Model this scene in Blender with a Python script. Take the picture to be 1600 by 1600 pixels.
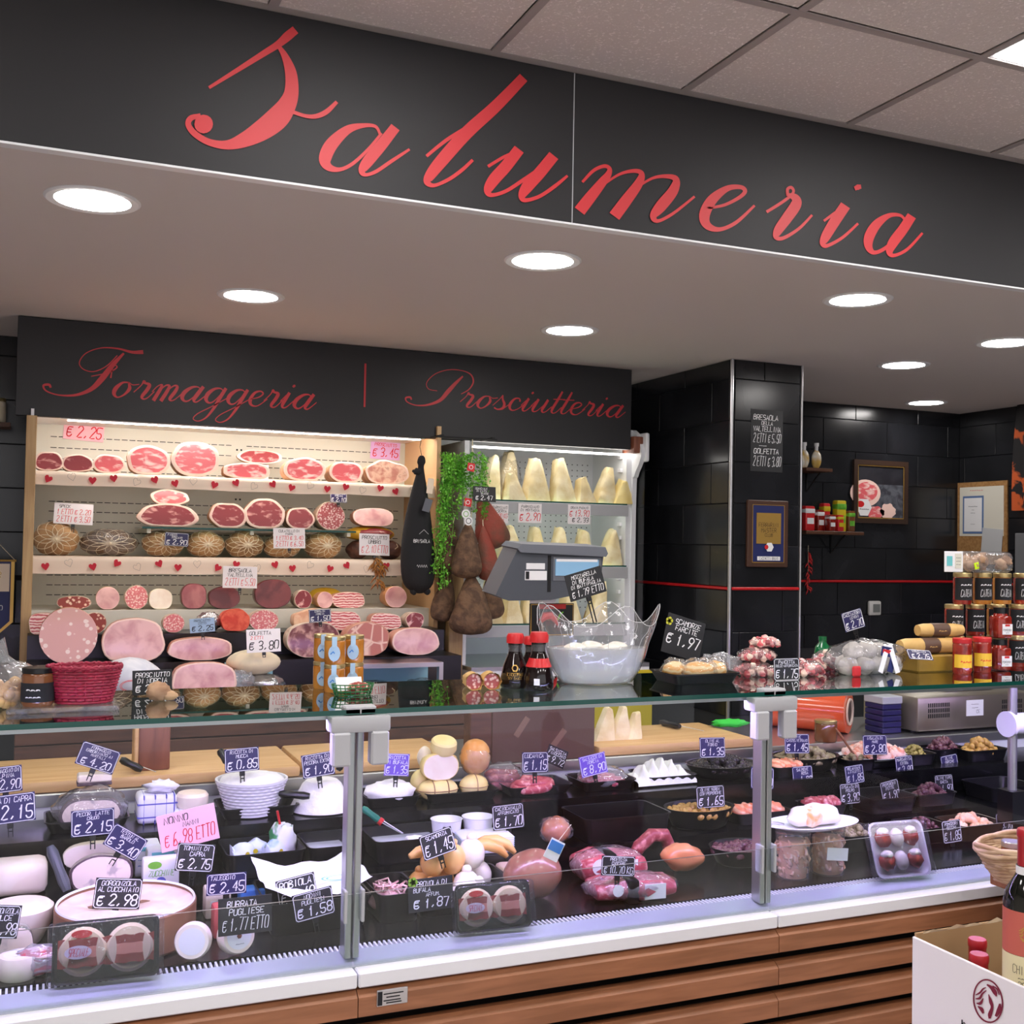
import bpy, bmesh, math, random
from mathutils import Vector, Matrix, noise
for o in list(bpy.data.objects): bpy.data.objects.remove(o, do_unlink=True)
S = bpy.context.scene
COL = S.collection
# ------------------------------------------------------------------ camera
FPX, HC = 1740.0, 1.6
CX = Vector((4875-800, -(923-800), -FPX)).normalized()
CY = Vector((57-800, -(836-800), -FPX)); CY = (CY - CX*CY.dot(CX)).normalized()
CZ = CX.cross(CY)
RT = Matrix((CX, CY, CZ))                       # camera -> world
cam = bpy.data.cameras.new('camera'); camo = bpy.data.objects.new('camera', cam); COL.objects.link(camo)
camo.matrix_world = Matrix.Translation((0, 0, HC)) @ RT.to_4x4()
cam.sensor_width = 36; cam.lens = FPX/1600*36; cam.clip_start = .05; cam.clip_end = 60
S.camera = camo
# ------------------------------------------------------------------ world, exposure
W = bpy.data.worlds.new('world'); S.world = W; W.use_nodes = True
W.node_tree.nodes['Background'].inputs[0].default_value = (.92, .90, .94, 1)
W.node_tree.nodes['Background'].inputs[1].default_value = 1.0
S.view_settings.view_transform = 'Standard'; S.view_settings.look = 'None'
S.view_settings.exposure = 0.1; S.view_settings.gamma = 1.0; S.view_settings.use_curve_mapping = False
L_DOWN, L_PANEL, L_STRIP, L_CASE = 48.0, 16.0, 26.0, 92.0     # lamp strengths, used by the lamp builders

def ray(px, py): return RT @ Vector(((px-800)/FPX, -(py-800)/FPX, -1))
def onY(px, py, Y):
    r = ray(px, py); return Vector((0, 0, HC)) + r*(Y/r.y)
def onZ(px, py, z):
    r = ray(px, py); return Vector((0, 0, HC)) + r*((z-HC)/r.z)
RI = RT.transposed()
def xat(px, Y, z):
    k = (px-800)/FPX; h = z-HC
    return (-(RI[0][1]*Y+RI[0][2]*h)-k*(RI[2][1]*Y+RI[2][2]*h))/(RI[0][0]+k*RI[2][0])
def dep(X, Y, z): return -(RI[2][0]*X+RI[2][1]*Y+RI[2][2]*(z-HC))
def mpp(px, Y, z): return dep(xat(px, Y, z), Y, z)/FPX          # metres per photo pixel at a place

# ------------------------------------------------------------------ materials
def lin(c):
    return tuple(((v/255)/12.92 if v/255 <= .04045 else ((v/255+.055)/1.055)**2.4) for v in c[:3])+(1,)
MATS = {}
def mat(name, c, c2=None, sc=10, rough=.5, metal=0, kind='noise', lo=.4, hi=.6, bump=0, bsc=None, c3=None, coat=0, emit=0, spec=.5, det=3, stretch=None, sss=0):
    if name in MATS: return MATS[name]
    m = bpy.data.materials.new(name); m.use_nodes = True; MATS[name] = m
    nt = m.node_tree; N = nt.nodes; L = nt.links; b = N['Principled BSDF']
    b.inputs['Roughness'].default_value = rough; b.inputs['Metallic'].default_value = metal
    b.inputs['Specular IOR Level'].default_value = spec
    b.inputs['Coat Weight'].default_value = coat; b.inputs['Coat Roughness'].default_value = .08
    b.inputs['Base Color'].default_value = lin(c)
    m.diffuse_color = lin(c)
    if sss:
        b.inputs['Subsurface Weight'].default_value = sss; b.inputs['Subsurface Radius'].default_value = (.01, .006, .004)
    if emit:
        b.inputs['Emission Color'].default_value = lin(c); b.inputs['Emission Strength'].default_value = emit
    if c2 or bump:
        tc = N.new('ShaderNodeTexCoord'); oi = N.new('ShaderNodeObjectInfo')
        mu = N.new('ShaderNodeMath'); mu.operation = 'MULTIPLY'; mu.inputs[1].default_value = 7.3
        L.new(oi.outputs['Random'], mu.inputs[0])
        va = N.new('ShaderNodeVectorMath'); va.operation = 'ADD'
        L.new(tc.outputs['Object'], va.inputs[0]); L.new(mu.outputs[0], va.inputs[1])
        vec = va.outputs[0]
        if stretch:
            mp = N.new('ShaderNodeMapping'); mp.inputs['Scale'].default_value = stretch
            L.new(vec, mp.inputs[0]); vec = mp.outputs[0]
    if c2:
        if kind == 'noise':
            t = N.new('ShaderNodeTexNoise'); t.inputs['Scale'].default_value = sc; t.inputs['Detail'].default_value = det; t.inputs['Distortion'].default_value = .4; out = t.outputs[0]
        elif kind == 'vor':
            t = N.new('ShaderNodeTexVoronoi'); t.inputs['Scale'].default_value = sc; out = t.outputs['Distance']
        elif kind == 'cell':
            t = N.new('ShaderNodeTexVoronoi'); t.feature = 'DISTANCE_TO_EDGE'; t.inputs['Scale'].default_value = sc; out = t.outputs['Distance']
        elif kind == 'wave':
            t = N.new('ShaderNodeTexWave'); t.inputs['Scale'].default_value = sc; t.inputs['Distortion'].default_value = 5; t.inputs['Detail'].default_value = 2; t.bands_direction = 'Z'; t.inputs['Detail Scale'].default_value = 1.4; out = t.outputs[1]
        L.new(vec, t.inputs['Vector'])
        r = N.new('ShaderNodeValToRGB'); e = r.color_ramp.elements
        e[0].position = lo; e[0].color = lin(c); e[1].position = hi; e[1].color = lin(c2)
        if c3:
            x = e.new(min(1, hi+(hi-lo))); x.color = lin(c3)
        L.new(out, r.inputs[0]); L.new(r.outputs[0], b.inputs['Base Color'])
        if emit: L.new(r.outputs[0], b.inputs['Emission Color'])
    if bump:
        n2 = N.new('ShaderNodeTexNoise'); n2.inputs['Scale'].default_value = bsc or sc*2; n2.inputs['Detail'].default_value = 4
        L.new(vec, n2.inputs['Vector'])
        bp = N.new('ShaderNodeBump'); bp.inputs['Strength'].default_value = bump; bp.inputs['Distance'].default_value = .01
        L.new(n2.outputs[0], bp.inputs['Height']); L.new(bp.outputs[0], b.inputs['Normal'])
    return m
def clear(name, tint=(250, 252, 255), haze=.06, edge=.5, rough=.08, bump=0, bsc=30, ior=1.45):
    """thin clear sheet: passes light straight through, mirrors by Fresnel, a little white haze"""
    if name in MATS: return MATS[name]
    m = bpy.data.materials.new(name); m.use_nodes = True; MATS[name] = m; m.diffuse_color = (.8, .85, .9, .3)
    nt = m.node_tree; N = nt.nodes; L = nt.links; N.remove(N['Principled BSDF']); out = N['Material Output']
    tr = N.new('ShaderNodeBsdfTransparent'); tr.inputs[0].default_value = lin(tint)
    df = N.new('ShaderNodeBsdfDiffuse'); df.inputs[0].default_value = (.9, .9, .92, 1)
    gl = N.new('ShaderNodeBsdfGlossy'); gl.inputs['Roughness'].default_value = rough
    fr = N.new('ShaderNodeFresnel'); ge = N.new('ShaderNodeNewGeometry'); mi = N.new('ShaderNodeMix')   # thin sheet: the exit face mirrors like the entry face
    mi.inputs[2].default_value = ior; mi.inputs[3].default_value = 1/ior
    L.new(ge.outputs['Backfacing'], mi.inputs[0]); L.new(mi.outputs[0], fr.inputs[0])
    a = N.new('ShaderNodeMixShader'); a.inputs[0].default_value = haze
    L.new(tr.outputs[0], a.inputs[1]); L.new(df.outputs[0], a.inputs[2])
    mu = N.new('ShaderNodeMath'); mu.operation = 'MULTIPLY'; mu.inputs[1].default_value = edge*2; mu.use_clamp = True
    L.new(fr.outputs[0], mu.inputs[0])
    x = N.new('ShaderNodeMixShader'); L.new(mu.outputs[0], x.inputs[0]); L.new(a.outputs[0], x.inputs[1]); L.new(gl.outputs[0], x.inputs[2])
    if bump:
        tc = N.new('ShaderNodeTexCoord'); n2 = N.new('ShaderNodeTexNoise'); n2.inputs['Scale'].default_value = bsc
        L.new(tc.outputs['Object'], n2.inputs['Vector'])
        bp = N.new('ShaderNodeBump'); bp.inputs['Strength'].default_value = bump; bp.inputs['Distance'].default_value = .02
        L.new(n2.outputs[0], bp.inputs['Height']); L.new(bp.outputs[0], gl.inputs['Normal']); L.new(bp.outputs[0], fr.inputs['Normal'])
    L.new(x.outputs[0], out.inputs[0])
    return m

# ------------------------------------------------------------------ mesh helpers
class MB:
    """collects geometry; build() links it as ONE mesh object"""
    def __init__(s): s.v = []; s.f = []; s.m = []
    def add(s, V, F, mi=0, M=None):
        o = len(s.v)
        s.v += [tuple(M @ Vector(p)) if M else tuple(p) for p in V]
        s.f += [tuple(i+o for i in q) for q in F]
        s.m += [mi]*len(F) if isinstance(mi, int) else list(mi)
        return s
    def box(s, c, d, mi=0, rot=None, ch=0):
        V, F = cboxg(d[0], d[1], d[2], ch)
        M = Matrix.Translation(c) @ (rot.to_4x4() if rot else Matrix.Identity(4))
        return s.add(V, F, mi, M)
    def lo(s, a, b, mi=0, ch=0):       # box from corner a to corner b
        c = [(a[i]+b[i])/2 for i in range(3)]; d = [abs(b[i]-a[i]) for i in range(3)]
        return s.box(c, d, mi, None, ch)
    def lathe(s, prof, n=20, mi=0, M=None, cap=True):
        V, F = latheg(prof, n, cap); return s.add(V, F, mi, M)
    def tube(s, pts, r, n=8, mi=0, M=None, cap=True):
        V, F = tubeg(pts, r, n, cap); return s.add(V, F, mi, M)
    def build(s, name, mats, parent=None, smooth=35, M=None):
        return mesh(name, s.v, s.f, mats, parent, s.m, smooth, M)
def mesh(name, V, F, mats, parent=None, mi=None, smooth=35, M=None):
    me = bpy.data.meshes.new(name); me.from_pydata([tuple(p) for p in V], [], F)
    for k in (mats if isinstance(mats, (list, tuple)) else [mats]): me.materials.append(MATS[k] if isinstance(k, str) else k)
    if mi and any(mi): me.polygons.foreach_set('material_index', mi)
    if smooth:
        me.polygons.foreach_set('use_smooth', [True]*len(me.polygons))
        if smooth < 180: me.set_sharp_from_angle(angle=math.radians(smooth))
    me.update()
    o = bpy.data.objects.new(name, me); COL.objects.link(o)
    if parent: o.parent = parent
    if M: o.matrix_local = M
    return o
def cboxg(x, y, z, ch=0):
    x /= 2; y /= 2; z /= 2
    if not ch:
        V = [(a*x, b*y, c*z) for a in (-1, 1) for b in (-1, 1) for c in (-1, 1)]
        return V, [(0, 1, 3, 2), (4, 6, 7, 5), (0, 4, 5, 1), (2, 3, 7, 6), (0, 2, 6, 4), (1, 5, 7, 3)]
    ch = min(ch, x*.9, y*.9, z*.9)
    bm = bmesh.new(); bmesh.ops.create_cube(bm, size=2)
    for v in bm.verts: v.co = (v.co.x*x, v.co.y*y, v.co.z*z)
    bmesh.ops.bevel(bm, geom=list(bm.edges), offset=ch, segments=2 if ch > .004 else 1, affect='EDGES', profile=.5)
    bm.verts.index_update(); V = [tuple(v.co) for v in bm.verts]; F = [tuple(v.index for v in f.verts) for f in bm.faces]; bm.free()
    return V, F
def latheg(prof, n=20, cap=True):
    V = []; F = []; k = len(prof)
    for r, z in prof:
        for i in range(n):
            a = 2*math.pi*i/n; V.append((r*math.cos(a), r*math.sin(a), z))
    for j in range(k-1):
        for i in range(n):
            i2 = (i+1) % n; F.append((j*n+i, j*n+i2, (j+1)*n+i2, (j+1)*n+i))
    if cap:
        if prof[0][0] > 1e-5: F.append(tuple(range(n-1, -1, -1)))
        if prof[-1][0] > 1e-5: F.append(tuple((k-1)*n+i for i in range(n)))
    return V, F
def tubeg(pts, r, n=8, cap=True):
    pts = [Vector(p) for p in pts]; V = []; F = []; up = None
    for j, p in enumerate(pts):
        t = (pts[min(j+1, len(pts)-1)]-pts[max(j-1, 0)])
        t = t.normalized() if t.length > 1e-9 else Vector((0, 0, 1))
        if up is None:
            up = t.cross(Vector((0, 0, 1)) if abs(t.z) < .9 else Vector((1, 0, 0))).normalized()
        else:
            up = (up-t*up.dot(t)); up = up.normalized() if up.length > 1e-6 else t.orthogonal().normalized()
        w = t.cross(up); rr = r[j] if isinstance(r, (list, tuple)) else r
        for i in range(n):
            a = 2*math.pi*i/n; V.append(tuple(p+(up*math.cos(a)+w*math.sin(a))*rr))
    for j in range(len(pts)-1):
        for i in range(n):
            i2 = (i+1) % n; F.append((j*n+i, j*n+i2, (j+1)*n+i2, (j+1)*n+i))
    if cap: F.append(tuple(range(n-1, -1, -1))); F.append(tuple((len(pts)-1)*n+i for i in range(n)))
    return V, F
def smoothpath(P, k=6, closed=False):
    """Catmull-Rom through tuples of any length"""
    out = []; n = len(P)
    rng = range(n if closed else n-1)
    for i in rng:
        g = (lambda j: P[j % n]) if closed else (lambda j: P[max(0, min(n-1, j))])
        a, b, c, d = g(i-1), g(i), g(i+1), g(i+2)
        for s in range(k):
            t = s/k
            out.append(tuple(.5*((2*b[q])+(-a[q]+c[q])*t+(2*a[q]-5*b[q]+4*c[q]-d[q])*t*t+(-a[q]+3*b[q]-3*c[q]+d[q])*t**3) for q in range(len(b))))
    if not closed: out.append(tuple(P[-1]))
    return out
def blobg(rx, ry, rz, amp=.06, seed=0, nu=20, nv=12, fr=2.0, flat=None):
    """noisy ellipsoid with centre 0; flat: clip bottom at -rz*flat"""
    V = []; F = []; off = Vector((seed*3.1, seed*1.7, seed*.9))
    for j in range(nv+1):
        ph = math.pi*j/nv
        for i in range(nu):
            a = 2*math.pi*i/nu
            d = Vector((math.sin(ph)*math.cos(a), math.sin(ph)*math.sin(a), math.cos(ph)))
            k = 1+amp*noise.noise(d*fr+off)*2
            p = Vector((d.x*rx*k, d.y*ry*k, d.z*rz*k))
            if flat is not None and p.z < -rz*flat: p.z = -rz*flat
            V.append(tuple(p))
    for j in range(nv):
        for i in range(nu):
            i2 = (i+1) % nu; F.append((j*nu+i, (j+1)*nu+i, (j+1)*nu+i2, j*nu+i2))
    return V, F
def R3(rx=0, ry=0, rz=0):
    return (Matrix.Rotation(math.radians(rz), 4, 'Z') @ Matrix.Rotation(math.radians(ry), 4, 'Y') @ Matrix.Rotation(math.radians(rx), 4, 'X'))
def T(x, y, z): return Matrix.Translation((x, y, z))
# ------------------------------------------------------------------ things
def tag(o, label=None, cat=None, group=None, kind=None):
    if label: o['label'] = label
    if cat: o['category'] = cat
    if group: o['group'] = group
    if kind: o['kind'] = kind
    return o
def thing(name, label, cat, loc=(0, 0, 0), rz=0, group=None, rot=None):
    o = bpy.data.objects.new(name, None); COL.objects.link(o); o.empty_display_size = .05
    o.matrix_world = T(*loc) @ (rot if rot else R3(0, 0, rz))
    return tag(o, label, cat, group)
def struct(o): o['kind'] = 'structure'; return o
def stuff(o): o['kind'] = 'stuff'; return o
def copy_tree(o, parent=None):
    c = o.copy(); COL.objects.link(c); c.parent = parent
    for ch in o.children: copy_tree(ch, c)
    return c
# ------------------------------------------------------------------ pen lettering
GL = {'A':'002640 1232','B':'00063645341404 033342413000','C':'4536160501103041','D':'0006264542200','E':'46060040 0333','F':'460600 0333','G':'45361605011030414333 ','H':'0006 4046 0343',
'I':'2026','J':'064641301001','K':'0006 460340','L':'060040','M':'0006234640','N':'00064046','O':'10010516364541301','P':'00063645443303','Q':'1001051636454130100 2240','R':'00063645443303 2340','S':'4536160504133342413010 01',
'T':'0646 2620','U':'060110304146','V':'062046','W':'0610233046','X':'0046 0640','Y':'062346 2320','Z':'06460040','0':'10010516364541301','1':'142620','2':'05163645440040','3':'051636454433424130100 1333','4':'360242 3530',
'5':'460603334241301001','6':'3615010010304132231201','7':'064620','8':'1304051636454433130201103041423313','9':'44331304051636454410','.':'1011','-':'0343','/':'0046','|':'2026','+':'2125 0343',':':'1112 1415',',':'2110',"'":'2526','\u00b0':'15263524 15',
'\u20ac':'4535150401103041 0434 0232','a':'3404031011303440','%':'0046','i':'2024 2526','o':'10020424333110','*':'1135 1531 0343','~':'021323123342'}
def strokes(txt):
    """list of polylines in em units (cap height 1) and total width"""
    out = []; x = 0
    for ch in txt:
        if ch == ' ': x += .5; continue
        g = GL.get(ch) or GL.get(ch.upper())
        if not g: x += .5; continue
        for s in g.split():
            s = s[:len(s)//2*2]
            pts = [(x+int(s[i])*.145, int(s[i+1])/6) for i in range(0, len(s), 2)]
            out.append(pts)
        x += .78
    return out, max(.1, x-.2)
def ribbon(mb, pts, w, y=0, mi=0, fn=None):
    """flat stroke of width w (scalar or per point) in the x-z plane at depth y"""
    n = len(pts); V = []
    for i, p in enumerate(pts):
        a = pts[max(0, i-1)]; b = pts[min(n-1, i+1)]
        dx, dz = b[0]-a[0], b[1]-a[1]; l = math.hypot(dx, dz) or 1
        ww = (w[i] if isinstance(w, (list, tuple)) else w)/2
        ex = 0 if 0 < i < n-1 else (ww*.7 if i else -ww*.7)
        px, pz = p[0]+dx/l*ex, p[1]+dz/l*ex
        V += [(px-dz/l*ww, y, pz+dx/l*ww), (px+dz/l*ww, y, pz-dx/l*ww)]
    if fn: V = [fn(*q) for q in V]
    mb.add(V, [(2*i, 2*i+1, 2*i+3, 2*i+2) for i in range(n-1)], mi)
def write(mb, lines, w, h, y, mi=0, pen=.1, seed=0, slant=.12, fn=None, pad=.07, ox=0, oz=0):
    """lines: list of (text, relative height, x fraction 0..1 anchor, colour index or None); fitted in a w x h card centred on 0"""
    rnd = random.Random(seed); tot = sum(l[1] for l in lines); z = h/2-h*pad
    for l in lines:
        t, rel = l[0], l[1]; anchor = l[2] if len(l) > 2 else .5; m2 = l[3] if len(l) > 3 and l[3] is not None else mi
        lh = (h*(1-2*pad))*rel/tot; ch = lh*.74
        st, tw = strokes(t); sx = min(ch*1.0, (w*(1-2*pad))/(tw+.12)); W_ = tw*sx
        x0 = -w/2+w*pad+(w*(1-2*pad)-W_)*anchor; zb = z-lh*.88
        for p in st:
            jx, jz = rnd.uniform(-.03, .03)*sx, rnd.uniform(-.05, .05)*ch
            q = [(ox+x0+a*sx+b*ch*slant+jx, oz+zb+b*ch+jz) for a, b in p]
            if len(q) > 2 and len(p) > 4: q = smoothpath(q, 2)
            ribbon(mb, q, max(.0007, min(ch, sx)*pen), y, m2, fn)
        z -= lh
# ------------------------------------------------------------------ palette
mat('black_panel', (42, 42, 44), rough=.55, spec=.35)
mat('header_panel', (44, 44, 46), rough=.5, spec=.35)
mat('red_letter', (205, 52, 58), rough=.5)
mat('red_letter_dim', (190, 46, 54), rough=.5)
mat('soffit_paint', (205, 198, 196), rough=.8, bump=.02, bsc=60)
mat('ceiling_tile', (234, 226, 222), (206, 197, 192), sc=120, lo=.33, hi=.42, rough=.95, bump=.25, bsc=90)
mat('tbar', (158, 150, 147), rough=.5)
mat('wall_tile', (24, 25, 28), (33, 34, 38), sc=3, rough=.22, spec=.5)
mat('grout', (44, 45, 48), rough=.9)
mat('red_line', (190, 30, 36), rough=.25)
mat('alu', (190, 190, 192), rough=.3, metal=.85)
mat('steel', (196, 196, 196), rough=.28, metal=.9)
mat('steel_warm', (170, 160, 145), (140, 130, 116), sc=3, rough=.35, metal=.7)
mat('white_enamel', (226, 228, 232), rough=.35)
mat('cream_enamel', (220, 218, 204), rough=.5)
mat('white_plastic', (232, 232, 236), rough=.4)
mat('grey_plastic', (176, 178, 182), rough=.45)
mat('dark_grey', (74, 78, 86), rough=.45)
mat('mid_grey', (104, 108, 116), rough=.45)
mat('black_plastic', (15, 15, 17), rough=.3)
mat('black_matte', (16, 16, 18), rough=.8)
mat('deck', (12, 12, 14), rough=.22)
mat('slat_wood', (158, 104, 70), (136, 88, 56), sc=4, rough=.45, stretch=(1.2, 14, 14), lo=.35, hi=.65)
mat('dark_wood', (98, 62, 42), (70, 42, 28), sc=4, rough=.5, stretch=(1.2, 12, 12), lo=.35, hi=.65)
mat('frame_wood', (196, 164, 118), (170, 136, 92), sc=4, rough=.5, stretch=(12, 12, 1), lo=.35, hi=.65)
mat('board_wood', (224, 184, 128), (206, 160, 102), sc=4, rough=.5, stretch=(1, 16, 16), lo=.3, hi=.7)
mat('block_wood', (132, 78, 56), (112, 62, 44), sc=5, rough=.5, stretch=(10, 10, 1))
mat('tan_panel', (206, 168, 122), rough=.5)
mat('floor_tile', (206, 198, 190), (190, 182, 174), sc=3, rough=.4)
mat('wall_paint', (208, 200, 192), rough=.9)
mat('lamp_white', (255, 250, 246), emit=L_DOWN)
mat('panel_white', (255, 250, 248), emit=L_PANEL)
mat('strip_white', (255, 250, 244), emit=L_STRIP); mat('strip_soft', (255, 250, 244), emit=L_STRIP*.4)
mat('case_violet', (208, 178, 255), emit=L_CASE)
mat('teal_edge', (18, 74, 66), rough=.12)
mat('chalk', (238, 238, 240), rough=.9); mat('ink_red', (226, 40, 52), rough=.8); mat('ink_black', (22, 22, 26), rough=.8)
mat('slate', (26, 27, 31), rough=.55)
mat('navy_card', (34, 30, 82), rough=.4)
mat('pink_card', (250, 196, 208), rough=.7); mat('white_card', (246, 240, 242), rough=.7)
mat('gold', (200, 160, 84), rough=.35, metal=.6)
mat('navy', (24, 34, 92), rough=.5)
clear('glass', (248, 251, 251), haze=.0, edge=.3, rough=.01)
clear('glass_top', (214, 232, 226), haze=.0, edge=.85, rough=.01)
clear('film', (250, 250, 252), haze=.10, edge=.8, rough=.12, bump=.6, bsc=28)
clear('film_thick', (246, 248, 250), haze=.2, edge=.9, rough=.12, bump=.5, bsc=18)
clear('acrylic', (250, 250, 255), haze=.08, edge=.7, rough=.05)

def wb(mb, name, mats, parent, smooth=35):
    return mb.build(name, mats, parent, smooth, parent.matrix_world.inverted() if parent else None)
def sbox(name, a, b, m, ch=0): return struct(MB().lo(a, b, 0, ch).build(name, m))
ZS, ZC, YF = 2.505, 2.947, 2.8            # soffit, main ceiling, fascia plane
YB, XR = 5.56, 5.56                       # back wall, right wall
# ------------------------------------------------------------------ shell
sbox('floor', (-3.5, -4, -.1), (XR+.2, YB+.2, 0), 'floor_tile')
wallb = sbox('wall_back', (-3.5, YB, 0), (XR+.2, YB+.15, ZC+.2), 'grout')
wallr = sbox('wall_right', (XR, -4, 0), (XR+.15, YB, ZC+.2), 'grout')
sbox('wall_left', (-3.5, -4, 0), (-3.35, YB, ZC+.2), 'wall_paint')
sbox('ceiling_lower', (-3.35, YF+.035, ZS), (XR, YB, ZS+.06), 'soffit_paint')
ceil = sbox('ceiling', (-3.35, -4, ZC+.02), (XR, YF+.03, ZC+.12), 'tbar')
gx0, gy0 = 1.109, 2.243
tm = None
PAN = {(i, j) for i in (-6, -3, 0, 3, 6) for j in (1, 4, 7)}     # lamp fields: panel tiles every third field
for i in range(-7, 8):
    for j in range(0, 9):
        x0, y1 = gx0+.6*2+.6*i, gy0+.6-.6*j
        if x0 < -3.3 or x0 > XR-.6: continue
        if (i, j) in PAN: continue
        h = .585 if j else .545
        if j > 2 and not (-2 <= i <= 4): continue
        t = MB().box((x0+.3, (y1-.6+min(y1, YF-.012))/2+ (0 if j else .0), ZC+.004), (.578, min(y1, YF-.012)-(y1-.6)-.022, .03), 0, None, .004)
        o = t.build('ceiling_tile', 'ceiling_tile', ceil)
for i in range(-7, 9):
    x = gx0+1.2+.6*i
    if -3.3 < x < XR: MB().lo((x-.012, -2.4, ZC-.016), (x+.012, YF-.031, ZC-.0125)).build('ceiling_bar', 'tbar', ceil)
for j in range(0, 9):
    y = gy0-.6*j; MB().lo((-3.3, y-.012, ZC-.0163), (XR-.01, y+.012, ZC-.0128)).build('ceiling_bar', 'tbar', ceil)
k = 0
for (i, j) in sorted(PAN):
    x0, y1 = gx0+1.2+.6*i, gy0+.6-.6*j
    if x0 < -3.3 or x0 > XR-.6: continue
    vis = (i, j) == (0, 1)
    t = thing('ceiling_light_panel', 'square white light panel set in the tiled ceiling', 'ceiling light', (x0+.3, y1-.3, ZC-.012), 0, 'square light panels in the tiled ceiling')
    MB().box((0, 0, .01), (.59, .59, .02), 0, None, .004).build('frame', 'white_enamel', t)
    MB().box((0, 0, -.002), (.55, .55, .006)).build('diffuser', 'panel_white', t)
# ------------------------------------------------------------------ tiled walls
tcache = {}
def tiles(parent, org, u, nrm, wid, z0, z1, off=0, tw=.5, th=.2, cut=None):
    """black glazed tiles in half bond, pieces of parent; org: corner, u: direction along wall, nrm: outward"""
    u = Vector(u); nrm = Vector(nrm); row = 0; z = z0
    while z < z1-.01:
        h = min(th, z1-z); x = -((row % 2)*tw/2+off) ; 
        while x < wid-.001:
            a, b = max(0, x), min(wid, x+tw)
            if b-a > .015:
                key = (round(b-a, 3), round(h, 3), abs(u.x) > .5)
                if key not in tcache:
                    d = (b-a-.004, .008, h-.004) if key[2] else (.008, b-a-.004, h-.004)
                    V, F = cboxg(*d, .0015); me = bpy.data.meshes.new('tile'); me.from_pydata(V, [], F); me.materials.append(MATS['wall_tile']); tcache[key] = me
                o = bpy.data.objects.new('tile', tcache[key]); COL.objects.link(o); o.parent = parent
                o.location = Vector(org)+u*((a+b)/2)+Vector((0, 0, z+h/2))+nrm*.004
            x += tw
        z += th; row += 1
ZR = 1.404
def tiled(parent, org, u, nrm, wid, zlow, off=0):
    n = int((ZR-.008-zlow)/.2)
    tiles(parent, (org[0], org[1], 0), u, nrm, wid, ZR-.008-.2*n, ZR-.008, off+.13)
    tiles(parent, (org[0], org[1], 0), u, nrm, wid, ZR+.008, ZS, off)
tiled(wallb, (2.95, YB), (1, 0, 0), (0, -1, 0), XR-2.95, .8)
tiled(wallr, (XR, YB-.008), (0, -1, 0), (-1, 0, 0), 1.9, .8, .2)
tiled(wallb, (-1.2, YB), (1, 0, 0), (0, -1, 0), 1.15, .8)
PX0, PX1, PY = 3.055, 3.46, 4.49
pil = sbox('wall_pillar', (PX0, PY, 0), (PX1, YB, ZS), 'grout')
tiled(pil, (PX0+.012, PY), (1, 0, 0), (0, -1, 0), PX1-PX0-.024, .6, .08)
tiled(pil, (PX0, YB-.01), (0, -1, 0), (-1, 0, 0), YB-PY-.02, .6, .1)
MB().tube([(PX0-.004, PY-.004, .3), (PX0-.004, PY-.004, ZS)], .009, 10).build('trim_1', 'alu')['kind'] = 'structure'
MB().tube([(PX1+.002, PY-.004, .3), (PX1+.002, PY-.004, ZS)], .006, 10).build('trim_2', 'alu')['kind'] = 'structure'
sbox('trim_3', (PX0+.006, PY-.014, ZR-.007), (PX1-.006, PY, ZR+.007), 'red_line', .003)
sbox('trim_4', (PX0-.014, PY+.006, ZR-.007), (PX0, YB-.001, ZR+.007), 'red_line', .003)
sbox('trim_5', (PX1+.01, YB-.014, ZR-.007), (XR-.01, YB, ZR+.007), 'red_line', .003)
sbox('trim_6', (XR-.014, YB-2, ZR-.007), (XR, YB-.014, ZR+.007), 'red_line', .003)
# ------------------------------------------------------------------ downlights
for px, py in ((145, 312), (392, 462), (848, 407), (890, 516), (1340, 468), (1412, 570), (1447, 629), (1572, 535)):
    p = onZ(px, py, ZS)
    t = thing('recessed_downlight', 'round white recessed downlight glowing in the lowered ceiling', 'downlight', (p.x, p.y, ZS), 0, 'downlights in the lowered ceiling')
    MB().lathe([(.098, -.004), (.118, -.006), (.124, -.002), (.124, .0)], 32, cap=False).build('trim_ring', 'white_enamel', t)
    MB().lathe([(0, -.003), (.1, -.003)], 32, cap=False).build('diffuser', 'lamp_white', t)
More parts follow.
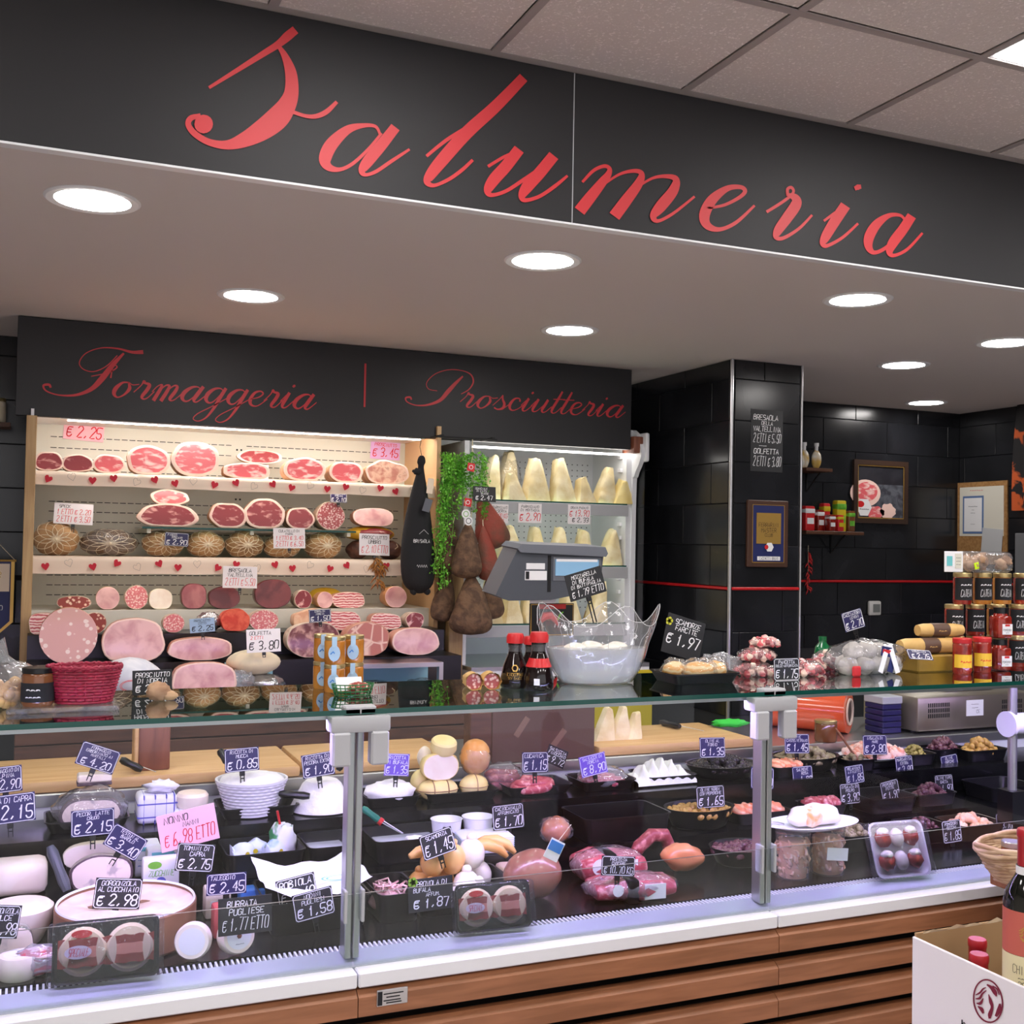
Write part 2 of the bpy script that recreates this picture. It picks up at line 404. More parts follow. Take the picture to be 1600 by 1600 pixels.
# ------------------------------------------------------------------ script lettering for the signs
def pen(mb, strokes_, fn, y, sc=1.0):
    for k, st in enumerate(strokes_):
        q = smoothpath(st, 6); ribbon(mb, [(a[0], a[1]) for a in q], [a[2]*sc for a in q], .0006*k, 0, fn)
SAL = [ # traced pen strokes of the big word: (x, y, width)
 [(192,335,12),(300,268,18),(400,205,24),(455,170,28),(490,140,36),(512,122,34)],
 [(452,172,12),(480,215,26),(503,280,44),(506,350,54),(490,400,70),(455,450,88),(400,495,82),(330,535,60),(260,557,36),(190,547,26),(135,515,24),(109,480,22),(118,455,22),(150,446,18)],
 [(515,432,14),(560,446,14),(600,447,18),(640,430,20),(677,395,14)],
 [(846,515,10),(828,486,12),(780,483,18),(720,500,34),(660,555,50),(635,610,48),(648,642,30),(690,652,16),(740,630,14),(800,575,12),(850,515,10)],
 [(897,500,40),(850,560,44),(800,620,44),(778,655,30),(790,672,14),(830,660,14),(890,620,14),(957,576,10)],
 [(1028,598,12),(1100,540,14),(1180,490,14)],
 [(1389,308,40),(1290,410,46),(1180,510,50),(1090,610,50),(1042,670,42),(1028,700,26),(1055,713,14),(1110,690,14),(1160,655,14),(1200,618,12)],
 [(1265,638,12),(1320,605,12),(1365,585,12)],
 [(1372,586,44),(1330,640,46),(1285,690,46),(1262,730,34),(1275,750,16),(1330,735,14),(1400,690,14),(1470,640,10)],
 [(1505,610,44),(1460,665,46),(1415,715,46),(1393,752,30),(1405,770,16),(1460,755,14),(1520,715,14),(1565,678,10)]]
SA2 = [
 [(130,498,9),(165,462,11),(200,447,12),(218,455,14),(214,475,22),(195,500,30),(155,550,38),(127,586,40)],
 [(190,515,7),(250,475,9),(300,463,13),(325,472,18),(315,505,30),(275,560,38),(243,603,40)],
 [(300,525,7),(360,488,9),(410,481,14),(440,492,22),(430,530,34),(390,580,38),(365,613,24),(380,630,12),(430,605,10),(500,550,8)],
 [(545,587,8),(600,577,10),(650,552,12),(670,531,14),(655,517,14),(610,522,20),(560,560,34),(535,610,36),(545,645,26),(585,658,14),(640,635,12),(700,580,8)],
 [(745,598,10),(790,570,10),(822,546,10),(832,530,9),(824,518,10),(812,524,10),(812,542,10)],
 [(812,542,10),(836,552,26),(840,575,36),(810,620,36),(780,662,30),(775,685,16),(800,686,12),(850,655,10),(892,612,8)],
 [(935,628,8),(970,603,10),(1000,585,12)],
 [(998,588,36),(970,630,36),(940,680,32),(930,705,20),(945,712,12),(995,685,10),(1045,640,8)],
 [(1040,520,14),(1047,517,18),(1052,516,14)],
 [(1204,628,8),(1187,611,10),(1150,612,16),(1110,640,30),(1085,680,34),(1082,715,26),(1100,735,14),(1135,722,12),(1175,685,10),(1210,645,8)],
 [(1220,622,32),(1195,660,34),(1165,700,34),(1152,730,24),(1165,745,12),(1210,725,10),(1260,672,8)]]
fas = thing('shop_sign_fascia', 'long black fascia board reading Salumeria in big red script below the tiled ceiling', 'sign', (1.364, YF, ZS))
XSEAM = 1.364
for a, b in ((-3.3, XSEAM-.0015), (XSEAM+.0015, XR-.01)):
    wb(MB().lo((a, YF, ZS), (b, YF+.03, ZC-.014), 0, .001), 'panel', 'black_panel', fas)
wb(MB().lo((XSEAM-.0015, YF+.001, ZS), (XSEAM+.0015, YF+.01, ZC-.014)), 'seam', 'grey_plastic', fas)
wb(MB().lo((-3.3, YF-.004, ZS-.006), (XR-.01, YF+.028, ZS-.0005)), 'edge_profile', 'white_enamel', fas)
wb(MB().lo((-3.3, YF-.03, ZC-.013), (XR-.01, YF+.03, ZC-.001)), 'wall_angle', 'tbar', fas)
mb = MB()
def z4(x, y, z): p = onY(250+x/2.4615, z/2.4615, YF-.002-y); return tuple(p)
def z5(x, y, z): p = onY(850+x/2.1333, 50+z/2.1333, YF-.002-y); return tuple(p)
for src, fn, groups in ((SAL, z4, ((0, 3), (3, 5), (5, 7), (7, 10))), (SA2, z5, ((0, 3), (3, 4), (4, 6), (6, 9), (9, 11)))):
    for i0, i1 in groups:
        mb = MB(); pen(mb, src[i0:i1], fn, 0)
        if src is SAL and i0 == 0: mb.add([z4(168+36*math.cos(a*.3927), .003, 477+36*math.sin(a*.3927)) for a in range(16)], [tuple(range(16))])
        wb(mb, 'letter', 'red_letter', fas, 0)
# cursive lower case, x-height 1, slanted: strokes of (x, z, width), advance
CUR = {
'a':([[(1.02,.86,.05),(.85,1.0,.07),(.55,.93,.13),(.2,.6,.2),(.08,.25,.19),(.22,.03,.1),(.48,.13,.06),(.95,.7,.05)],[(1.12,.98,.17),(.9,.6,.2),(.7,.22,.18),(.7,.04,.1),(.88,.06,.06),(1.3,.5,.04)]],1.22),
'o':([[(.8,.97,.06),(.5,.93,.1),(.18,.55,.2),(.1,.2,.17),(.28,.0,.07),(.6,.2,.09),(.85,.6,.17),(.8,.97,.06),(1.0,.84,.04),(1.3,.9,.04)]],1.12),
'r':([[(-.05,.4,.04),(.3,.85,.05),(.42,1.12,.1),(.48,1.05,.1)],[(.45,1.0,.08),(.7,.92,.17),(.6,.6,.18),(.35,.15,.15),(.42,.0,.08),(.62,.08,.05),(.95,.5,.04)]],.9),
'm':([[(-.05,.5,.04),(.2,.85,.05),(.42,.98,.08),(.38,.75,.16),(.05,.0,.18)],[(.25,.5,.04),(.6,.93,.07),(.8,.93,.13),(.7,.6,.17),(.42,.0,.18)],[(.62,.5,.04),(1.0,.94,.07),(1.2,.93,.13),(1.1,.6,.17),(.85,.15,.16),(.9,.0,.08),(1.1,.1,.05),(1.45,.5,.04)]],1.38),
'g':([[(.98,.86,.05),(.8,1.0,.07),(.5,.93,.13),(.18,.6,.2),(.08,.25,.18),(.22,.03,.1),(.48,.13,.06),(.9,.7,.05)],[(1.08,.98,.16),(.85,.5,.18),(.5,-.3,.14),(.1,-.95,.08),(-.3,-1.2,.05),(-.55,-1.05,.05),(-.3,-.7,.05),(.4,-.2,.04),(1.25,.45,.04)]],1.15),
'e':([[(.15,.45,.04),(.55,.6,.06),(.78,.85,.08),(.62,1.0,.08),(.32,.85,.13),(.1,.4,.19),(.15,.08,.13),(.4,.0,.06),(.65,.15,.05),(1.0,.5,.04)]],.88),
'i':([[(-.05,.45,.04),(.25,.85,.05)],[(.4,.98,.16),(.2,.55,.18),(.05,.2,.16),(.08,.02,.09),(.28,.08,.05),(.65,.5,.04)],[(.62,1.45,.1),(.66,1.5,.14),(.7,1.53,.1)]],.62),
's':([[(-.1,.3,.04),(.3,.8,.05),(.5,1.12,.08)],[(.5,1.08,.08),(.5,.8,.13),(.6,.45,.18),(.5,.12,.16),(.2,.0,.08),(0,.1,.1)],[(.5,.05,.05),(.95,.5,.04)]],.85),
'c':([[(.72,.78,.12),(.68,.97,.08),(.4,.93,.11),(.12,.5,.19),(.1,.15,.15),(.28,.0,.07),(.6,.15,.05),(.95,.5,.04)]],.85),
'u':([[(-.05,.45,.04),(.25,.85,.05)],[(.4,.98,.16),(.2,.55,.18),(.05,.2,.16),(.1,.02,.08),(.35,.12,.05),(.8,.65,.04)],[(1.0,.98,.16),(.8,.55,.18),(.64,.2,.16),(.68,.02,.09),(.88,.08,.05),(1.25,.5,.04)]],1.18),
't':([[(.75,1.75,.12),(.45,1.05,.17),(.15,.4,.17),(.08,.1,.13),(.2,.0,.06),(.4,.12,.05),(.7,.5,.04)],[(.2,1.12,.06),(.9,1.16,.06)]],.62),
'F':([[(2.9,2.95,.2),(2.4,2.9,.14),(1.7,3.05,.08),(.9,3.0,.05),(.2,2.6,.04),(-.1,2.0,.04),(.1,1.6,.04),(.6,1.5,.04),(1.2,1.9,.04),(1.7,2.6,.04)],[(2.0,2.75,.1),(1.5,2.0,.22),(1.0,1.1,.28),(.5,.4,.2),(-.2,-.02,.12),(-1.0,-.1,.07),(-1.6,.1,.07),(-1.75,.42,.1),(-1.5,.5,.12),(-1.42,.36,.1)],[(.5,1.2,.04),(1.3,1.5,.06),(1.7,1.85,.06),(1.62,1.98,.05),(1.5,1.8,.05),(1.42,1.2,.07)]],1.5),
'P':([[(1.8,2.35,.1),(1.4,1.8,.2),(.95,1.1,.26),(.5,.4,.2),(-.2,-.02,.12),(-.9,-.12,.07),(-1.4,.08,.07),(-1.5,.38,.1),(-1.25,.46,.12),(-1.18,.32,.1)],[(1.75,1.0,.05),(2.2,1.4,.07),(2.45,2.0,.1),(2.3,2.55,.09),(1.8,2.8,.05),(1.0,2.8,.04),(.2,2.4,.04),(-.3,1.7,.04),(-.2,1.2,.04),(.3,1.1,.04)]],1.75)}
def cursive(mb, word, p0, p1, xh, y):
    """word with baseline from p0 to p1 (world x,z on plane y)"""
    adv = sum(CUR[c][1] for c in word); sx = (p1[0]-p0[0])/adv/xh; x = 0
    for c in word:
        for j, st in enumerate(CUR[c][0]):
            q = smoothpath(st, 6)
            ribbon(mb, [(p0[0]+(x+(a[0]-.0)*1.0)*sx*xh, p0[1]+a[1]*xh) for a in q], [max(.06, a[2]*1.25)*xh for a in q], y-.0005*j)
        x += CUR[c][1]
# ------------------------------------------------------------------ wall sign over the wall cases
YH = 5.0
hz0, hz1, hx0, hx1 = 2.092, ZS-.003, -.092, 2.79
hd = thing('case_header_sign', 'black header board reading Formaggeria and Prosciutteria above the wall cases', 'sign', (1.35, YH, hz0))
wb(MB().lo((hx0, YH, hz0), (hx1, YH+.04, hz1), 0, .002), 'panel', 'header_panel', hd)
wb(MB().lo((hx0, YH+.04, hz0+.25), (hx1, YH+.5, hz1)), 'top_box', 'header_panel', hd)
yl = YH-.002
for wd, x0_, y0_, x1_, dz, xh in (('Formaggeria', 118, 612, 492, -.012, .068), ('Prosciutteria', 668, 632, 975, 0, .062)):
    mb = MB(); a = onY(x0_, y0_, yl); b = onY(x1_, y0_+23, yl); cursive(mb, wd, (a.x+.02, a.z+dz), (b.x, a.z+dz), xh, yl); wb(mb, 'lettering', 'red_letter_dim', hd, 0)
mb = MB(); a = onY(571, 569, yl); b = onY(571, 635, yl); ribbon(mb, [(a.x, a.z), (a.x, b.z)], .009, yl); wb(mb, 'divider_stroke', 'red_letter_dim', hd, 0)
# ------------------------------------------------------------------ service counter
SEAM = [-.42, .651, 1.725, 2.8, 3.87]
CO = thing('deli_counter', 'long glass-fronted deli counter with wooden slat base and white rail', 'counter', (1.2, 2.8, 0))
for a, b in zip(SEAM, SEAM[1:]):
    for k in range(7):
        z = .649-k*.079; h = .052
        V = [(a+.001, 2.318, z), (b-.001, 2.318, z), (a+.001, 2.302, z-.012), (b-.001, 2.302, z-.012), (a+.001, 2.302, z-h), (b-.001, 2.302, z-h), (a+.001, 2.335, z-h), (b-.001, 2.335, z-h), (a+.001, 2.335, z), (b-.001, 2.335, z)]
        F = [(0, 1, 3, 2)[::-1], (2, 3, 5, 4)[::-1], (4, 5, 7, 6)[::-1], (8, 9, 1, 0)[::-1], (6, 7, 9, 8)[::-1], (0, 2, 4, 6, 8), (1, 9, 7, 5, 3)]
        wb(MB().add(V, F), 'slat', 'slat_wood', CO)
    wb(MB().lo((a+.0015, 2.305, .656), (b-.0015, 2.345, .688), 0, .003), 'white_rail', 'white_enamel', CO)
    wb(MB().add([(a, 2.345, .6885), (b, 2.345, .6885), (b, 2.402, .704), (a, 2.402, .704), (a, 2.402, .66), (b, 2.402, .66), (a, 2.345, .66), (b, 2.345, .66)], [(0, 1, 2, 3), (3, 2, 5, 4), (0, 6, 7, 1)]), 'inner_sill', mat('sill_grey', (186, 190, 202), rough=.35, metal=.3), CO)
    for nm, g, z1, y0 in (('front_glass', 'glass', 1.222, 2.356), ('lower_glass', 'glass', .842, 2.348)):
        V, F = cboxg(b-a-.006, .005, z1-.69); M_ = T((a+b)/2, y0, (z1+.69)/2)
        wb(MB().add(V, F, [1, 1, 0, 0, 1, 1] if False else [0, 0, 0, 0, 0, 1], M_), nm, [g, 'alu' if nm == 'lower_glass' else g], CO, 0)
    V, F = cboxg(b-a-.003, .44, .011)
    wb(MB().add(V, F, [0, 0, 1, 1, 0, 0], T((a+b)/2, 2.55, 1.2335)), 'top_glass', ['glass_top', 'teal_edge'], CO, 0)
    lm = wb(MB().lo((a+.02, 2.362, 1.2222), (b-.02, 2.392, 1.2276)).lo((a+.02, 2.359, 1.2155), (b-.02, 2.3625, 1.2276)), 'lamp_housing', 'alu', CO)
    o = wb(MB().lo((a+.05, 2.366, 1.2165), (b-.05, 2.388, 1.2218)), 'lamp_tube', 'case_violet', CO)
wb(MB().lo((-.42, 2.372, .05), (3.87, 2.39, .655)), 'backing_panel', 'black_matte', CO)
wb(MB().lo((-.42, 2.4, 0), (3.87, 3.6, .06)), 'plinth', 'black_matte', CO)
mb = MB().lo((-.42, 2.402, .66), (3.87, 2.452, .692))
wb(mb, 'grille_bed', 'black_matte', CO)
mb = MB(); x = -.4
while x < 3.86: mb.lo((x, 2.404, .692), (x+.0042, 2.434, .7035)); x += .0112
stuff(wb(mb, 'grille_bars', 'white_enamel', CO, 0))
for y0, y1, z in ((2.452, 2.795, .70), (2.7951, 2.98, .76), (2.9801, 3.2, .85)):
    wb(MB().lo((-.42, y0, .4), (3.87, y1, z)), 'display_step', 'deck', CO)
wb(MB().lo((-.42, 3.205, .88), (3.87, 3.66, .915), 0, .003), 'worktop', 'steel', CO)
wb(MB().lo((-.42, 3.21, .06), (3.87, 3.64, .879)), 'rear_cabinet', 'white_enamel', CO)
for xs in SEAM[1:-1]:
    m_ = wb(MB().lo((xs-.017, 2.36, .7), (xs-.002, 2.398, 1.2), 0, .002).lo((xs+.002, 2.36, .7), (xs+.017, 2.398, 1.2), 0, .002), 'mullion', 'alu', CO)
    c_ = MB().lo((xs-.066, 2.322, 1.19), (xs+.066, 2.372, 1.226), 0, .006).lo((xs-.062, 2.318, 1.12), (xs-.022, 2.35, 1.192), 0, .004).lo((xs+.022, 2.318, 1.12), (xs+.062, 2.35, 1.192), 0, .004).lo((xs-.035, 2.33, 1.228), (xs+.035, 2.362, 1.246), 0, .003)
    wb(c_, 'hinge_clamp', 'grey_plastic', CO)
    wb(MB().lo((xs-.023, 2.345, .78), (xs-.015, 2.375, .85), 0, .002).lo((xs+.015, 2.345, .78), (xs+.023, 2.375, .85), 0, .002), 'latch', 'grey_plastic', CO)
p = onY(613, 1557, 2.30)
pl = wb(MB().box((p.x, 2.3, p.z), (.068, .004, .034), 0, None, .001), 'maker_plate', 'steel', CO)
mb = MB().box((p.x-.028, 2.297, p.z), (.01, .002, .028), 1)
for k_, (l_, zz) in enumerate(((.044, .008), (.03, .001), (.038, -.006), (.034, -.011))):
    mb.box((p.x-.02+l_/2+(.012 if k_ % 2 else 0)*.5, 2.2974, p.z+zz), (l_, .0006, .0022), 1)
wb(mb, 'plate_print', ['steel', 'ink_black'], CO, 0)
# ------------------------------------------------------------------ food materials
mat('crudo', (226, 100, 106), (250, 214, 206), sc=20, lo=.5, hi=.66, rough=.35, coat=.2, stretch=(1, 1, 2.4))
mat('crudo_dark', (146, 54, 60), (220, 156, 148), sc=24, lo=.54, hi=.68, rough=.35, coat=.2, stretch=(1, 1, 2))
mat('fat', (248, 222, 204), (240, 204, 188), sc=20, rough=.4)
mat('ham_skin', (214, 168, 128), (186, 134, 96), sc=14, rough=.5, bump=.1)
mat('bone_ham', (206, 130, 110), (240, 196, 168), sc=26, lo=.42, hi=.6, rough=.4, c3=(170, 90, 80), bump=.3, bsc=30)
mat('cooked', (236, 188, 184), (204, 142, 144), sc=15, lo=.42, hi=.68, rough=.3, coat=.2)
mat('cooked_rim', (244, 208, 196), rough=.4)
mat('cooked_skin', (206, 150, 128), (186, 124, 104), sc=12, rough=.4)
mat('mortadella', (250, 226, 218), (226, 172, 166), sc=34, kind='vor', lo=.26, hi=.31, rough=.35)
mat('mort_skin', (222, 164, 116), (206, 146, 98), sc=6, rough=.45)
mat('salami', (240, 206, 200), (178, 84, 86), sc=110, kind='vor', lo=.3, hi=.5, rough=.4)
mat('salami_pink', (250, 214, 206), (222, 122, 126), sc=120, kind='vor', lo=.3, hi=.5, rough=.4)
mat('salami_coarse', (244, 206, 180), (150, 56, 46), sc=60, kind='vor', lo=.28, hi=.42, rough=.4)
mat('casing', (226, 206, 186), (196, 168, 146), sc=40, rough=.7, bump=.2)
mat('bresaola', (92, 34, 38), (120, 52, 54), sc=12, rough=.3, coat=.3)
mat('bresaola_cut', (150, 82, 88), (178, 112, 112), sc=14, rough=.35)
mat('headcheese', (120, 56, 54), (206, 156, 140), sc=30, lo=.45, hi=.62, rough=.3, coat=.2)
mat('porchetta', (242, 204, 188), (196, 120, 110), sc=18, kind='cell', lo=.02, hi=.09, rough=.4)
mat('pancetta', (200, 84, 92), (248, 216, 208), sc=26, kind='wave', lo=.3, hi=.6, rough=.35)
mat('coppa', (132, 44, 54), (232, 180, 176), sc=24, lo=.5, hi=.6, rough=.35)
mat('paprika', (214, 62, 40), (234, 100, 70), sc=30, rough=.5, bump=.2)
mat('yellow_rind', (238, 196, 62), (226, 176, 50), sc=10, rough=.5)
mat('arrosto', (244, 204, 170), (226, 168, 134), sc=22, rough=.5, bump=.4, bsc=26)
mat('net_skin', (206, 160, 108), (150, 116, 80), sc=7, lo=.35, hi=.7, rough=.5, c3=(120, 108, 84))
mat('string', (240, 226, 196), rough=.8)
mat('speck_skin', (120, 92, 64), (84, 64, 48), sc=14, rough=.4, c3=(196, 150, 70), bump=.2)
mat('dark_salami', (70, 40, 34), (104, 66, 54), sc=20, rough=.6, bump=.3)
mat('pepper_skin', (116, 88, 66), (84, 62, 48), sc=26, rough=.85, bump=.6, bsc=60)
mat('pepper_red', (150, 66, 52), (106, 74, 58), sc=8, rough=.7, bump=.4, bsc=50)
mat('parmesan', (244, 230, 190), (232, 212, 160), sc=16, rough=.7, bump=.5, bsc=26)
mat('parm_rind', (206, 164, 92), (190, 146, 74), sc=20, rough=.6)
mat('foil', (200, 202, 206), rough=.22, metal=.9, bump=.8, bsc=24)
mat('paper_white', (244, 242, 246), rough=.7)
mat('paper_wrap', (232, 234, 238), (206, 210, 220), sc=14, rough=.5, bump=.5, bsc=12)
mat('ricotta', (250, 248, 246), (240, 238, 238), sc=30, rough=.7, bump=.5, bsc=40)
mat('cheese_pale', (248, 238, 216), (238, 224, 196), sc=20, rough=.5)
mat('cheese_cut', (252, 240, 224), (244, 226, 208), sc=14, rough=.5)
mat('cheese_yellow', (246, 228, 162), (236, 212, 136), sc=8, rough=.4)
mat('cheese_smoked', (222, 152, 76), (240, 190, 118), sc=8, rough=.35, coat=.2)
mat('mozzarella', (250, 244, 230), (242, 234, 218), sc=6, rough=.3, coat=.4)
mat('rind_dark', (60, 44, 54), (98, 78, 84), sc=24, rough=.6, bump=.3)
mat('rind_grey', (186, 172, 160), (150, 136, 130), sc=24, rough=.8, bump=.3)
mat('cheese_blue', (246, 226, 214), (190, 178, 176), sc=26, lo=.6, hi=.7, rough=.5)
mat('gorgonzola', (250, 228, 214), (238, 206, 190), sc=18, rough=.4, coat=.2, bump=.4, bsc=16)
mat('wheel_side', (150, 104, 74), (132, 88, 62), sc=6, rough=.5)
mat('sausage', (186, 74, 88), (232, 160, 164), sc=60, lo=.5, hi=.66, rough=.4, coat=.2, bump=.4, bsc=50)
mat('sausage_dark', (150, 58, 66), (204, 124, 124), sc=60, lo=.5, hi=.66, rough=.4)
mat('orange_cured', (200, 106, 66), (216, 136, 92), sc=10, rough=.35, coat=.3)
mat('olive_black', (40, 34, 38), rough=.2); mat('olive_green', (170, 156, 84), (140, 128, 66), sc=20, rough=.25)
mat('olive_violet', (84, 46, 58), (110, 70, 76), sc=20, rough=.2); mat('olive_gold', (196, 156, 84), (170, 128, 62), sc=20, rough=.25)
mat('olive_grey', (150, 138, 106), (122, 108, 80), sc=20, rough=.3)
mat('salmon', (240, 142, 104), (250, 188, 152), sc=18, rough=.3, kind='wave', lo=.3, hi=.7)
mat('seafood', (250, 214, 200), (240, 160, 136), sc=34, lo=.5, hi=.64, rough=.3)
mat('shrimp', (244, 178, 140), (250, 214, 186), sc=30, rough=.35)
mat('nut', (214, 176, 120), (190, 148, 94), sc=20, rough=.6)
mat('mushroom', (150, 112, 84), (200, 164, 128), sc=14, rough=.8)
mat('leaf_green', (132, 204, 70), (92, 170, 48), sc=20, rough=.5)
mat('bottle_dark', (22, 12, 12), rough=.06, coat=.5)
mat('bottle_green', (22, 110, 62), rough=.1, coat=.3)
mat('wine_glass', (10, 14, 10), rough=.05, coat=.6)
mat('lid_gold', (206, 184, 130), rough=.3, metal=.8); mat('lid_red', (206, 40, 44), rough=.35)
mat('jar_red', (122, 26, 20), (156, 44, 30), sc=40, rough=.12, coat=.6); mat('jar_brown', (120, 74, 44), rough=.12, coat=.6)
mat('honey', (176, 108, 38), (204, 138, 58), sc=10, rough=.1, coat=.6)
mat('basket_red', (166, 36, 66), (142, 26, 54), sc=30, rough=.45); mat('basket_green', (30, 110, 56), rough=.4)
mat('wicker', (206, 178, 146), (180, 148, 114), sc=20, rough=.7)
mat('cardboard', (168, 136, 96), rough=.9); mat('carton_white', (234, 232, 234), rough=.6); mat('maroon', (122, 26, 54), rough=.6)
mat('wrap_tan', (222, 182, 112), (206, 162, 90), sc=14, rough=.5); mat('band_brown', (92, 66, 52), rough=.5)
mat('lcd', (120, 160, 190), rough=.2, emit=.35); mat('label_white', (238, 238, 240), rough=.5)
mat('orange_film', (226, 96, 58), (214, 84, 48), sc=3, rough=.15, coat=.4); mat('core_card', (150, 120, 96), rough=.8)
mat('cloth_green', (60, 206, 70), rough=.8); mat('yellow_box', (206, 186, 30), rough=.5)
mat('blue_print', (60, 130, 206), rough=.5); mat('blue_pale', (176, 206, 232), rough=.5); mat('teal_print', (110, 196, 200), rough=.5)
mat('cloth_white', (240, 240, 250), rough=.8); mat('check_blue', (96, 96, 190), rough=.8)
mat('cloth_cream', (240, 220, 200), rough=.85); mat('heart_red', (200, 44, 62), rough=.8); mat('heart_line', (150, 140, 132), rough=.8)
mat('violet_lit_card', (112, 84, 200), rough=.5)  # brighter copy of the navy card, violet lamplight put into its colour
mat('liquid', (226, 228, 240), rough=.12, coat=.5)
mat('cooler_blue', (150, 206, 220), rough=.4)
# ------------------------------------------------------------------ food builders
def cutg(w, h, d, seed=0, irr=.05, rim=.1, sq=2.0, lean=.15, n=30):
    V = []; F = []; mi = []
    base = []
    for i in range(n):
        a = 2*math.pi*i/n; c, s = math.cos(a), math.sin(a)
        k = (abs(c)**sq+abs(s)**sq)**(-1/sq)
        k *= 1+irr*2*noise.noise(Vector((c*1.3+seed*2.7, s*1.3-seed*1.1, seed)))
        base.append((w/2*k*c, max(h/2+h/2*k*s, h*.02)))
    zc = h/2
    for s, y in ((.4, 0), (.75, 0), (1-rim, 0), (1-rim*.35, .0), (1, .012*d)):
        V += [(x*s, y+lean*(zc+(z-zc)*s), zc+(z-zc)*s) for x, z in base]
    for s, y in ((1.0, .2), (.93, .6), (.78, .86), (.45, .98)):
        V += [(x*s, y*d+lean*h*.5+lean*z*(1-y)*.5, z*s+(h*.5*(1-s)*.3)) for x, z in base]
    for j in range(8):
        m = 0 if j < 2 else 1 if j < 4 else 2
        for i in range(n):
            i2 = (i+1) % n; F.append((j*n+i, (j+1)*n+i, (j+1)*n+i2, j*n+i2)); mi.append(m)
    F.append(tuple(range(n))); mi.append(0); F.append(tuple(8*n+i for i in range(n-1, -1, -1))); mi.append(2)
    return V, F, mi
KIND = {  # face, rim, skin, rim width, squareness, irregularity
 'crudo':('crudo','fat','ham_skin',.16,2.4,.06),'crudo_dark':('crudo_dark','fat','ham_skin',.14,2.4,.07),'bone':('bone_ham','fat','ham_skin',.1,2.2,.08),
 'cotto':('cooked','cooked_rim','cooked_skin',.07,2.5,.05),'mort':('mortadella','mortadella','mort_skin',.02,2.0,.0),'mortp':('cooked','cooked_rim','mort_skin',.04,2.0,.0),
 'salami':('salami','casing','casing',.05,2.0,.03),'salamip':('salami_pink','casing','casing',.05,2.0,.02),'coarse':('salami_coarse','casing','casing',.05,2.0,.05),
 'bres':('bresaola','bresaola','bresaola',.05,2.2,.04),'brescut':('bresaola_cut','bresaola','bresaola',.05,2.4,.05),'testa':('headcheese','casing','casing',.04,2.2,.04),
 'porch':('porchetta','cooked_skin','cooked_skin',.06,2.3,.05),'panc':('pancetta','fat','cooked_skin',.05,3.0,.06),'coppa':('coppa','fat','casing',.05,2.0,.06),
 'pap':('paprika','paprika','paprika',.05,2.3,.08),'arrosto':('arrosto','arrosto','arrosto',.05,2.3,.1),'speck':('speck_skin','yellow_rind','yellow_rind',.2,2.4,.06),
 'prov':('cheese_cut','cheese_pale','cheese_pale',.06,2.4,.03)}
def cutmeat(name, label, cat, kind, px, Y, z, wpx, hpx, d=.18, seed=None, lean=.12, rz=0, group=None, irr=None, sx=None):
    """a cut piece with its face to the front, width and height given in photo pixels at its place"""
    f_, r_, s_, rim, sq, ir = KIND[kind]; u = mpp(px, Y, z); seed = px*.37+Y if seed is None else seed
    w, h = wpx*u*.93, hpx*u
    V, F, mi = cutg(w, h, d, seed, ir if irr is None else irr, rim, sq, lean)
    t = thing(name, label, cat, (xat(px, Y, z), Y, z), rz, group)
    fa = [q for q, m in zip(F, mi) if m == 0]; rest = [(q, m) for q, m in zip(F, mi) if m]
    n = 30
    mesh('rind', V, [q for q, m in rest], [r_, s_], t, [m-1 for q, m in rest], 50)
    mesh('cut_face', V[:3*n], fa, f_, t, None, 50)
    return t
def wedgeg(w, h, d, seed=0, lean=0):
    """hard-cheese wedge: broken rough faces, rind at the back"""
    rnd = random.Random(seed); V = []; F = []; n = 16; lv = 8
    tx = rnd.uniform(-.25, .25)*w; tw = rnd.uniform(.12, .4)
    for j in range(lv+1):
        t = j/lv; s = 1-(1-tw)*t**1.1; cx = tx*t; z = h*t*(1 if j < lv else .985)
        for i in range(n):
            a = 2*math.pi*i/n; c, q = math.cos(a), math.sin(a)
            k = (abs(c)**4+abs(q)**4)**(-.25)
            x, y = w/2*k*c*s, d/2*k*q*(1-.35*t)
            nz = noise.noise(Vector((x*22+seed, y*22, z*22)))*.008+noise.noise(Vector((x*60, y*60+seed, z*60)))*.003
            V.append((cx+x+nz, y+nz+d*.0, max(0, z+(nz*2.2 if j == lv else 0)+ (x/w*h*.16*(1 if seed % 2 else -1) if j == lv else 0))))
    for j in range(lv):
        for i in range(n):
            i2 = (i+1) % n; F.append((j*n+i, j*n+i2, (j+1)*n+i2, (j+1)*n+i))
    F.append(tuple(range(n-1, -1, -1))); F.append(tuple(lv*n+i for i in range(n)))
    return V, F
def wedge(label, px, Y, z, wpx, hpx, d=.12, group=None, m='parmesan', rz=0, name='cheese_wedge', cat='cheese'):
    u = mpp(px, Y, z); o = thing(name, label, cat, (xat(px, Y, z), Y, z), rz, group)
    V, F = wedgeg(wpx*u, hpx*u, d, px); n = 16
    back = []; front = []
    for q in F:
        cy = sum(V[i][1] for i in q)/len(q); (back if cy > d*.30 and len(q) == 4 else front).append(q)
    mesh('paste', V, front, m, o, None, 40); mesh('rind', V, back, 'parm_rind', o, None, 40)
    return o
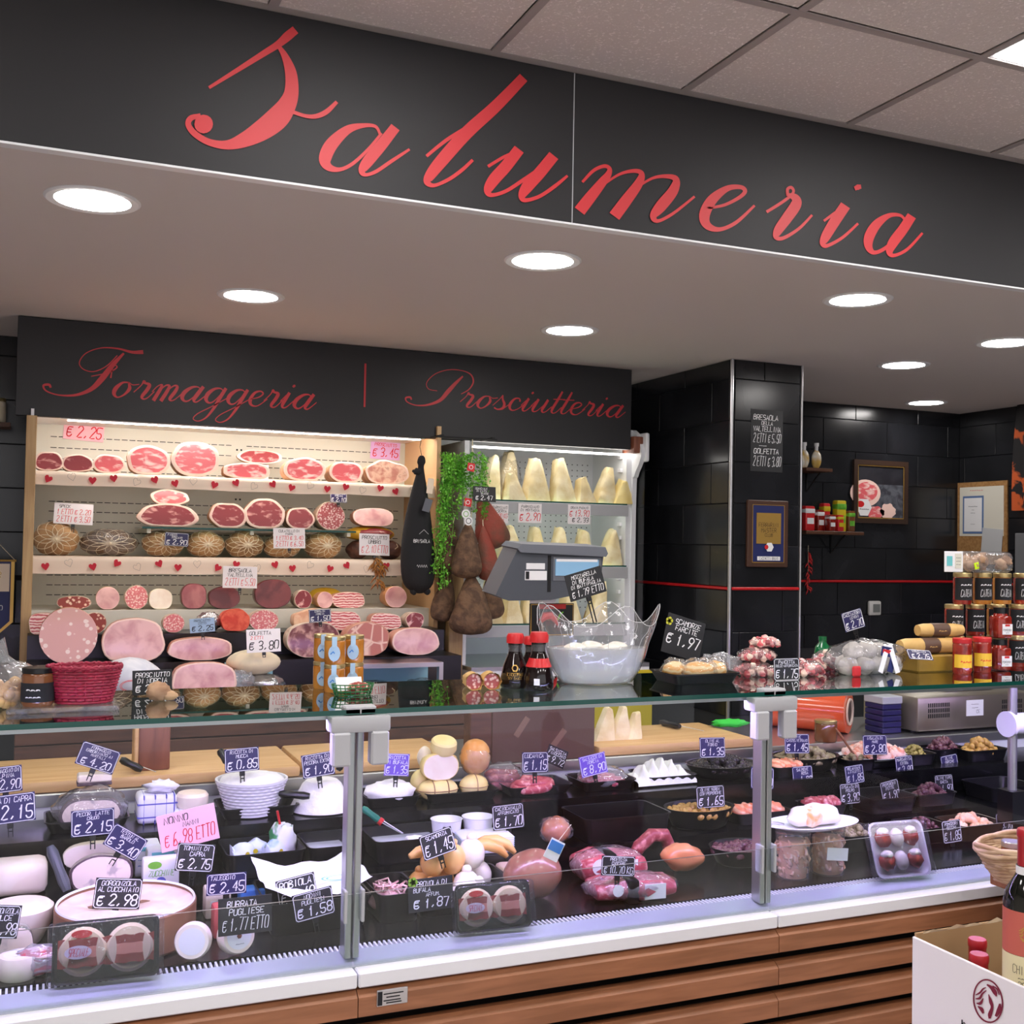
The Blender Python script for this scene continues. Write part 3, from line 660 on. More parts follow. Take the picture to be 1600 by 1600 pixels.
def netball(label, px, Y, z, wpx, hpx, group=None, m='net_skin', kx=0, net=True, name='netted_ham', cat='ham', d=None):
    u = mpp(px, Y, z); w, h = wpx*u, hpx*u; d = d or w*.9
    o = thing(name, label, cat, (xat(px, Y, z), Y+d/2, z), 0, group); rx, ry, rz = w/2, d/2, h/2
    V, F = blobg(rx, ry, rz, .035, px, 24, 14, 1.6, .93); mesh('body', [(a, b, c+rz*.93) for a, b, c in V], F, m, o, None, 180)
    if net:
        mb = MB(); N = 11; kx_ = .25*rx
        for k in range(N):
            for sg in (1, -1):
                pts = []
                for s in range(15):
                    ph = .06+2.0*s/14; th = 2*math.pi*k/N+sg*ph*.75
                    dv = Vector((math.sin(ph)*math.cos(th), -math.cos(ph), math.sin(ph)*math.sin(th)))
                    kk = 1.015+.035*2*noise.noise(Vector((dv.x, dv.y, dv.z))*1.6+Vector((px*3.1, px*1.7, px*.9)))
                    pts.append((dv.x*rx*kk, dv.y*ry*kk, max(.001, dv.z*rz*kk+rz*.93)))
                mb.tube(pts, .0013, 4, cap=False)
        mb.add(*blobg(.007, .01, .007, 0, 0, 8, 6), 0, T(0, -ry*1.0, rz*.93))
        stuff(mb.build('netting', 'string', o, 180))
    return o
def traymesh(w, d, h, t=.003, taper=.88, r=.02, lip=.006):
    """open rounded tray, base at z=0"""
    def rr(w, d, r, z, n=4):
        P = []
        for cx, cy, a0 in ((w/2-r, d/2-r, 0), (-w/2+r, d/2-r, 90), (-w/2+r, -d/2+r, 180), (w/2-r, -d/2+r, 270)):
            for i in range(n+1):
                a = math.radians(a0+90*i/n); P.append((cx+r*math.cos(a), cy+r*math.sin(a), z))
        return P
    r = min(r, w*.4*taper, d*.4*taper)
    L = [rr(w*taper, d*taper, r*.8, 0), rr(w, d, r, h-.004), rr(w+lip, d+lip, r, h-.003), rr(w+lip, d+lip, r, h), rr(w-t, d-t, r, h-.001), rr(w*taper-t, d*taper-t, r*.8, t)]
    V = sum(L, []); n = len(L[0]); F = [tuple(range(n-1, -1, -1))]
    for j in range(len(L)-1):
        for i in range(n): F.append((j*n+i, j*n+(i+1) % n, (j+1)*n+(i+1) % n, (j+1)*n+i))
    F.append(tuple(5*n+i for i in range(n)))
    return V, F
def tray(label, x, Y, z, w, d, h, m='black_plastic', rz=0, name='food_tray', cat='tray', group=None, taper=.88, r=.02):
    V, F = traymesh(w, d, h, .003, taper, r); o = mesh(name, V, F, m, None, None, 40, T(x, Y, z) @ R3(0, 0, rz))
    return tag(o, label, cat, group)
def pile(name, label, cat, x, Y, z, rx, ry, hz, n, r, m, seed=1, ov=1.0, group=None):
    """heap of small round things, too small to pick apart"""
    rnd = random.Random(seed); mb = MB(); V0, F0 = blobg(r*ov, r, r*.92, .03, seed, 8, 6)
    for i in range(n):
        a = rnd.uniform(0, 6.283); q = math.sqrt(rnd.random()); q2 = q
        zz = hz*(1-q2*q2)*rnd.uniform(.0, 1)
        if i % 2: zz = hz*(1-q2*q2)
        mb.add(V0, F0, 0, T(rx*q*math.cos(a), ry*q*math.sin(a), max(r*.9, zz)) @ R3(rnd.uniform(0, 180), rnd.uniform(0, 180), rnd.uniform(0, 180)))
    o = mb.build(name, m, None, 180, T(x, Y, z)); stuff(o)
    return tag(o, label, cat, group)
mat('bacon_dark', (156, 62, 50), rough=.4); mat('bacon_pale', (230, 156, 128), rough=.4); mat('scamorza_ivory', (232, 216, 168), (240, 226, 184), sc=8, rough=.35)
clear('film_clear', (252, 252, 254), haze=.025, edge=.5, rough=.08, bump=.5, bsc=30)
def film(parent, rx, ry, rz, z0=0, seed=0, m='film', amp=.14, fr=3.0, name='clear_wrap', flat=.9):
    V, F = blobg(rx, ry, rz, amp, seed, 26, 16, fr, flat)
    return mesh(name, [(a, b, c+rz*flat+z0) for a, b, c in V], F, m, parent, None, 60)
def blobpart(name, parent, m, c, r, seed=0, amp=.06, fr=2, flat=None, rot=None, nu=18, nv=12):
    V, F = blobg(r[0], r[1], r[2], amp, seed, nu, nv, fr, flat)
    return mesh(name, V, F, m, parent, None, 180, T(*c) @ (rot or Matrix.Identity(4)))
# ------------------------------------------------------------------ price cards
def pricecard(label, px, py, wpx, hpx, Y, rot, lines, style='navy', stem=.03, tilt=8, yaw=0, seed=None, clip=True, name='price_card', pen_=.14, mat_=None, group=None, z=None):
    p = onY(px, py, Y); u = dep(p.x, p.y, p.z)/FPX; w, h = wpx*u*1.06, hpx*u
    card, ink, border = {'navy': ('navy_card', 1, 1), 'slate': ('slate', 1, 0), 'white': ('white_card', 3, 0), 'pink': ('pink_card', 2, 0), 'violet': ('violet_lit_card', 1, 1), 'black': ('slate', 1, 1)}[style]
    t = thing(name, label, 'price card', (p.x, p.y, p.z), 0, group, R3(0, 0, yaw) @ R3(-tilt, 0, 0) @ R3(0, rot, 0))
    MB().box((0, 0, 0), (w, .0016, h), 0, None, .0006).build('card', mat_ or card, t)
    ms = ['chalk', 'chalk', 'ink_red', 'ink_black']
    if border:
        mb = MB(); a, b = w/2-.0022, h/2-.0022; c = .004
        ribbon(mb, [(-a+c, -b), (a-c, -b), (a, -b+c), (a, b-c), (a-c, b), (-a+c, b), (-a, b-c), (-a, -b+c), (-a+c, -b)], .0015, -.0011, 0)
        mb.build('border', ['chalk'], t, 0)
    lines = [(l[0], l[1]*(1.3 if '\u20ac' in l[0] else .9))+tuple(l[2:]) for l in lines]; mb = MB(); write(mb, lines, w, h, -.0013, ink, pen_, seed if seed is not None else px)
    used = sorted(set(mb.m)); mb.m = [used.index(i) for i in mb.m]
    mb.build('lettering', [ms[i] for i in used], t, 0)
    if clip:
        mb = MB().box((0, .003, -h/2-.004), (.014, .007, .016), 0, None, .001).lo((-.006, .001, -h/2-stem), (-.0035, .004, -h/2-.008)).lo((.0035, .001, -h/2-stem), (.006, .004, -h/2-.008)).lo((-.006, .001, -h/2-.02), (.006, .004, -h/2-.017))
        mb.build('clip', 'black_plastic', t, 0)
    return t
# ------------------------------------------------------------------ wall case with hams
X0, X1 = -.02, 1.735
WC = thing('ham_wall_case', 'open cream wall case with wooden frame full of hams under the header board', 'display case', (.85, 5.0, 0))
wb(MB().lo((X0, 5.48, .9), (X1, 5.53, 2.15)), 'back_panel', 'cream_enamel', WC)
mb = MB()
for z, a, b in [(z_, a_, b_) for z_ in (2.05, 2.0, 1.95, 1.90, 1.755, 1.71, 1.665, 1.615, 1.57, 1.42, 1.375, 1.33) for a_, b_ in ((.05, .86), (.93, 1.68))]:
    x = a
    while x < b: mb.lo((x, 5.4785, z-.0016), (x+.026, 5.481, z+.0016)); x += .034
for z in (2.03, 1.79, 1.6, 1.38): 
    for x in (.885, .905): mb.lo((x-.004, 5.477, z-.004), (x+.004, 5.481, z+.004))
stuff(wb(mb, 'slots', 'black_matte', WC, 0))
wb(MB().lo((X0-.012, 4.98, .9), (X0, 5.53, 2.12)), 'side_panel', 'white_enamel', WC)
wb(MB().lo((X1, 4.98, .9), (X1+.02, 5.53, 2.15)), 'side_panel', 'tan_panel', WC)
wb(MB().lo((X0-.028, 4.955, .9), (X0+.012, 4.98, 2.09), 0, .002), 'frame_post', 'frame_wood', WC)
wb(MB().lo((X1+.06, 4.93, .5), (X1+.13, 4.985, 1.45), 0, .003), 'frame_post', 'frame_wood', WC)
wb(MB().lo((X0, 5.045, 2.105), (X1+.02, 5.5, 2.12)), 'canopy', 'white_enamel', WC)
wb(MB().lo((X0+.13, 5.045, 2.086), (X1-.06, 5.075, 2.103)), 'lamp_tube', 'strip_white', WC)
wb(MB().lo((X0+.1, 5.015, 2.088), (X1-.05, 5.042, 2.1045)), 'lamp_holder', 'white_enamel', WC)
for z in (1.865, 1.512):
    wb(MB().lo((X0+.001, 5.0, z-.018), (X1-.001, 5.479, z)), 'shelf', 'frame_wood', WC)
for z in (1.84, 1.49): wb(MB().lo((X0+.14, 5.03, z-.001), (X1-.1, 5.05, z+.006)), 'shelf_lamp', 'strip_soft', WC)
ga, gb = xat(222, 5.05, 1.645), xat(556, 5.05, 1.645)
V, F = cboxg(gb-ga, .4, .008)
wb(MB().add(V, F, [0, 0, 1, 1, 0, 0], T((ga+gb)/2, 5.245, 1.641)), 'glass_shelf', ['glass_top', 'teal_edge'], WC, 0)
for x in (ga+.03, .893, gb-.03): wb(MB().lo((x-.008, 5.06, 1.618), (x+.008, 5.478, 1.636)), 'shelf_bracket', 'cream_enamel', WC)
wb(MB().lo((X0, 5.05, .95), (X1, 5.479, 1.285)), 'ledge', 'cream_enamel', WC)
wb(MB().lo((X0, 4.83, .95), (X1, 5.0499, 1.2)), 'ledge', 'black_plastic', WC)
wb(MB().lo((X0, 4.60, .95), (X1, 4.8299, 1.105)), 'ledge', 'black_plastic', WC)
xl = xat(440, 4.5, 1.0)
wb(MB().lo((X0, 4.36, .93), (xl, 4.5999, .985)), 'ledge', 'black_plastic', WC)
for k in range(4):
    wb(MB().lo((X0-.03, 4.34, .92-.075*(k+1)+.004), (X1+.06, 4.37, .92-.075*k), 0, .003), 'front_plank', 'dark_wood', WC)
wb(MB().lo((X0, 4.371, .05), (X1, 5.5, .92)), 'base_body', 'dark_wood', WC)
# small glazed cooler in the case foot
ca, cb = xat(522, 4.42, 1.05), xat(690, 4.42, 1.05)
CL = thing('glass_cooler', 'small steel-framed glass cooler with pale blue inside under the cooked hams', 'cooler', ((ca+cb)/2, 4.45, .931))
wb(MB().lo((ca, 4.40, .931), (ca+.018, 4.43, 1.10)).lo((cb-.018, 4.40, .931), (cb, 4.43, 1.10)).lo((ca+.018, 4.40, 1.082), (cb-.018, 4.43, 1.10)).lo((ca+.018, 4.40, .931), (cb-.018, 4.43, .94)), 'frame', 'steel', CL)
wb(MB().lo((ca+.002, 4.5901, .935), (cb-.002, 4.599, 1.095)).lo((ca+.002, 4.43, .932), (cb-.002, 4.59, .936)), 'inner_lining', 'cooler_blue', CL)
wb(MB().lo((ca, 4.431, 1.0855), (cb, 4.5995, 1.1)), 'top_plate', 'black_plastic', CL)
wb(MB().lo((ca+.019, 4.41, .9405), (cb-.019, 4.414, 1.0815)), 'pane', 'glass', CL, 0)
MB().lo((xat(350, 4.595, 1.0), 4.588, .99), (xl-.02, 4.5985, 1.10)).build('cooler_panel', 'cooler_blue', WC, 35, WC.matrix_world.inverted())
for px, s in ((586, 1), (655, 2)):
    t = thing('sliced_meat_pack', ['', 'clear pack of sliced ham in the blue cooler next to the honey jars', 'clear pack of sliced bacon in the blue cooler below the smooth pink ham'][s], 'meat pack', (xat(px, 4.5, .95), 4.5, .9365))
    for k in range(4): blobpart('slice', t, ['crudo', 'pancetta', 'coppa', 'crudo_dark'][(k+s) % 4], (-.05+.033*k, 0, .03+.006*(k % 2)), (.035, .03, .028), k+s*7, .2, 2.5, .95)
    film(t, .088, .055, .045, 0, s+3, amp=.12)
# cloth runners with hearts on the two shelves
def runner(label, z, drop, yf, seed):
    o = thing('shelf_cloth', label, 'cloth', (.85, yf, z)); mb = MB(); n = 60; V = []; 
    xs = [X0+.002+(X1-X0-.004)*i/n for i in range(n+1)]
    rows = [(5.2, .0022, 0), (yf+.008, .0022, 0), (yf-.004, -.002, 0), (yf-.008, -.3, 1), (yf-.006, -.65, 1), (yf-.009, -1, 1)]
    def P(i, r):
        y, k, hang = rows[r]; wv = .004*math.sin(i*.55+seed)+.005*noise.noise(Vector((i*.21, seed, r)))
        zz = z+(k if not hang else k*drop*(1+.12*noise.noise(Vector((i*.12, seed*3, 0)))))
        return (xs[i], y-(abs(wv)*1.2 if hang else 0), zz)
    for r in range(len(rows)):
        V += [P(i, r) for i in range(n+1)]
    F = [(r*(n+1)+i, (r+1)*(n+1)+i, (r+1)*(n+1)+i+1, r*(n+1)+i+1) for r in range(len(rows)-1) for i in range(n)]
    wb(mb.add(V, F), 'fabric', 'cloth_cream', o, 180)
    mb = MB(); rnd = random.Random(seed); x = X0+.06; k = 0; ml = MB()
    H = [(0, -.5), (-.32, -.15), (-.5, .15), (-.42, .42), (-.2, .5), (0, .3), (.2, .5), (.42, .42), (.5, .15), (.32, -.15)]
    while x < X1-.05:
        s = .032; rot = rnd.uniform(-.6, .6); cz = z-drop*(.38 if k % 2 else .6)
        pts = [(x+s*(a*math.cos(rot)-b*math.sin(rot)), cz+s*(a*math.sin(rot)+b*math.cos(rot))) for a, b in H]
        if k % 3 == 1: ribbon(ml, pts+[pts[0]], .0012, yf-.0225)
        else: mb.add([(a, yf-.0225, b) for a, b in pts], [tuple(range(10))])
        x += .075+rnd.uniform(0, .02); k += 1
    stuff(wb(mb, 'heart_print', 'heart_red', o, 0)); stuff(wb(ml, 'outline_print', 'heart_line', o, 0))
runner('cream cloth runner with red hearts on the upper shelf of fresh-cut hams', 1.8652, .056, 5.0, 1)
runner('cream cloth runner with red hearts on the shelf of netted hams', 1.5122, .07, 5.0, 5)
# ---- upper shelf
zu = 1.8676; yu = 5.035
UP = [(76, 46, 31, 'crudo_dark', 'small dark ham end at the wooden frame side of the upper shelf'), (121, 50, 28, 'crudo_dark', 'small brownish ham end second from the wooden frame on the upper shelf'),
 (170, 52, 30, 'crudo', 'small pink cut ham between the brownish ham end and the big round ham'), (233, 68, 47, 'crudo', 'large round cut ham with white fat seam on the upper shelf'),
 (307, 78, 55, 'crudo', 'largest cut raw ham on the upper shelf, bright pink with thick fat rim'), (387, 82, 26, 'crudo', 'low flat cut ham lying under the dark ham slice on the upper shelf'),
 (477, 70, 37, 'crudo', 'squarish cut raw ham beside the low flat ham on the upper shelf'), (541, 58, 33, 'crudo', 'small cut ham beside the rough bone-in ham on the upper shelf'),
 (606, 74, 37, 'bone', 'rough bone-in ham end with cracked surface at the tan end of the upper shelf')]
for i, (px, w, h, kd, lb) in enumerate(UP): cutmeat('cut_ham', lb, 'ham', kd, px, yu, zu, w, h, .2, i+1, .2, group='cut hams on the upper shelf')
t = tag(MB().box((0, 0, .044), (.075, .06, .088), 0, None, .006).build('paper_block', 'paper_white', None, 35, T(xat(408, 5.3, zu), 5.345, zu)), 'white paper pack propping up the dark ham slice', 'paper pack')
u = MB(); cutmeat('ham_slice', 'dark red ham slice with white underside resting on a white pack', 'ham', 'crudo_dark', 408, 5.3, zu+.088, 74, 22, .1, 5, .4)
# ---- glass shelf
zg = 1.6455; yg = 5.06
GSH = [(262, 98, 36, 'crudo_dark', 'long oval cut ham with red lean on the glass shelf'), (356, 60, 40, 'crudo_dark', 'triangular dark cut ham on the glass shelf beside the long oval one'),
 (414, 68, 48, 'crudo_dark', 'round dark red cut ham with thick white rim on the glass shelf'), (470, 46, 35, 'crudo_dark', 'small dark cut ham next to the salami on the glass shelf')]
for i, (px, w, h, kd, lb) in enumerate(GSH): cutmeat('cut_ham', lb, 'ham', kd, px, yg, zg, w, h, .2, i+21, .15, group='cut hams on the glass shelf')
cutmeat('salami', 'large round coarse salami with fat specks on the glass shelf', 'salami', 'salami', 517, yg, zg, 48, 45, .2, 3, .08)
cutmeat('ham_piece', 'pale pink ham piece stacked on top of the long oval ham', 'ham', 'crudo', 265, 5.09, zg+36*mpp(262, yg, zg)*.97, 62, 24, .12, 31, .3)
# ---- netted hams shelf
zn = 1.5148; yn = 5.03
for px, w, h, lb in ((87, 74, 56, 'pale netted ham under the white Speck price card'), (258, 68, 43, 'netted ham behind the small black card reading 2,90'), (325, 64, 43, 'netted ham with bright orange top and white knot beside the black 2,90 card'),
                     (387, 64, 43, 'netted ham with pale top next to the culatello price card'), (447, 62, 40, 'netted ham behind the white culatello price card'), (512, 64, 43, 'netted orange ham next to the Prosciutto umbro card')):
    netball(lb, px, yn, zn, w*.93, h, 'netted hams on the middle shelf', d=.2)
t = netball('flat dark speck in clear wrap and netting with a yellow tag', 172, yn, zn, 88, 44, None, 'speck_skin', d=.22, name='speck')
film(t, 88*mpp(172, yn, zn)/2*1.02, .115, 44*mpp(172, yn, zn)/2*1.04, 0, 4, amp=.05, flat=.92)
for px, w, lb in ((566, 34, 'dark short salami behind the Prosciutto umbro card, nearer the netted hams'), (617, 36, 'dark short salami behind the Prosciutto umbro card, nearer the tan panel')):
    u_ = mpp(px, yn, zn); t = thing('short_salami', lb, 'salami', (xat(px, yn, zn), yn+.09, zn)); blobpart('body', t, 'dark_salami', (0, 0, .043), (w*u_/2, .09, .0455), px, .06, 2, .94)
    MB().tube([(0, -.088, .05), (.01, -.1, .06), (.004, -.098, .075)], .002, 6).build('string_end', 'string', t)
u_ = mpp(585, yn, 1.6)
t = thing('speck', 'yellow-edged speck lying on the dark salamis under the pink ham', 'ham', (xat(586, yn, 1.6), yn+.1, zn+.0855)); blobpart('body', t, 'yellow_rind', (0, 0, .034), (80*u_/2, .1, .036), 6, .05, 2, .94); blobpart('lean', t, 'crudo_dark', (.01, -.03, .036), (62*u_/2, .078, .026), 9, .05)
cutmeat('cooked_ham', 'pale pink ham half on top of the yellow-edged speck', 'ham', 'cotto', 586, yn+.02, zn+.0855+.0685, 72, 29, .14, 13, .5)
# dried chillies
p = onY(592, 868, 4.99)
t = thing('dried_chillies', 'bunch of dried orange chillies hanging from the Prosciutto umbro card', 'chillies', (p.x, 4.985, p.z))
rnd = random.Random(4); mb = MB()
for k in range(34):
    zz = -rnd.random()*.13-.01; x = rnd.uniform(-.035, .035)*(1-abs(zz)*4.5); a = rnd.uniform(-.02, .02)
    mb.tube([(x, 0, zz), (x+a, -.008-rnd.random()*.012, zz-.014), (x+a*1.6, -.006, zz-.034)], [.004, .0045, .001], 5)
stuff(mb.build('pods', mat('chilli', (176, 120, 50), (142, 84, 34), sc=20, rough=.5), t, 180))
MB().tube([(0, 0, .03), (0, 0, -.12)], .0015, 5).build('cord', 'string', t)
# ---- ledges at the foot: (px, width, height, kind, label)
z3, y3 = 1.2855, 5.07
BK = [(115, 56, 22, 'coarse', 'salami', 'long flat spianata salami with big fat spots on the rear ledge'), (168, 38, 36, 'mortp', 'mortadella', 'small smooth pink mortadella on the rear ledge'),
 (213, 38, 38, 'salamip', 'salami', 'pink fine salami between the smooth mortadella and the pale roll'), (251, 38, 32, 'prov', 'cheese', 'pale cream roll beside the pink fine salami'),
 (303, 42, 40, 'brescut', 'bresaola', 'mauve cut bresaola block leaning on the rear ledge'), (351, 52, 36, 'bres', 'bresaola', 'brown bresaola half under the Bresaola price card'),
 (427, 62, 45, 'bres', 'bresaola', 'big dark maroon oval bresaola, the darkest on the rear ledge'), (474, 30, 28, 'coppa', 'cured meat', 'marbled coppa end beside the dark maroon bresaola'),
 (508, 27, 26, 'mortp', 'cured meat', 'small pink round end in front of the yellow roll'), (545, 54, 25, 'panc', 'bacon', 'striped pancetta slab on the rear ledge beside the yellow roll'),
 (619, 38, 34, 'mortp', 'mortadella', 'small round orange-pink mortadella at the tan end of the rear ledge')]
for i, (px, w, h, kd, ct, lb) in enumerate(BK): cutmeat('cut_'+('sausage' if ct in ('salami', 'mortadella') else 'meat' if ct != 'cheese' else 'cheese'), lb, ct, kd, px, y3, z3, w, h, .16, i+41, .1, group='cut meats on the rear ledge')
t = thing('yellow_roll', 'yellow-rinded cured roll lying behind the small pink end', 'cured meat', (xat(512, 5.25, z3), 5.31, z3)); blobpart('body', t, 'yellow_rind', (0, 0, .042), (.085, .06, .045), 3, .04, 1.5, .94)
z2, y2 = 1.2005, 4.85
MD = [(66, 44, 34, 'panc', 'bacon', 'rolled pancetta end beside the wooden frame, behind the mortadella'), (148, 36, 34, 'coarse', 'salami', 'round ventricina salami with dark meat behind the big mortadella'),
 (271, 36, 30, 'salamip', 'cured meat', 'pink wrapped salami end between the two cooked hams'), (367, 50, 36, 'pap', 'cured meat', 'bright red paprika-coated cured loaf'),
 (413, 50, 34, 'salamip', 'salami', 'wide pink salami in front of the red paprika loaf'), (484, 56, 34, 'arrosto', 'roast', 'pale rough roast chunk behind the small black 1,50 card'),
 (536, 58, 30, 'panc', 'bacon', 'stack of pale pancetta slices beside the rough roast chunk'), (603, 54, 26, 'panc', 'bacon', 'smoked pancetta strip stack behind the smooth pink ham'), (649, 32, 28, 'coppa', 'cured meat', 'rolled dark coppa at the tan end behind the smooth pink ham')]
for i, (px, w, h, kd, ct, lb) in enumerate(MD): cutmeat('cut_'+('sausage' if ct == 'salami' else 'meat'), lb, ct, kd, px, y2, z2, w, h, .15, i+61, .1, group='cut meats on the middle ledge')
u_ = mpp(328, y2, z2); t = thing('foil_pack', 'crumpled silver and white pack between the red loaf and the small cooked ham', 'foil pack', (xat(330, y2, z2), y2+.07, z2)); blobpart('wrap', t, 'foil', (0, 0, .04), (20*u_, .06, .042), 3, .14, 3, .94)
z1, y1 = 1.1055, 4.625
FR = [(106, 92, 88, 'mort', 'mortadella', 'very large mortadella with white fat cubes and pistachios', .2), (208, 100, 68, 'cotto', 'ham', 'tall grey-pink cooked ham with cross-shaped muscle marks', .2), (313, 104, 36, 'cotto', 'ham', 'flat pale cooked ham under the light blue card', .2),
 (490, 92, 56, 'testa', 'cured meat', 'dark marbled head cheese in front of the roast chunk', .19), (574, 76, 54, 'porch', 'roast', 'pale porchetta with cracked muscle lines beside the head cheese', .19), (650, 82, 44, 'cotto', 'ham', 'smooth plain pink cooked ham at the tan end above the cooler', .19)]
for i, (px, w, h, kd, ct, lb, d) in enumerate(FR): cutmeat({'mort': 'mortadella', 'cotto': 'cooked_ham', 'testa': 'head_cheese', 'porch': 'porchetta'}[kd], lb, ct, kd, px, y1, z1, w, h, d, i+81, .06)
z0, y0 = .9855, 4.38
cutmeat('cooked_ham', 'lower pink cooked ham with a thin seam line, in the front of the case foot', 'ham', 'cotto', 319, y0, z0, 106, 57, .2, 91, .08, irr=.03)
u_ = mpp(210, y0, z0); t = thing('wrapped_ham', 'white paper wrapped ham with printed oval next to the Prosciutto di Norcia board', 'ham', (xat(204, y0, z0), y0+.1, z0)); blobpart('wrap', t, 'paper_wrap', (0, 0, .076), (51*u_, .1, .08), 7, .05, 1.7, .95)
mb = MB()
for a_, r_ in ((0, .03), (1, .026)): ribbon(mb, [(.0+r_*1.3*math.cos(q*.3), .06+r_*math.sin(q*.3)*.7) for q in range(22)], .0016, -.1035)
mb.build('print', 'ink_red', t, 0)
u_ = mpp(400, y0, z0); t = thing('foil_parcel', 'crumpled aluminium foil parcel under the white-cased golfetta salami', 'foil parcel', (xat(418, y0, z0), y0+.1, z0)); blobpart('foil', t, 'foil', (0, 0, .04), (34*u_, .09, .042), 8, .12, 3.5, .94)
t = thing('golfetta', 'pale floury cased golfetta salami lying on the foil parcel', 'salami', (xat(402, y0, z0), y0+.1, z0+.0785)); blobpart('casing', t, mat('floury', (238, 222, 190), (206, 196, 170), sc=10, rough=.8), (0, 0, .048), (42*u_, .085, .05), 9, .03, 1.5, .95)
t = thing('crumpled_bag', 'small crumpled clear plastic bag leaning by the foil parcel', 'bag', (xat(378, 4.37, z0), 4.42, z0)); film(t, .05, .03, .055, 0, 12, 'film_thick', .25)
# ---- price signs in the case
PC = pricecard
PC('pink paper price 2,25 stuck to the back panel above the small dark hams', 131, 675, 56, 27, 5.474, 3, [('\u20ac 2,25', 1, .6)], 'pink', clip=False, tilt=0, name='price_sheet')
PC('lilac paper price 3,45 stuck to the back panel above the bone-in ham', 602, 704, 45, 28, 5.474, 2, [('PROSCIUTTO', .5), ('\u20ac 3,45', 1)], 'pink', clip=False, tilt=0, name='price_sheet', mat_=mat('lilac_card', (236, 190, 240), rough=.7))
PC('white handwritten Speck price card on the pale netted ham', 115, 803, 54, 33, 5.08, 2, [('SPECK', .7, .1), ('1 ETTO \u20ac 2,20', .9, .2, 2), ('2 ETTI \u20ac 3,50', 1, .2, 2)], 'white', stem=.035)
PC('small black card reading 2,90 on a netted ham', 276, 843, 34, 21, 5.0, 3, [('FIOCCO', .6, .1), ('TOSCANO', .6), ('\u20ac 2,90', 1)], 'navy', clip=False)
PC('white culatello card with red 6,50 in front of a netted ham', 452, 841, 47, 32, 5.0, -1, [('CULATELLO DI', .7), ('PARMA', .6), ('1 ETTO \u20ac 3,40', .8, .2, 2), ('2 ETTI \u20ac 6,50', 1, .3, 2)], 'white', stem=.02)
PC('small navy card reading 2,10 stuck on the big salami', 529, 777, 25, 17, 5.05, 2, [('FINOCCHIONA', .6), ('TOSCANA', .6), ('\u20ac 2,10', 1)], 'navy', stem=.02)
PC('white Prosciutto umbro card with red 2,10 above the dried chillies', 585, 851, 46, 34, 4.985, 1, [('PROSCIUTTO', .8), ('UMBRO', .8), ('\u20ac 2,10 ETTO', 1.2, .3, 2)], 'white', stem=.012)
PC('white Bresaola Valtellina card with red 5,50 above the brown bresaola', 375, 902, 50, 34, 4.97, 1, [('BRESAOLA', .9), ('VALTELLINA', .8), ('2 ETTI \u20ac 5,50', 1.2, .3, 2)], 'white', stem=.03)
PC('light blue price card stuck in the flat pale cooked ham', 316, 977, 36, 22, 4.6, -4, [('PROSCIUTTO', .6), ('COTTO', .6), ('\u20ac 2,25', 1)], 'white', stem=.03, mat_=mat('blue_card', (150, 176, 206), rough=.5))
PC('white Golfetta card with 3,80 in front of the pale cased salami', 412, 1001, 50, 36, 4.37, -2, [('GOLFETTA', .8, .1), ('2 ETTI', .7, .1, 2), ('\u20ac 3,80', 1.3, .5)], 'white', stem=.02)
PC('small black Coppa di Norcia card with 1,50 on the head cheese', 500, 962, 33, 20, 4.6, -3, [('COPPA DI', .7), ('NORCIA', .7), ('\u20ac 1,50', 1.2)], 'navy', stem=.02)
# ------------------------------------------------------------------ white case with hard cheese
A, B = 1.90, 2.80
KC = thing('cheese_wall_case', 'white wall case with perforated back and shelves of hard cheese wedges', 'display case', (2.35, 5.0, 0))
wb(MB().lo((A, 5.44, 1.0), (B, 5.5, 2.2)), 'back_panel', mat('peg_white', (226, 228, 232), rough=.5), KC)
mb = MB()
for z in [1.26+.031*i for i in range(26)]:
    for x in [A+.03+.031*i for i in range(28)]: mb.lo((x-.003, 5.4385, z-.003), (x+.003, 5.4405, z+.003))
stuff(wb(mb, 'peg_holes', 'mid_grey', KC, 0))
wb(MB().lo((A-.025, 4.98, .9), (A, 5.5, 2.09)), 'side_panel', 'white_enamel', KC)
wb(MB().lo((B, 5.06, 1.0), (B+.03, 5.5, 2.2)), 'side_panel', 'white_enamel', KC)
for i, z in enumerate([1.28+.07*k for k in range(12)]):
    if min(abs(z-q) for q in (1.5, 1.8, 1.2)) > .04: wb(MB().lo((B-.014, 5.1, z), (B, 5.13, z+.02), 0, .002), 'shelf_peg', 'white_plastic', KC)
for z in (1.815, 1.498, 1.207):
    V, F = cboxg(B-A-.01, .4, .007); wb(MB().add(V, F, [0, 0, 1, 1, 0, 0], T((A+B)/2, 5.235, z-.0035)), 'glass_shelf', ['glass_top', 'teal_edge'], KC, 0)
    wb(MB().lo((A+.005, 5.02, z-.065), (B-.005, 5.034, z-.008), 0, .002), 'price_rail', 'grey_plastic', KC)
    for x in (A+.02, B-.02): wb(MB().lo((x-.006, 5.04, z-.03), (x+.006, 5.44, z-.0075)), 'shelf_bracket', 'white_enamel', KC)
xg = B+.03
pts = smoothpath([(5.06, 2.2), (5.0, 2.16), (4.96, 2.08), (4.985, 2.02), (5.03, 1.96), (5.05, 1.85), (5.05, 1.0)], 5)
V = []; F = []
for y, z in pts: V += [(xg, y, z), (xg+.025, y, z), (xg, 5.5, z), (xg+.025, 5.5, z)]
for i in range(len(pts)-1):
    a = 4*i; F += [(a, a+1, a+5, a+4), (a+1, a+3, a+7, a+5), (a+3, a+2, a+6, a+7), (a+2, a, a+4, a+6)]
F += [(0, 2, 3, 1)]
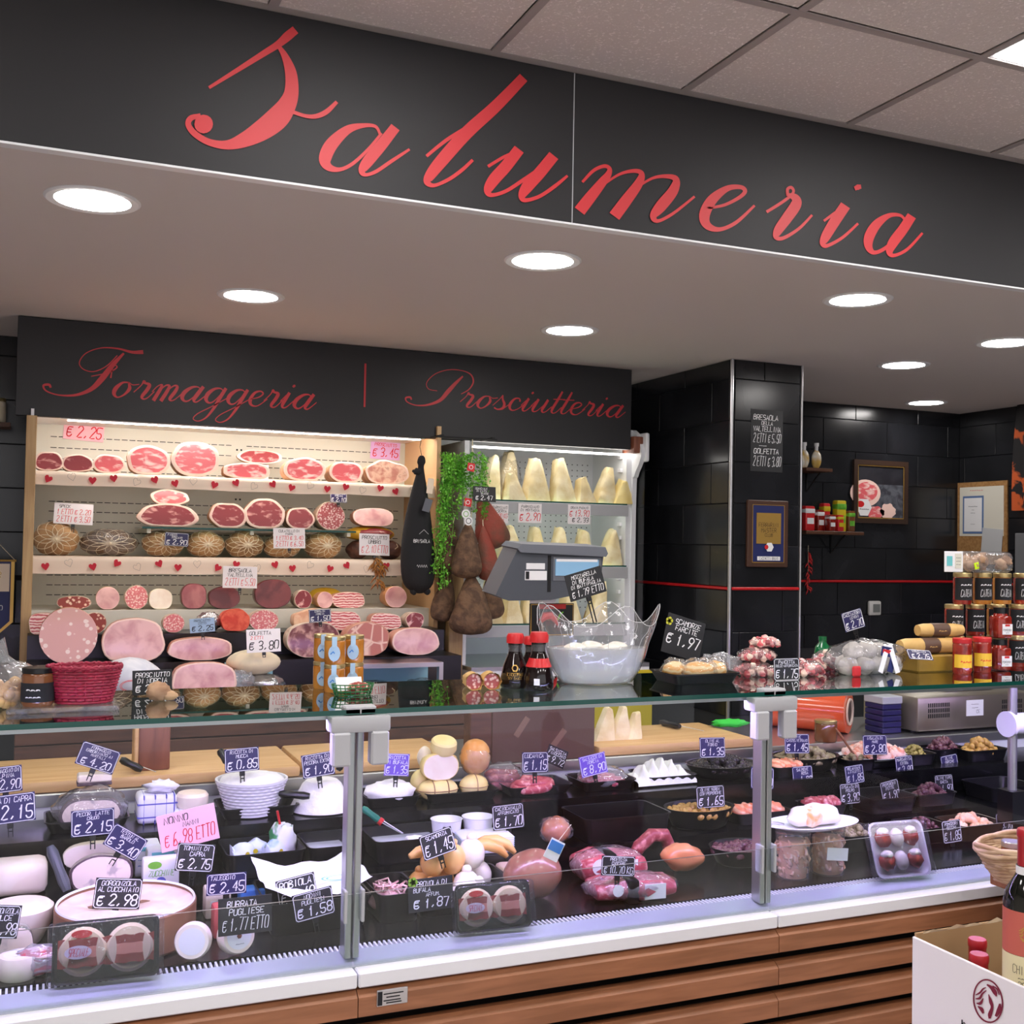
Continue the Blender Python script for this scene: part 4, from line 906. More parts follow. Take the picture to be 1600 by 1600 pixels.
wb(MB().add(V, F), 'end_cheek', 'white_enamel', KC, 40)
wb(MB().lo((xg+.03, 4.98, 1.0), (xg+.034, 5.44, 2.08)), 'end_glass', 'glass', KC, 0)
xa = xat(984, 4.97, 2.1); 
wb(MB().lo((hx1+.004, 4.975, 2.075), (xg+.02, 5.1, 2.16), 0, .006), 'lamp_cover', 'block_wood', KC)
wb(MB().lo((xg+.02, 4.95, 2.03), (xg+.045, 5.1, 2.18), 0, .012), 'end_cap', 'white_enamel', KC)
wb(MB().lo((A+.05, 5.05, 2.066), (xg+.015, 5.08, 2.074)), 'lamp_tube', 'strip_soft', KC)
for z in (1.79, 1.475): wb(MB().lo((A+.05, 5.05, z-.004), (B-.05, 5.065, z+.004)), 'shelf_lamp', 'strip_soft', KC)
wb(MB().lo((A-.02, 4.85, .1), (B+.03, 5.44, 1.0)), 'base_body', 'white_enamel', KC)
wb(MB().lo((A-.02, 4.85, 1.0), (B+.03, 5.44, 1.02)), 'base_deck', 'steel', KC)
wb(MB().lo((xat(900, 4.84, .8), 4.842, .3), (xat(1019, 4.84, .8), 4.8495, .985)), 'yellow_panel', 'yellow_box', KC)
GW = 'hard cheese wedges in the white wall case'
for px, Y, w, h, lb in ((764, 5.15, 32, 68, 'slim tall cheese wedge half hidden by the green garland'), (791, 5.25, 42, 80, 'tallest cheese wedge, wrapped in shiny film, on the top cheese shelf'), (836, 5.12, 48, 68, 'broad blunt cheese wedge on the top cheese shelf'),
     (803, 5.1, 36, 42, 'small cheese wedge in front of the tallest wrapped one'), (879, 5.12, 42, 68, 'tall cheese wedge with a sloping side beside the broad one on the top shelf'), (913, 5.1, 34, 38, 'short cheese wedge between two taller ones on the top shelf'),
     (942, 5.12, 38, 58, 'upright cheese wedge beside the yellow wedge on the top shelf'), (968, 5.1, 36, 38, 'deep yellow low cheese wedge at the white end of the top shelf')):
    o = wedge(lb, px, Y, 1.8153, w, h, .12, GW, 'cheese_yellow' if px == 968 else 'parmesan')
    if px == 791: film(o, .075, .075, .125, 0, 4, 'film', .1)
for px, Y, w, h, lb in ((781, 5.1, 22, 28, 'tiny cheese wedge low on the middle cheese shelf'), (801, 5.14, 36, 60, 'tall cheese wedge on the middle shelf above the scale edge'), (836, 5.18, 36, 58, 'middle-shelf cheese wedge behind the scale, beside the tall one'),
     (872, 5.14, 36, 58, 'middle-shelf cheese wedge directly behind the scale display'), (908, 5.14, 34, 54, 'low jagged cheese wedge behind the scale, middle shelf'), (951, 5.12, 40, 56, 'lone pale cheese wedge at the white end of the middle shelf')):
    wedge(lb, px, Y, 1.4983, w, h, .12, GW, 'parmesan')
for px, Y, w, h, lb in ((768, 5.12, 32, 66, 'bottom-shelf cheese wedge beside the hanging cured cheeks'), (798, 5.12, 34, 62, 'bottom-shelf cheese wedge under the scale arm'), (828, 5.14, 30, 56, 'bottom-shelf cheese wedge left of the scale pole base sign'), (890, 5.14, 34, 60, 'bottom-shelf cheese wedge behind the mozzarella card'), (930, 5.14, 34, 62, 'bottom-shelf cheese wedge beside the mozzarella card stem')):
    wedge(lb.replace('left of the scale pole base sign', 'behind the small black Italy sign'), px, Y, 1.2073, w, h, .12, GW, 'parmesan')
PC('white shelf price with red 12,00 half behind the cured cheeks', 781, 803, 27, 30, 5.014, 0, [('PARMIGIANO', .6), ('RISERVA', .6), ('12,00 KG', 1, .5, 2), ('1,20', .6, .5, 2)], 'white', clip=False, tilt=0, name='shelf_price')
PC('white shelf price with red 2,90 under the top cheese shelf', 828, 802, 38, 30, 5.014, 0, [('PARMIGIANO', .6), ('DI MONTAGNA', .6), ('\u20ac 2,90', 1.2, .3, 2)], 'white', clip=False, tilt=0, name='shelf_price')
PC('white shelf price with red 13,90 and black 2,33 under the top cheese shelf', 905, 804, 37, 30, 5.014, 0, [('GRANA PADANO', .6), ('\u20ac 13,90', 1.1, .3, 2), ('\u20ac 2,33', .8, .8)], 'white', clip=False, tilt=0, name='shelf_price')
# ------------------------------------------------------------------ hanging things between the wall cases
def pear(w, h, dpt, seed, n=18, lv=14, bend=0):
    V = []; F = []
    prof = [(.08, 0), (.16, .03), (.3, .1), (.52, .25), (.74, .42), (.92, .6), (1.0, .75), (.98, .84), (.86, .92), (.58, .975), (.0, 1)]
    pr = smoothpath(prof, 2); 
    for r, t in pr:
        for i in range(n):
            a = 2*math.pi*i/n; k = 1+.08*noise.noise(Vector((math.cos(a)*1.4+seed, math.sin(a)*1.4, t*3+seed)))*2
            V.append((max(r, 0)*w/2*k*math.cos(a)+bend*math.sin(t*1.6), max(r, 0)*dpt/2*k*math.sin(a), -h*t))
    for j in range(len(pr)-1):
        for i in range(n):
            i2 = (i+1) % n; F.append((j*n+i, (j+1)*n+i, (j+1)*n+i2, j*n+i2))
    F.append(tuple(range(n)))
    return V, F
YHG = 4.86
def cheek(label, px, y0, y1, w, m, rot, Y=YHG, seed=1):
    p = onY(px, y0, Y); u = dep(p.x, p.y, p.z)/FPX; h = (y1-y0)*u
    t = thing('cured_pork_cheek', label, 'cured meat', (p.x, Y, p.z), 0, 'cured cheeks hanging between the cases', R3(0, rot, 0))
    V, F = pear(w*u, h, w*u*.72, seed); mesh('body', V, F, m, t, None, 180)
    MB().tube([(0, 0, -.008), (0, 0, .012), (.002, 0, .03)], .0022, 5).build('string_loop', 'string', t)
cheek('brown peppered cheek in the upper tier next to the green garland', 708, 818, 893, 44, 'pepper_skin', 10, YHG+.02, 1)
cheek('largest upright brown cheek of the upper tier', 731, 816, 904, 50, 'pepper_skin', 0, YHG-.06, 2)
cheek('reddish narrow cheek of the upper tier behind the upright brown one', 755, 822, 908, 36, 'pepper_red', -8, YHG+.0, 3)
cheek('red-fleshed cheek hanging highest, just under the Guanciale card', 750, 774, 862, 54, 'pepper_red', -22, YHG+.06, 4)
cheek('narrow brown cheek of the lower tier below the garland end', 702, 892, 972, 38, 'pepper_skin', 10, YHG+.035, 5)
cheek('broad brown cheek hanging lowest of all', 737, 897, 992, 68, 'pepper_skin', 0, YHG-.05, 6)
cheek('slim greyish cheek of the lower tier toward the cheese case', 764, 898, 968, 40, 'pepper_skin', -6, YHG+.05, 7)
p = onY(738, 705, YHG)
tg = thing('hanging_rail', 'short dark bar with hooks under the header board holding the cured cheeks', 'rail', (p.x, YHG, 2.085))
MB().tube([(0, 0, 0), (.005, 0, -.2), (0, 0, -.42)], .0025, 6).build('cord', 'string', tg); MB().lo((-.17, -.012, 0), (.12, .012, .007)).lo((-.16, -.008, .007), (-.145, .15, .014)).lo((.095, -.008, .007), (.11, .15, .014)).build('bar', 'black_matte', tg)
for k, (x, y) in enumerate(((730, 832), (734, 845))):
    q = onY(728+k*4, 803+k*11, YHG-.1)
    t = thing('round_meat_tag', ['round white tag with green print on the cheeks', 'round white tag with black print just below the green one'][k], 'tag', tuple(q)); MB().lathe([(0, -.001), (.021, -.001), (.021, .001), (0, .001)], 20, 0, R3(90, 0, 0)).build('disc', 'label_white', t)
    mb = MB(); ribbon(mb, [(.012*math.cos(a*.35), .012*math.sin(a*.35)) for a in range(19)], .003, -.0014); mb.build('print', ['leaf_green', 'ink_black'][k], t, 0); MB().tube([(0, 0, .02), (.003, .02, .06)], .001, 4).build('string', 'string', t)
for k, (x, y) in enumerate(((736, 730), (731, 785))):
    q = onY(x, y, YHG-.075)
    t = thing('red_meat_tag', ['small square red tag high in the green garland', 'small square red tag just above the round tags'][k], 'tag', tuple(q), 0, None, R3(0, 8, 0)); MB().box((0, 0, 0), (.036, .0014, .038), 0, None, .0005).build('card', mat('tag_red', (206, 36, 44), rough=.5), t)
    mb = MB(); ribbon(mb, [(.009*math.cos(a*.4), .009*math.sin(a*.4)) for a in range(16)], .003, -.0012); mb.build('print', 'chalk', t, 0); MB().tube([(0, 0, .018), (.002, .01, .05)], .001, 4).build('string', 'string', t)
pricecard('black Guanciale di cinta senese card with 2,47 pinned on the garland', 757, 772, 36, 24, YHG-.07, 1, [('GUANCIALE', .7, .1), ('DI CINTA', .7, .2), ('SENESE', .7, .5), ('\u20ac 2,47', 1.1, .3)], 'slate', clip=False)
# garland
t = thing('green_garland', 'hanging artificial green garland with tiny leaves beside the cured cheeks', 'garland', (xat(715, YHG, 2.0), YHG, 2.08))
rnd = random.Random(11); mb = MB(); ms = MB(); ox, oz = t.location.x, t.location.z
SP = []
for k in range(26):
    x0_, y0_ = 700+rnd.uniform(-4, 58), 706+rnd.uniform(0, 8)
    L_ = rnd.uniform(45, 110) if k % 3 else rnd.uniform(150, 215)
    drift = -rnd.uniform(8, 30)*(L_/200) if x0_ < 730 else rnd.uniform(-10, 8)
    if L_ > 140: x0_ = 698+rnd.uniform(-4, 12); drift = rnd.uniform(-28, -4)
    SP.append([(x0_+drift*s+3*math.sin(s*9+k), y0_+L_*s, YHG-.03+rnd.uniform(-.03, .03)) for s in [i/9 for i in range(10)]])
for st in SP:
    pts = []
    for x, y, Y in st:
        q = onY(x, y, Y); pts.append((q.x-ox, Y-YHG, q.z-oz))
    ms.tube(pts, .0012, 4, cap=False)
    for a, b in zip(pts, pts[1:]):
        for r in range(14):
            f = rnd.random(); c = [a[i]+(b[i]-a[i])*f for i in range(3)]
            M_ = T(c[0]+rnd.uniform(-.016, .016), c[1]+rnd.uniform(-.016, .016), c[2]) @ R3(rnd.uniform(-60, 60), rnd.uniform(-60, 60), rnd.uniform(0, 360)); s = rnd.uniform(.005, .011)
            mb.add([(0, -s*.6, 0), (s, 0, .002), (0, s*.6, 0), (-s, 0, .002)], [(0, 1, 2, 3)], 0, M_)
stuff(mb.build('leaves', 'leaf_green', t, 0)); stuff(ms.build('stems', 'leaf_green', t, 180))
# black fabric bags
def hamsack(label, px, Y, full=True):
    q = onY(px, 712, Y); u = dep(q.x, q.y, q.z)/FPX
    t = thing('fabric_ham_bag', label, 'bag', (q.x, Y, q.z)); h = 215*u
    prof = smoothpath([(.008, 0), (.016, .015), (.02, .05), (.014, .085), (.03, .2), (.058, .42), (.076, .62), (.082, .8), (.07, .93), (.03, .99), (0, 1)], 3)
    V, F = latheg([(max(r, 0), -z*h) for r, z in prof], 20); V = [(a*1.0-.012*math.sin(-c/h*3), b*.62, c) for a, b, c in V]
    mesh('sack', V, F, mat('black_cloth', (26, 26, 30), rough=.85, bump=.1, bsc=80), t, None, 180)
    for sx in (-.03, .035): blobpart('knot', t, 'black_cloth', (sx, -.01, -h*.985), (.016, .012, .016), px, .1)
    MB().tube([(0, 0, .0), (-.01, 0, .04), (.0, 0, 2.088-q.z)], .0015, 5).build('string', 'black_matte', t)
    if full:
        blobpart('bow', t, 'black_cloth', (-.024, -.012, -.075), (.022, .008, .014), 2, .2)
        MB().box((.012, -.06, -.23), (.036, .001, .06), 0, R3(8, 14, 0).to_3x3()).build('label', 'mid_grey', t); MB().box((.034, -.03, -.14), (.03, .001, .07), 0, R3(0, 6, 0).to_3x3()).build('swing_tag', 'cloth_cream', t)
        mb = MB(); write(mb, [('BRISAOLA', 1)], .09, .022, 0, 0, .14, 3, 0, lambda x, y, z: (x-.01, -.052-.006*(1-(x/.05)**2), z-h*.62))
        ribbon(mb, [(-.03+.0015*i, .006*math.sin(i*.9)-h*.80) for i in range(34)], .0012, -.0535)
        ribbon(mb, [(-.022+.001*i, (.02-abs(i-22)*.0009)-h*.57) for i in range(45)], .0012, -.054); mb.build('lettering', 'chalk', t, 0)
hamsack('black fabric ham bag with white lettering hanging before the tan panel', 659, 4.88)
hamsack('plain black fabric bag hanging behind the lettered one', 691, 4.93, False) if False else None
# ------------------------------------------------------------------ weighing scale
t = thing('retail_scale', 'grey shop scale with raised customer display on a pole behind the glass', 'scale', (xat(866, 3.42, 1.2), 3.42, .915), 0)
sx0 = t.location.x
MB().box((-.03, .05, .05), (.22, .22, .09), 0, None, .012).build('base', 'mid_grey', t); MB().box((-.03, .05, .1), (.21, .21, .01), 0, None, .003).build('pan', 'steel', t)
MB().lo((-.028, .10, .095), (.028, .15, .49), 0, .004).build('pole', 'grey_plastic', t)
def sp(px, py, Y=3.34): q = onY(px, py, Y); return (q.x-sx0, q.z-.915)
ol = [sp(*q) for q in ((776, 930), (811, 857), (820, 854), (946, 862), (941, 905), (925, 925), (862, 938), (797, 939))]
n = len(ol); V = [(x, -.07, z) for x, z in ol]+[(x*1.0, .05, z+.008) for x, z in ol]
MB().add(V, [tuple(range(n))[::-1], tuple(range(n, 2*n))]+[(i, (i+1) % n, n+(i+1) % n, n+i) for i in range(n)]).build('display_head', 'dark_grey', t, 20)
ol = [sp(*q) for q in ((808, 857), (815, 850), (945, 855), (949, 865), (946, 870), (813, 863))]; n = len(ol)
V = [(x, -.085, z) for x, z in ol]+[(x, .055, z+.01) for x, z in ol]
MB().add(V, [tuple(range(n))[::-1], tuple(range(n, 2*n))]+[(i, (i+1) % n, n+(i+1) % n, n+i) for i in range(n)]).build('visor', 'mid_grey', t, 20)
def panel(nm, x0, y0, x1, y1, m, y, par=t, Y=3.34):
    a = sp(x0, y0, Y); b = sp(x1, y1, Y); return MB().lo((a[0], y-.002, b[1]), (b[0], y+.004, a[1]), 0, .001).build(nm, m, par)
a = sp(858, 868); b = sp(862, 930); MB().lo((a[0], -.072, b[1]+.01), (b[0], -.066, a[1])).build('groove', 'black_matte', t)
d_ = panel('display_frame', 866, 870, 940, 908, 'mid_grey', -.0715); panel('screen', 869, 874, 936, 900, 'lcd', -.0755, d_)
MB().lo((sp(870, 876)[0], -.0785, sp(870, 877)[1]-.001), (sp(934, 876)[0], -.0765, sp(870, 873)[1]-.001)).build('screen_bar', 'label_white', d_)
panel('label', 824, 880, 853, 890, 'label_white', -.071); s2 = panel('sticker', 822, 892, 856, 907, 'label_white', -.071)
panel('sticker_mark', 823, 893, 828, 905, 'ink_black', -.0735, s2)
panel('name_plate', 838, 932, 878, 944, 'label_white', -.03)
# round-cornered Italy sign on the pole
q = onY(862, 968, 3.41); s = thing('italy_sign', 'black sign with gold edge, red banner and chilli pepper on the scale pole', 'sign', tuple(q)); 
MB().box((0, 0, 0), (.165, .006, .11), 0, None, .002).build('board', 'black_plastic', s)
mb = MB(); a, b = .078, .051; ribbon(mb, [(-a, -b), (a, -b), (a, b), (-a, b), (-a, -b)], .003, -.0036); mb.build('edge', 'gold', s, 0)
MB().box((0, -.0038, .044), (.1, .002, .016)).build('banner', mat('banner_red', (186, 34, 34), rough=.5), s)
mb = MB(); write(mb, [('~~~~~~', 1)], .1, .016, -.0052, 0, .12); mb.build('banner_text', 'gold', s, 0)
MB().tube([(-.045, -.008, -.005), (-.03, -.01, .012), (-.01, -.01, .015), (.008, -.009, .0), (.02, -.006, -.02)], [.008, .014, .014, .01, .002], 8).build('chilli', 'lid_red', s)
MB().tube([(.02, -.006, .0), (.03, -.007, .02), (.04, -.006, .026)], [.003, .004, .002], 6).build('chilli_stalk', 'leaf_green', s)
mb = MB(); write(mb, [('ITALY', 1)], .09, .026, 0, 0, .14, 2, .2, lambda x, y, z: (x+.035, -.0045, z-.018)); mb.build('lettering', 'label_white', s, 0)
MB().lo((-.012, .0032, -.03), (.012, .0999, .03)).build('bracket', 'black_plastic', s)
# ------------------------------------------------------------------ things on the glass top
ZT = 1.2392
def top(px, Y): return (xat(px, Y, ZT), Y, ZT)
def jarlathe(r, h, neck=.86): return [(0, 0), (r*.93, 0), (r, .006), (r, h*.8), (r*.95, h*.85), (r*neck, h*.88)]
def jar(name, label, loc, r, h, content, lidm, labm=None, lab=None, group=None, labz=(.2, .65), seed=0, cat='jar', inks=('chalk',), neck=.86):
    t = thing(name, label, cat, loc, 0, group)
    MB().lathe(jarlathe(r, h, neck), 20).build('glass_body', content, t)
    MB().lathe([(0, h*.86), (r*.97, h*.86), (r*.99, h*.87), (r*.99, h*.98), (r*.93, h), (0, h)], 20).build('lid', lidm, t)
    if labm:
        V = []; n = 16; F = []
        for z in labz:
            for i in range(n+1):
                a = math.radians(-178+176*i/n-6); V.append((1.012*r*math.cos(a), 1.012*r*math.sin(a), h*z))
        F = [(i, i+1, n+2+i, n+1+i) for i in range(n)]
        l_ = mesh('label', V, F, labm, t, None, 180)
        if lab:
            mb = MB()
            def cyl(x, y, z): a = -math.pi/2-math.radians(18)+x/r; return (1.03*r*math.cos(a), 1.03*r*math.sin(a), h*(labz[0]+labz[1])/2+z)
            write(mb, lab, r*1.5, h*(labz[1]-labz[0])*.9, 0, 0, .13, seed, .1, cyl); mb.m = [min(i, len(inks)-1) for i in mb.m]
            mb.build('label_text', list(inks), l_, 0)
    return t
# snack bags at the wall end
for px, Y, w, h, lb in ((12, 2.56, .085, .1, 'clear bag of round hazelnut-like snacks beside the brown jar'), (82, 2.7, .085, .075, 'clear twisted bag of pale snacks behind the brown jar')):
    t = thing('snack_bag', lb, 'bag', top(px, Y)); rnd = random.Random(px); mb = MB(); V0, F0 = blobg(.012, .012, .011, .06, px, 8, 6)
    for k in range(70):
        a, q = rnd.uniform(0, 6.28), math.sqrt(rnd.random()); zz = (1-q*q)*h*.55*rnd.random()
        mb.add(V0, F0, 0, T(w*.72*q*math.cos(a), w*.5*q*math.sin(a), .012+zz))
    stuff(mb.build('snacks', 'nut', t, 180)); film(t, w*.9, w*.62, h*.5, 0, px, 'film', .1)
    if px == 82:
        MB().tube([(-.06, 0, h*.6), (-.085, 0, h*.95), (-.1, 0, h*1.15), (-.125, 0, h*1.5)], [.03, .014, .012, .034], 10, cap=False).build('twisted_neck', 'film_thick', t)
t = thing('acrylic_stand', 'low clear acrylic stand under the brown jar and red basket', 'stand', top(105, 2.5)); MB().lo((-.115, -.045, 0), (.1, .06, .01), 0, .002).build('slab', 'acrylic', t)
zs = ZT+.0102
jar('spread_jar', 'brown spread jar with black lid and round black label on the acrylic stand', (xat(58, 2.5, ZT), 2.505, zs), .032, .078, 'jar_brown', 'black_plastic', 'ink_black', [('~~~', 1), ('~~~~', .8)], labz=(.12, .62))
t = thing('red_basket', 'woven dark red plastic basket on the acrylic stand', 'basket', (xat(131, 2.51, zs), 2.513, zs))
mb = MB()
for k in range(12):
    f = k/11; ra = .054+.018*f; rb = .036+.01*f
    mb.tube([((ra+.0018*(1 if (i+k) % 2 else -1))*math.cos(i*2*math.pi/44), (rb+.0018*(1 if (i+k) % 2 else -1))*math.sin(i*2*math.pi/44), .004+.0062*k) for i in range(45)], .003, 5, cap=False)
mb.build('weave', 'basket_red', t, 180)
mb = MB()
for i in range(22):
    a = (i+.5)*2*math.pi/22; mb.tube([(.054*math.cos(a), .036*math.sin(a), .002), (.072*math.cos(a), .046*math.sin(a), .074)], .0018, 5)
mb.build('stakes', 'basket_red', t, 180)
mb = MB()
for s in (0, math.pi/9): mb.tube([(.0735*math.cos(i*2*math.pi/54), .0475*math.sin(i*2*math.pi/54), .077+.003*math.sin(i*2*math.pi/3*.999+s*9)) for i in range(55)], .0034, 6, cap=False)
mb.build('braided_rim', 'basket_red', t, 180); MB().lathe([(0, .001), (.052, .001), (.052, .004), (0, .004)], 24, 0, Matrix.Diagonal((1, .66, 1, 1))).build('floor', 'basket_red', t)
pricecard('black Prosciutto di Norcia board standing on the glass behind a dried mushroom', 238, 1066, 56, 38, 2.66, -1, [('PROSCIUTTO', .9), ('DI NORCIA', .9), ('\u20ac 2,10', 1, .2)], 'slate', clip=False, tilt=4, name='price_board')
t = thing('dried_mushroom', 'brown dried mushroom lying before the Prosciutto di Norcia board', 'mushroom', top(247, 2.58)); blobpart('cap', t, 'mushroom', (0, 0, .02), (.027, .02, .0215), 4, .16, 3, .93); blobpart('stalk', t, 'mushroom', (.024, -.006, .011), (.018, .01, .011), 9, .1, 2, .93)
# honey jars
k = 0
for tier in (0, 1):
    for px, Y, lb in ((505, 2.69, 'by the sign side'), (522, 2.62, 'front'), (551, 2.65, 'by the green basket side')):
        t = jar('honey_jar', ['lower', 'upper'][tier]+' honey jar with light blue oval label, '+['rear one of the pile', 'foremost one of the pile', 'the one toward the salami halves'][k % 3], (xat(px, Y, ZT), Y, ZT+tier*.0665), .0255, .066, 'honey', 'lid_gold', None, group='honey jars piled on the glass')
        l_ = MB().lathe([(0, 0), (.0165, 0)], 18, 0, T(-.008, -.0255, .027) @ R3(90, 0, -18) @ Matrix.Diagonal((.85, 1.15, 1, 1)), cap=False).build('label', 'blue_pale', t, 0); ribbon_m = MB(); ribbon(ribbon_m, [(-.009, -.001), (-.003, .004), (.003, -.002), (.009, .003)], .003, 0, 0, lambda x, y, z: (x-.008-.0003, -.0262+x*.3, z+.027)); ribbon_m.build('print', 'blue_print', l_, 0)
        MB().lo((-.014, -.0262, .04), (-.002, -.025, .066)).build('seal_strip', 'blue_pale', t); k += 1
t = thing('green_basket', 'small green plastic mesh basket with a white card by the honey jars', 'basket', top(551, 2.55)); mb = MB()
for z, s in ((.002, .86), (.01, .91), (.018, .96), (.026, 1)): mb.tube([(s*.05*math.cos(i*.2618), s*.026*math.sin(i*.2618), z) for i in range(25)], .0014, 5, cap=False)
for i in range(24):
    a = i*.2618; mb.tube([(.043*math.cos(a), .0225*math.sin(a), .002), (.05*math.cos(a), .026*math.sin(a), .026)], .0012, 4)
mb.build('mesh', 'basket_green', t, 180); MB().box((-.008, .004, .026), (.062, .001, .034), 0, R3(-30, 0, 0).to_3x3()).build('card', 'label_white', t); blobpart('sausage_scraps', t, 'salami_coarse', (.014, -.002, .016), (.03, .016, .014), 4, .2, 3)
# salami halves
for px, lb in ((740, 'wrapped salami half with reddish cut, next to the hanging cheeks reflection'), (768, 'wrapped salami half beside the soy sauce bottle')):
    Y = 2.56; u = mpp(px, Y, ZT); t = thing('salami_half', lb.replace('next to the hanging cheeks reflection', 'on the side away from the soy sauce'), 'salami', top(px, Y), -12, 'salami halves on the glass')
    V, F, mi = cutg(25*u, 25*u, .1, px, .02, .03, 2, .02); mesh('casing', V, [q for q, m in zip(F, mi) if m], 'wrap_tan', t, None, 50); mesh('cut_face', V[:90], [q for q, m in zip(F, mi) if not m], 'salami', t, None, 50)
    V, F = tubeg([(0, -.012, 13*u), (0, .02, 13*u), (0, .05, 12.5*u)], [14.2*u, 13.4*u, 13.2*u], 14, False); mesh('paper', [(a+.002*math.sin(c*400), b+.004*math.sin(a*300), max(c, .0004)) for a, b, c in V], F, 'wrap_tan', t, None, 60)
# soy bottles
def soy(label, px, Y, h, m, low=False):
    t = thing('soy_bottle', label, 'bottle', top(px, Y)); r = h*.27
    MB().lathe([(0, 0), (r*.92, 0), (r, .006), (r*.98, h*.2), (r*.8, h*.42), (r*.5, h*.62), (r*.42, h*.72), (r*.5, h*.8), (r*.5, h*.82)], 22).build('glass_body', m, t)
    MB().lathe([(r*.5, h*.82), (r*.62, h*.825), (r*.62, h*.94), (r*.52, h), (0, h)], 18).build('cap', 'lid_red', t); MB().lathe([(r*.42, h*.66), (r*.46, h*.66), (r*.5, h*.79), (r*.46, h*.8)], 18, cap=False).build('neck_glass', 'acrylic', t)
    def cyl(x, y, z):
        rr = r*(1.0-.22*max(0, (z+h*.18-h*.2)/(h*.22))); a = -math.pi/2-.4+x/r; return (1.03*rr*math.cos(a), 1.03*rr*math.sin(a), h*.24+z)
    if not low:
        mb = MB(); write(mb, [('KIKKOMAN', 1), ('SOY SAUCE', .6)], r*1.3, h*.16, 0, 0, .13, 1, .05, cyl); ribbon(mb, [(.008*math.cos(i*1.047), .008*math.sin(i*1.047)+h*.14) for i in range(7)], .003, 0, 0, cyl); mb.build('lettering', 'gold', t, 0)
    else:
        mb = MB(); V = [cyl(x, 0, z) for x, z in ((-.012, -.02), (.002, -.02), (.002, -.004), (-.012, -.004))]; mb.add(V, [(0, 1, 2, 3)]); mb.build('price_sticker', 'label_white', t, 0)
        MB().lathe([(r*.52, h*.4), (r*.86, h*.4), (r*.62, h*.55), (r*.5, h*.55)], 18).build('band', 'lid_red', t)
soy('dark soy sauce bottle with gold lettering beside the salami halves', 804, 2.58, .135, 'bottle_dark'); soy('dark soy sauce bottle standing behind the squat red-banded one', 829, 2.66, .12, 'bottle_dark'); soy('squat brown sauce bottle with red band and white sticker', 841, 2.53, .142, 'bottle_dark', True)
# mozzarella bag
Y = 2.6; px = 932; t = thing('mozzarella_bag', 'open clear plastic bag of mozzarella in milky water with pointed corners', 'mozzarella bag', top(px, Y)); n = 60; V = []; F = []
LV = [(.085, .001, 0), (.1, .004, 0), (.122, .035, 0), (.135, .07, .01), (.145, .1, .03), (.155, .125, .09), (.165, .15, .18), (.172, .17, .26)]
for r, z, k in LV:
    for i in range(n):
        a = 2*math.pi*i/n; c = .5+.5*math.cos(5*a+.9); c = c**1.6; rr = r*(1+.22*k*c*1.5-.12*k)+.004*noise.noise(Vector((math.cos(a)*3, math.sin(a)*3, z*20)))
        V.append((rr*math.cos(a), rr*.62*math.sin(a), z+.26*k*(c-.3)*.8))
for j in range(len(LV)-1):
    for i in range(n): F.append((j*n+i, j*n+(i+1) % n, (j+1)*n+(i+1) % n, (j+1)*n+i))
F.append(tuple(range(n-1, -1, -1))); clear('film_edge', haze=.55, edge=1, rough=.1)
MB().tube([V[7*n+i] for i in range(n)]+[V[7*n]], .0011, 5, cap=False).build('rim_fold', 'film_edge', t, 180)
mb = MB()
for i in range(0, n, 4): mb.tube([V[j*n+(i+int(2*math.sin(i+j*.7))) % n] for j in range(2, 8)], .0006, 4, cap=False)
mb.build('creases', 'film_edge', t, 180)
mesh('bag', V, F, clear('bag_film', (252, 252, 254), haze=.1, edge=.9, rough=.06, bump=.3, bsc=16), t, None, 60)
mb = MB().lathe([(0, .003), (.083, .003), (.097, .006), (.119, .035), (.131, .069), (.138, .094), (.1, .097), (0, .097)], 40, 0, Matrix.Diagonal((1, .61, 1, 1))); mb.build('milky_water', clear('milky', (240, 246, 244), haze=.5, edge=.6, rough=.1), t)
for k, (x, y, r) in enumerate(((-.07, -.01, .034), (-.01, .015, .036), (.055, -.005, .034), (.02, -.035, .03))): blobpart('mozzarella', t, 'mozzarella', (x, y, .088), (r, r*.8, r*.6), k, .03)
pricecard('big black Mozzarella di bufala card with 1,79 on a stem in the clear bag', 915, 912, 62, 42, 2.62, -15, [('MOZZARELLA', .9), ('DI BUFALA', .9, .3), ('DI BATTIPAGLIA', .8), ('\u20ac 1,79 ETTO', 1.1, .6)], 'slate', stem=.07, tilt=4)
# scamorze tray
Y = 2.57; px = 1085; u = mpp(px, Y, ZT)
tray('black tray of filled scamorze on the glass beside the mozzarella bag', xat(px, Y, ZT), Y, ZT, 118*u, .14, .028, name='scamorza_tray', taper=.86)
zt = ZT+.0035
for k, (dx, dy, r, lb) in enumerate(((-.05, .02, .035, 'filled scamorza at the bag side of the black tray'), (.01, -.005, .05, 'biggest orange filled scamorza in the black tray'), (.066, .0, .032, 'small orange filled scamorza at the meat side of the black tray'))):
    t = thing('filled_scamorza', lb, 'cheese', (xat(px, Y, ZT)+dx, Y+dy, zt)); blobpart('cheese', t, mat('scamorza_stripe', (236, 176, 84), (246, 222, 164), sc=22, kind='wave', lo=.3, hi=.7, rough=.4), (0, 0, .024), (r, .03, .0255), k, .05, 2, .94); film(t, r*1.12, .035, .031, 0, k+20, 'film', .12)
t = thing('crumpled_film', 'crumpled clear film standing up behind the scamorze', 'film', (xat(1120, 2.66, zt), 2.655, ZT)); film(t, .075, .02, .033, 0, 44, 'film_thick', .25)
pricecard('large tilted black Scamorze farcite board with 1,97 and a yellow flower', 1068, 996, 66, 62, 2.72, 16, [('SCAMORZE', .9, .7), ('FARCITE', .9, .6), ('\u20ac 1,97', 1.4, .1), (' ', .9)], 'slate', clip=False, tilt=6, name='price_board')
